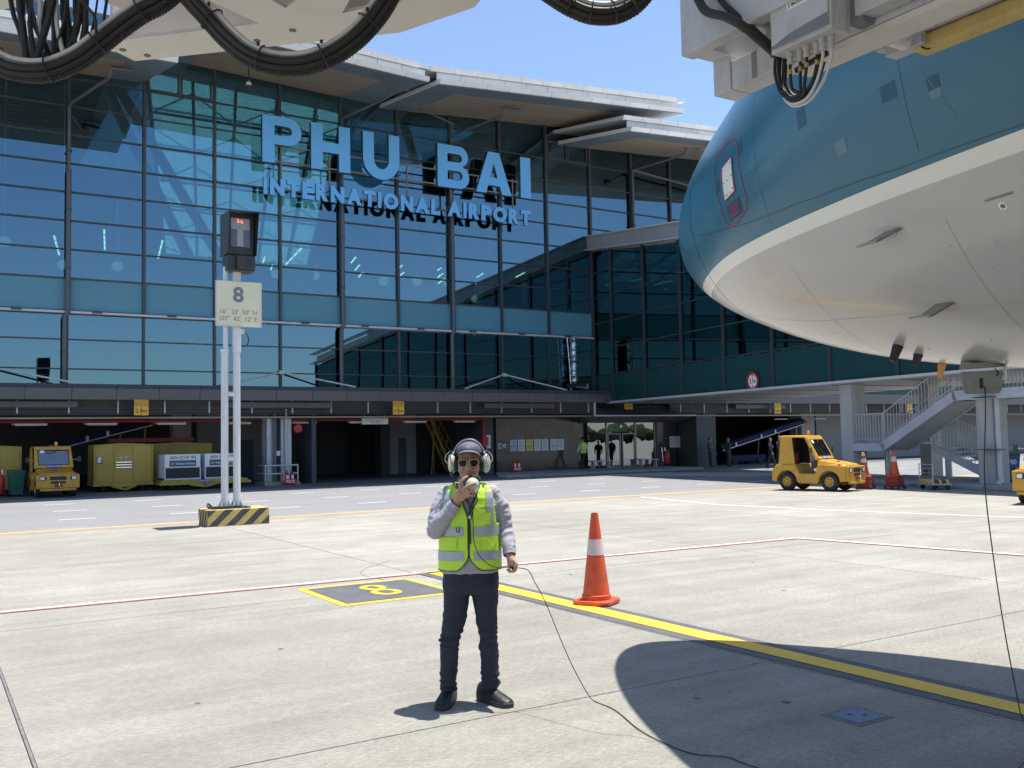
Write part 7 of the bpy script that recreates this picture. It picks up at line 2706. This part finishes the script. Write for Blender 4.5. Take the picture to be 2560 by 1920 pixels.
MB().tube([(-0.008, -0.105, 1.588), (0, -0.107, 1.589), (0.008, -0.105, 1.588)], 0.0015, 6).build('sunglass_bridge', 'gold', PERS, True)

# headset
hp_ = MB()
band = []
for k in range(25):
    a = radians(8 + 164 * k / 24)
    band.append((0.102 * cos(a), 0.022, 1.612 + 0.112 * sin(a)))
for q in (-0.012, 0.012):
    hp_.tube([(p[0], p[1] + q, p[2]) for p in band], 0.0045, 8)
hp_.build('headband', 'chrome', PERS, True)
pad = MB()
pad.tube([(p[0] * 0.975, p[1], 1.612 + (p[2] - 1.612) * 0.975) for p in band[4:21]], 0.012, 10)
pad.build('headband_pad', 'black_plastic', PERS, True)
for s in (-1, 1):
    em = MB()
    ell(em, (0.112 * s, 0.018, 1.566), (0.030, 0.046, 0.064), 24, 16)
    e2_ = remesh(em.mesh('cup'), 0.004, 2)
    add_mesh('ear_cup', e2_, 'headset_green', PERS)
    cu = MB()
    cu.lathe([(0.036, -0.013), (0.047, -0.011), (0.049, 0.0), (0.047, 0.011), (0.036, 0.013)], (0.0845 * s, 0.016, 1.564), 'X', 24)
    o = cu.build('ear_cushion', 'black_rubber', PERS, True)
    MB().tube(spline([(0.100 * s, 0.02, 1.640), (0.118 * s, -0.01, 1.650), (0.148 * s, -0.03, 1.625), (0.156 * s, -0.028, 1.590), (0.142 * s, -0.02, 1.572)], 6), 0.0022, 6).build('wire_stirrup', 'chrome', PERS, True)
    MB().tube([(0.126 * s, -0.026, 1.625), (0.124 * s, -0.030, 1.575), (0.119 * s, -0.028, 1.552)], [0.006, 0.008, 0.005], 8).build('cup_bracket', 'chrome', PERS, True)
    MB().lathe([(0.0, -0.006), (0.010, -0.006), (0.010, 0.006), (0.0, 0.006)], (0.104 * s, 0.01, 1.636), 'X', 10).build('band_knob', 'chrome', PERS, True)
ib = MB()
ib.box((-0.118, -0.02, 1.500), (0.022, 0.022, 0.026))
ib.box((-0.112, -0.026, 1.478), (0.012, 0.012, 0.022))
ib.build('cable_connector', 'black_plastic', PERS)

# microphone held to the mouth
MIC = thing('microphone', 'pale green cup shaped hand microphone held in front of the mouth', 'microphone', (3.089, 5.499, 0), -YAW)
mm_ = MB()
ell(mm_, MC, (0.046, 0.046, 0.047), 24, 16)
ell(mm_, MC + V((0.012, -0.012, -0.03)), (0.028, 0.03, 0.032), 16, 12)
add_mesh('cup', remesh(mm_.mesh('cup'), 0.004, 3), 'headset_green', MIC)
MB().tube([MC + V((0.0, 0.030, 0.022)), MC + V((0.0, 0.040, 0.032))], [0.047, 0.040], 24).build('rim', 'black_rubber', MIC, True)
MB().tube(spline([MC + V((0.02, -0.02, -0.055)), MC + V((0.03, -0.01, -0.10)), MC + V((0.0, -0.01, -0.16)), MC + V((-0.01, -0.02, -0.22))], 5), 0.004, 8).build('lead', 'cable_black', MIC, True)

# shirt
TOR = [(0.85, 0.190, 0.122), (0.90, 0.192, 0.124), (1.00, 0.188, 0.124), (1.10, 0.186, 0.122), (1.20, 0.190, 0.122), (1.28, 0.192, 0.118), (1.34, 0.184, 0.108), (1.385, 0.155, 0.092), (1.415, 0.118, 0.078), (1.435, 0.085, 0.068)]


def tor(z, off=0.0):
    for i in range(len(TOR) - 1):
        if TOR[i][0] <= z <= TOR[i + 1][0]:
            t = (z - TOR[i][0]) / (TOR[i + 1][0] - TOR[i][0])
            return TOR[i][1] + (TOR[i + 1][1] - TOR[i][1]) * t + off, TOR[i][2] + (TOR[i + 1][2] - TOR[i][2]) * t + off
    q = TOR[0] if z < TOR[0][0] else TOR[-1]
    return q[1] + off, q[2] + off


def tpt(th, z, off=0.0, pw=2.4):
    """torso surface; th = 0 front (towards the camera), +90 = picture right"""
    rx, ry = tor(z, off)
    c, s = cos(radians(th)), sin(radians(th))
    return V((rx * math.copysign(abs(s) ** (2 / pw), s) - 0.005, 0.030 - ry * math.copysign(abs(c) ** (2 / pw), c), z))


Sh = MB()
loft(Sh, [(-0.005, 0.030, z, rx, ry) for z, rx, ry in TOR], 32, 2.4)


def folds(pts, rs, n, amp, seed):
    """sleeve or leg tube with irregular ring folds"""
    P = spline(pts, 10)
    R = []
    k = len(pts) - 1
    for i in range(k):
        for j in range(10):
            R.append(rs[i] + (rs[i + 1] - rs[i]) * j / 10)
    R.append(rs[-1])
    rr = random.Random(seed)
    ph = [rr.uniform(0, 6.28) for _ in range(3)]
    for i in range(len(R)):
        u = i / len(R)
        R[i] *= 1 + amp * (sin(u * n * 6.28 + ph[0]) * 0.6 + sin(u * n * 2.3 * 6.28 + ph[1]) * 0.4)
    return P, R


for pts, rs, n, seed in (([(-0.150, 0.035, 1.365), (-0.205, -0.01, 1.25), (-0.226, -0.052, 1.135)], [0.060, 0.060, 0.057], 3, 1),
                         ([(-0.226, -0.052, 1.135), (-0.165, -0.095, 1.215), (-0.096, -0.122, 1.302)], [0.057, 0.052, 0.042], 3, 2),
                         ([(0.145, 0.035, 1.365), (0.208, 0.045, 1.25), (0.228, 0.04, 1.13)], [0.060, 0.060, 0.055], 3, 3),
                         ([(0.228, 0.04, 1.13), (0.246, -0.005, 1.05), (0.257, -0.048, 0.982)], [0.055, 0.052, 0.043], 4, 4)):
    P, R_ = folds(pts, rs, n, 0.045, seed)
    Sh.tube(P, R_, 18)
    ell(Sh, P[0], (R_[0],) * 3, 14, 10)
    if seed in (1, 3):
        ell(Sh, P[-1], (R_[-1],) * 3, 14, 10)
sh_me = remesh(Sh.mesh('shirt'), 0.006, 5, 0.5)
_nn = [v.normal.copy() for v in sh_me.vertices]
for v, vn in zip(sh_me.vertices, _nn):
    q = V((v.co.x * 9, v.co.y * 9, v.co.z * 15))
    d = noise.noise(q) * 0.005 - abs(noise.noise(V((v.co.x * 12 + v.co.z * 8, v.co.y * 14, v.co.z * 22 - v.co.x * 10)))) * 0.010 + 0.002
    v.co += vn * d
add_mesh('shirt', sh_me, 'shirt_grey', PERS)
# cuffs and collar
for c0, c1, r in ((V((-0.112, -0.116, 1.283)), V((-0.084, -0.128, 1.316)), 0.041), (V((0.254, -0.036, 0.998)), V((0.258, -0.054, 0.968)), 0.042)):
    MB().tube([c0, c1], [r + 0.004, r], 20, False).build('shirt_cuff', 'shirt_grey', PERS, True)
MB().tube([(-0.097, -0.163, 1.296), (-0.0975, -0.166, 1.2965)], 0.006, 10).build('cuff_button', 'print_white', PERS, True)
for s in (-1, 1):
    MB().add([(0.060 * s, -0.020, 1.432), (0.066 * s, -0.030, 1.470), (0.034 * s, -0.070, 1.436), (0.016 * s, -0.092, 1.375), (0.045 * s, -0.080, 1.395)],
             [(0, 1, 2, 3, 4)]).build('shirt_collar', 'shirt_grey', PERS)
MB().tube([(0.066, -0.025, 1.455), (0.060, 0.045, 1.472), (0.0, 0.085, 1.478), (-0.060, 0.045, 1.472), (-0.066, -0.025, 1.455)], 0.012, 8).build('collar_stand', 'shirt_grey', PERS, True)

# safety vest: open shell with V neck, arm holes and rounded front corners
VO = 0.013


def gap(z):
    """half opening of the vest front in degrees"""
    xh = 0.004
    if z > 1.215:
        xh = 0.004 + (z - 1.215) / 0.22 * 0.074
    if z < 0.985:
        xh = 0.004 + ((0.985 - z) / 0.109) ** 2.2 * 0.075
    rx = tor(z, VO)[0]
    return math.degrees(math.asin(min(0.95, (xh / rx) ** 1.2)))


vm = MB()
NZ = 120
zs = [0.876 + (1.437 - 0.876) * i / NZ for i in range(NZ + 1)]
NT = 200
idx = {}
for i, z in enumerate(zs):
    g = gap(z)
    for k in range(NT + 1):
        th = g + (360 - 2 * g) * k / NT
        p = tpt(th, z, VO)
        nz_ = noise.noise(V((p.x * 14, p.y * 14, z * 12))) * 0.004
        p += V((sin(radians(th)), -cos(radians(th)), 0)) * nz_
        idx[(i, k)] = len(vm.v)
        vm.v.append(p)
for i in range(NZ):
    for k in range(NT):
        c = (vm.v[idx[(i, k)]] + vm.v[idx[(i + 1, k + 1)]]) / 2
        # arm holes
        if c.z > 1.175 and abs(c.x + 0.005) > 0.150 + 0.028 * (1.42 - c.z) / 0.25 - (0.0 if c.z < 1.37 else (c.z - 1.37) * 0.5):
            if c.z < 1.405:
                continue
        vm.f.append((idx[(i, k)], idx[(i, k + 1)], idx[(i + 1, k + 1)], idx[(i + 1, k)]))
vo = vm.build('safety_vest', 'vest_green', PERS, True)
md = vo.modifiers.new('thick', 'SOLIDIFY')
md.thickness = 0.004
md.offset = 1
# black edge binding along the front and hem
for s in (0, 1):
    pts = []
    for z in zs:
        g = gap(z)
        pts.append(tpt(g if s == 0 else 360 - g, z, VO + 0.004))
    MB().tube(pts, 0.0034, 6).build('vest_binding', 'vest_edge', PERS, True)
hem = [tpt(gap(0.876) + (360 - 2 * gap(0.876)) * k / 60, 0.876, VO + 0.004) for k in range(61)]
MB().tube(hem, 0.0034, 6).build('vest_binding', 'vest_edge', PERS, True)


def vpatch(name, th0, th1, z0, z1, material, off, n=40, m=6, fn=None):
    q = MB()
    for i in range(n + 1):
        for k in range(m + 1):
            th, z = th0 + (th1 - th0) * i / n, z0 + (z1 - z0) * k / m
            q.v.append(tpt(th, z, off))
    for i in range(n):
        for k in range(m):
            a = i * (m + 1) + k
            q.f.append((a, a + m + 1, a + m + 2, a + 1))
    return q.build(name, material, PERS, True)


for z0, z1 in ((1.098, 1.158), (0.941, 1.000)):
    for a, b in ((6, 178), (182, 354)):
        vpatch('reflective_band', a, b, z0, z1, 'reflective_tape', VO + 0.008)
# shoulder tapes
for s in (-1, 1):
    q = MB()
    n_ = 22
    for i in range(n_ + 1):
        z = 1.16 + (1.405 - 1.16) * i / n_
        rx, ry = tor(z, VO + 0.008)
        for x in (0.118, 0.162):
            xx = min(x - 0.05 * max(0, z - 1.33) / 0.09 * 0.25, rx * 0.985)
            c = (1 - (min(0.999, (xx + 0.0) / rx)) ** 2.4) ** (1 / 2.4)
            q.v.append(V((s * xx - 0.005, 0.030 - ry * c, z)))
    for i in range(n_):
        a = 2 * i
        q.f.append((a, a + 1, a + 3, a + 2))
    q.build('reflective_band', 'reflective_tape', PERS, True)
# pockets, zip and printed name
vpatch('chest_pocket', 12, 38, 1.172, 1.236, 'vest_green', VO + 0.010, 8, 6)
vpatch('pocket_flap', 11, 39, 1.228, 1.248, 'vest_green', VO + 0.014, 8, 3)
vpatch('waist_pocket', 18, 58, 1.008, 1.075, 'vest_green', VO + 0.010, 10, 6)
vpatch('waist_pocket_flap', 17, 59, 1.068, 1.092, 'vest_green', VO + 0.014, 10, 3)
vpatch('waist_pocket', 302, 342, 1.008, 1.075, 'vest_green', VO + 0.010, 10, 6)
vpatch('waist_pocket_flap', 301, 343, 1.068, 1.092, 'vest_green', VO + 0.014, 10, 3)
MB().tube([tpt(0, z, VO + 0.001) for z in (0.96, 1.02, 1.1, 1.16, 1.22)], 0.006, 6).build('zip', 'vest_edge', PERS, True)
a_ = tpt(11, 1.272, VO + 0.007)
b2 = tpt(30, 1.272, VO + 0.010)
ex_ = (b2 - a_).normalized()
text('printed_name', 'VAECO', 0.066, 0.014, a_ + ex_ * 0.024 + V((0, -0.004, 0)), ex_, (0, 0, 1), 'print_grey', PERS, 0.001, 0.02)
MB().lathe([(0.0, -0.001), (0.0095, -0.001), (0.0095, 0.001), (0.0, 0.001)], tuple(a_ + ex_ * 0.008 + V((0, -0.004, 0.007))), 'Y', 18).build('printed_emblem', 'gold', PERS)
MB().tube([(-0.085, -0.128, 1.16), (-0.078, -0.138, 1.128), (-0.066, -0.140, 1.128), (-0.062, -0.132, 1.16)], 0.0035, 6).build('tool_ring', 'vest_edge', PERS, True)
# lanyard
MB().tube(spline([(0.062, -0.045, 1.43), (0.050, -0.098, 1.37), (0.015, -0.112, 1.30), (0.004, -0.114, 1.24), (0.006, -0.116, 1.15), (0.008, -0.118, 1.05)], 6), 0.004, 6).build('lanyard', 'cable_black', PERS, True)
MB().tube(spline([(-0.062, -0.045, 1.43), (-0.040, -0.100, 1.36), (0.0, -0.113, 1.30), (0.004, -0.116, 1.23)], 6), 0.004, 6).build('lanyard', 'cable_black', PERS, True)
ell(MB(), (0, 0, 0), (1, 1, 1))
bd = MB()
ell(bd, (0.004, -0.120, 1.222), (0.008, 0.004, 0.010), 10, 8)
bd.build('lanyard_clip', 'print_white', PERS, True)

# trousers
T = MB()
loft(T, [(-0.003, 0.030, 0.715, 0.168, 0.105), (-0.003, 0.030, 0.75, 0.186, 0.118), (-0.003, 0.030, 0.78, 0.190, 0.120), (-0.003, 0.030, 0.865, 0.182, 0.116)], 28, 2.3)
for pts, rs, seed in (([(-0.096, 0.028, 0.72), (-0.112, 0.020, 0.56), (-0.142, 0.002, 0.43), (-0.152, 0.018, 0.29), (-0.158, 0.040, 0.16), (-0.160, 0.048, 0.085)], [0.089, 0.079, 0.064, 0.062, 0.057, 0.057], 11),
                      ([(0.088, 0.028, 0.72), (0.098, 0.020, 0.56), (0.108, 0.002, 0.43), (0.113, 0.018, 0.29), (0.112, 0.040, 0.16), (0.110, 0.048, 0.085)], [0.089, 0.074, 0.064, 0.060, 0.056, 0.057], 12)):
    P, R_ = folds(pts, rs, 3, 0.010, seed)
    T.tube(P, R_, 20)
    ell(T, P[0], (R_[0],) * 3, 14, 10)
tr_me = remesh(T.mesh('trousers'), 0.0065, 5, 0.5)
_nn = [v.normal.copy() for v in tr_me.vertices]
for v, vn in zip(tr_me.vertices, _nn):
    q = V((v.co.x * 9, v.co.y * 9, v.co.z * 13))
    knee = math.exp(-((v.co.z - 0.42) / 0.06) ** 2) + math.exp(-((v.co.z - 0.14) / 0.06) ** 2)
    d = noise.noise(q) * 0.005 + (abs(noise.noise(V((v.co.x * 10, v.co.y * 10, v.co.z * 30)) + V((5, 2, 1)))) - 0.25) * (0.010 + 0.026 * knee)
    v.co += vn * d
add_mesh('trousers', tr_me, 'trouser_navy', PERS)


def shoe(cx, cy, ang, L=0.285, name='shoe'):
    S_ = thing_part(name, PERS)
    d = V((sin(ang), -cos(ang), 0))
    sd = V((cos(ang), sin(ang), 0))
    c = V((cx, cy, 0))
    up_, so_ = MB(), MB()
    prof = [(-0.10, 0.036, 0.105), (-0.08, 0.041, 0.118), (-0.03, 0.042, 0.112), (0.01, 0.043, 0.098), (0.06, 0.047, 0.078), (0.11, 0.050, 0.062), (0.155, 0.043, 0.05), (0.178, 0.026, 0.04)]
    n_ = 14
    for q, (u, w, h) in enumerate(prof):
        for k in range(n_ + 1):
            a = pi * k / n_
            up_.v.append(c + d * (u * 1.06) + sd * (w * 1.12 * cos(a)) + V((0, 0, 0.018 + (h * 1.08 - 0.018) * sin(a) ** 0.75)))
    for q in range(len(prof) - 1):
        for k in range(n_):
            a = q * (n_ + 1) + k
            up_.f.append((a, a + 1, a + n_ + 2, a + n_ + 1))
    up_.f.append(tuple(range(n_ + 1)))
    m0 = (len(prof) - 1) * (n_ + 1)
    up_.f.append(tuple(reversed(range(m0, m0 + n_ + 1))))
    up_.build('upper', 'shoe_black', S_, True)
    pl = [(-0.108, 0.0), (-0.10, 0.036), (-0.03, 0.040), (0.06, 0.050), (0.12, 0.051), (0.165, 0.040), (0.188, 0.018), (0.188, -0.018), (0.165, -0.040), (0.12, -0.051), (0.06, -0.050), (-0.03, -0.040), (-0.10, -0.036)]
    so_.prism([(a * 1.06, b * 1.12) for a, b in pl], c, d, sd, 0.032)
    for v in so_.v:
        pass
    o = so_.build('sole', 'shoe_sole', S_, bevel=0.006)
    for k in range(4):
        u = 0.005 + 0.024 * k
        z = 0.112 - 0.012 * k
        MB().tube([c + d * u + sd * 0.024 + V((0, 0, z - 0.010)), c + d * (u + 0.004) + V((0, 0, z)), c + d * u - sd * 0.024 + V((0, 0, z - 0.010))], 0.003, 6).build('lace', 'vest_edge', S_, True)
    return S_


shoe(-0.168, 0.045, radians(-10))
shoe(0.118, 0.040, radians(42))

# headset cord: headset -> chest -> hand -> ground -> aircraft hatch
def pw(x, y, z):
    return world_of(PERS) @ V((x, y, z))


cord = thing('headset_cord', 'long thin black headset cord running from the person along the ground to the aircraft', 'cord', (3.7, 4.4, 0))
up1 = [pw(-0.112, -0.03, 1.47), pw(-0.098, -0.075, 1.43), pw(-0.055, -0.125, 1.385), pw(-0.01, -0.135, 1.335), pw(0.022, -0.140, 1.28), pw(0.026, -0.142, 1.20), pw(0.028, -0.146, 1.10), pw(0.040, -0.150, 1.03), pw(0.075, -0.152, 0.965), pw(0.130, -0.140, 0.915), pw(0.185, -0.115, 0.895), pw(0.245, -0.105, 0.895), pw(0.285, -0.105, 0.893)]
MB().tube(spline(up1, 6), 0.0032, 6).build('upper_run', 'cable_black', cord, True, world=True)
hand_w = pw(0.285, -0.105, 0.893)
run = [hand_w, V((3.342, 5.198, 0.876)), V((3.377, 5.175, 0.80)), V((3.422, 5.154, 0.708)), V((3.48, 5.14, 0.57)), V((3.535, 5.12, 0.42)), V((3.62, 5.11, 0.235)), V((3.72, 5.095, 0.055)), V((3.76, 5.07, 0.006)), V((3.74, 4.83, 0.006)), V((3.60, 4.41, 0.006)), V((3.56, 4.08, 0.006)), V((3.58, 3.92, 0.006)), V((3.68, 3.80, 0.006)), V((3.69, 3.60, 0.006)),
       V((3.8, 3.2, 0.006)), V((4.4, 2.8, 0.006)), V((5.1, 2.95, 0.006)), V((5.50, 3.20, 0.006))]
MB().tube(spline(run, 7), 0.0030, 6).build('ground_run', 'cable_black', cord, True, world=True)
CORD_UP = [V((5.50, 3.20, 0.006)), V((5.495, 3.24, 0.05)), V((5.50, 3.27, 0.2)), V((5.49, 3.31, 0.5)), V((5.48, 3.35, 0.9)), V((5.50, 3.40, 1.4)), V((5.54, 3.40, 1.8)), V((5.55, 3.40, 1.99))]
MB().tube(spline(CORD_UP, 7), 0.0036, 6).build('hanging_run', 'cable_black', cord, True, world=True)

# ---- distant people
mat('cloth_white', (0.62, 0.64, 0.66), 0.8, var=0.06)
mat('cloth_green', (0.05, 0.075, 0.055), 0.8, var=0.1)
mat('cloth_black', (0.012, 0.012, 0.014), 0.8, var=0.1)
mat('cloth_navy', (0.012, 0.014, 0.026), 0.8, var=0.1)
mat('cloth_blue', (0.22, 0.28, 0.42), 0.8, var=0.08)


def figure(label, loc, rz, shirt, trousers, hat=None, vest=False, stride=0.0, arms='down', h=1.68, seated=False, badge=False):
    t = thing('person', label, 'person', loc, rz)
    k = h / 1.70
    b, sh, tr = MB(), MB(), MB()
    ell(b, (0, 0.0, 1.585), (0.072, 0.09, 0.11), 16, 10)
    ell(b, (0, -0.03, 1.53), (0.05, 0.05, 0.05), 12, 8)
    ell(b, (0, -0.085, 1.56), (0.012, 0.02, 0.015), 8, 6)
    limb(b, [(0, 0.02, 1.35), (0, 0.01, 1.5)], [0.055, 0.05])
    loft(b, [(0, 0.02, 0.9, 0.12, 0.08), (0, 0.02, 1.35, 0.14, 0.08)], 14)
    loft(sh, [(0, 0.02, z, rx, ry) for z, rx, ry in ((0.86, 0.165, 0.115), (1.0, 0.162, 0.112), (1.2, 0.175, 0.115), (1.33, 0.175, 0.10), (1.40, 0.12, 0.08), (1.44, 0.06, 0.06))], 20, 2.3)
    for s in (-1, 1):
        if arms == 'down':
            e, w = V((0.225 * s, 0.03 + 0.10 * stride * s, 1.13)), V((0.22 * s, -0.04 + 0.22 * stride * s, 0.90))
        elif arms == 'folded':
            e, w = V((0.225 * s, 0.0, 1.14)), V((0.03 * s, -0.15, 1.12))
        elif arms == 'hip':
            e, w = V((0.27 * s, 0.08, 1.15)), V((0.17 * s, 0.03, 0.97))
        else:
            e, w = V((0.22 * s, -0.05, 1.13)), V((0.14 * s, -0.28, 1.10))
        limb(sh, [(0.155 * s, 0.02, 1.36), ((0.155 * s + e.x) / 2 + 0.02 * s, (0.02 + e.y) / 2, 1.25), e], [0.06, 0.055, 0.05])
        limb(sh, [e, e.lerp(w, 0.8)], [0.05, 0.042])
        limb(b, [e, w, w + (w - e).normalized() * 0.10], [0.035, 0.03, 0.028])
        ell(b, w + (w - e).normalized() * 0.07, (0.025, 0.04, 0.045), 10, 8)
        st = stride * s
        if seated:
            kn, an = V((0.11 * s, -0.42, 0.82)), V((0.11 * s, -0.45, 0.42))
        else:
            kn, an = V((0.095 * s, -0.16 * max(st, -0.3) * 1.5, 0.47)), V((0.10 * s, -0.36 * st, 0.09 + (0.05 if st < 0 else 0)))
        limb(tr, [(0.085 * s, 0.02, 0.84), kn, an], [0.095, 0.07, 0.056])
        limb(b, [(0.085 * s, 0.02, 0.84), kn, an], [0.06, 0.05, 0.04])
        sm = MB()
        ell(sm, an + V((0, -0.06, -0.045)), (0.045, 0.13, 0.045), 12, 8)
        sm.build('shoe', 'shoe_black', t, True)
    loft(tr, [(0, 0.02, 0.76, 0.15, 0.10), (0, 0.02, 0.9, 0.158, 0.112)], 16, 2.3)
    add_mesh('body', remesh(b.mesh('body'), 0.012, 2), 'skin', t)
    add_mesh('shirt', remesh(sh.mesh('shirt'), 0.014, 3), shirt, t)
    add_mesh('trousers', remesh(tr.mesh('trousers'), 0.014, 3), trousers, t)
    hr = MB()
    ell(hr, (0, 0.015, 1.605), (0.078, 0.094, 0.102), 14, 10)
    if hat is None:
        hr2 = MB()
        ell(hr2, (0, 0.025, 1.625), (0.079, 0.09, 0.09), 14, 10)
        hr2.build('hair', 'hair', t, True)
    elif hat == 'wide':
        MB().lathe([(0.0, 1.625), (0.19, 1.60), (0.20, 1.595), (0.19, 1.612), (0.095, 1.635), (0.088, 1.70), (0.07, 1.735), (0.0, 1.74)], (0, 0.01, 0), 'Z', 20).build('hat', 'cloth_black', t, True)
    else:
        hc_ = MB()
        ell(hc_, (0, 0.01, 1.645), (0.085, 0.10, 0.075), 14, 10)
        hc_.box((0, -0.10, 1.635), (0.13, 0.09, 0.012))
        hc_.build('cap', shirt if hat == 'same' else 'cloth_black', t, True)
    if vest:
        v_ = MB()
        loft(v_, [(0, 0.02, z, rx + 0.014, ry + 0.014) for z, rx, ry in ((0.88, 0.165, 0.115), (1.0, 0.162, 0.112), (1.2, 0.168, 0.115), (1.33, 0.15, 0.10), (1.41, 0.10, 0.08))], 20, 2.3, False)
        v_.build('safety_vest', 'vest_green', t, True)
        v2 = MB()
        loft(v2, [(0, 0.02, z, 0.182, 0.132) for z in (1.02, 1.08)], 20, 2.3, False)
        v2.build('reflective_band', 'reflective_tape', t, True)
    if badge:
        MB().box((0.05, -0.12, 1.22), (0.05, 0.008, 0.07)).build('badge', 'print_white', t)
    t.scale = (k, k, k)
    return t


figure('person walking in wide black hat, white sleeves and green safety vest by the stone wall', (28.75, 39.3, 0.12), radians(-78), 'cloth_white', 'cloth_black', 'wide', True, 0.75, 'down', 1.62)
figure('person in dark green uniform standing beside the dark pier with a badge', (36.55, 38.25, 0.0), radians(35), 'cloth_green', 'cloth_black', None, False, 0.0, 'folded', 1.60, False, True)
figure('person in grey-green uniform with hands on hips near the belt conveyor', (37.75, 38.1, 0.0), radians(80), 'cloth_green', 'cloth_green', 'same', False, 0.0, 'hip', 1.58)
figure('person in dark navy work clothes walking left of the right tug', (35.65, 33.1, 0.0), radians(25), 'cloth_navy', 'cloth_navy', None, False, 0.6, 'down', 1.55, False, True)
figure('person in dark navy work clothes just behind the cab of the right tug', (36.5, 33.3, 0.0), radians(10), 'cloth_navy', 'cloth_navy', None, False, 0.5, 'down', 1.64, False, True)
figure('driver in pale blue shirt seated behind the windscreen of the left tug', (4.33, 38.35, -0.10), 0.0, 'cloth_blue', 'cloth_navy', None, False, 0.0, 'wheel', 1.62, True)

bpy.data.scenes.remove(SCRATCH)
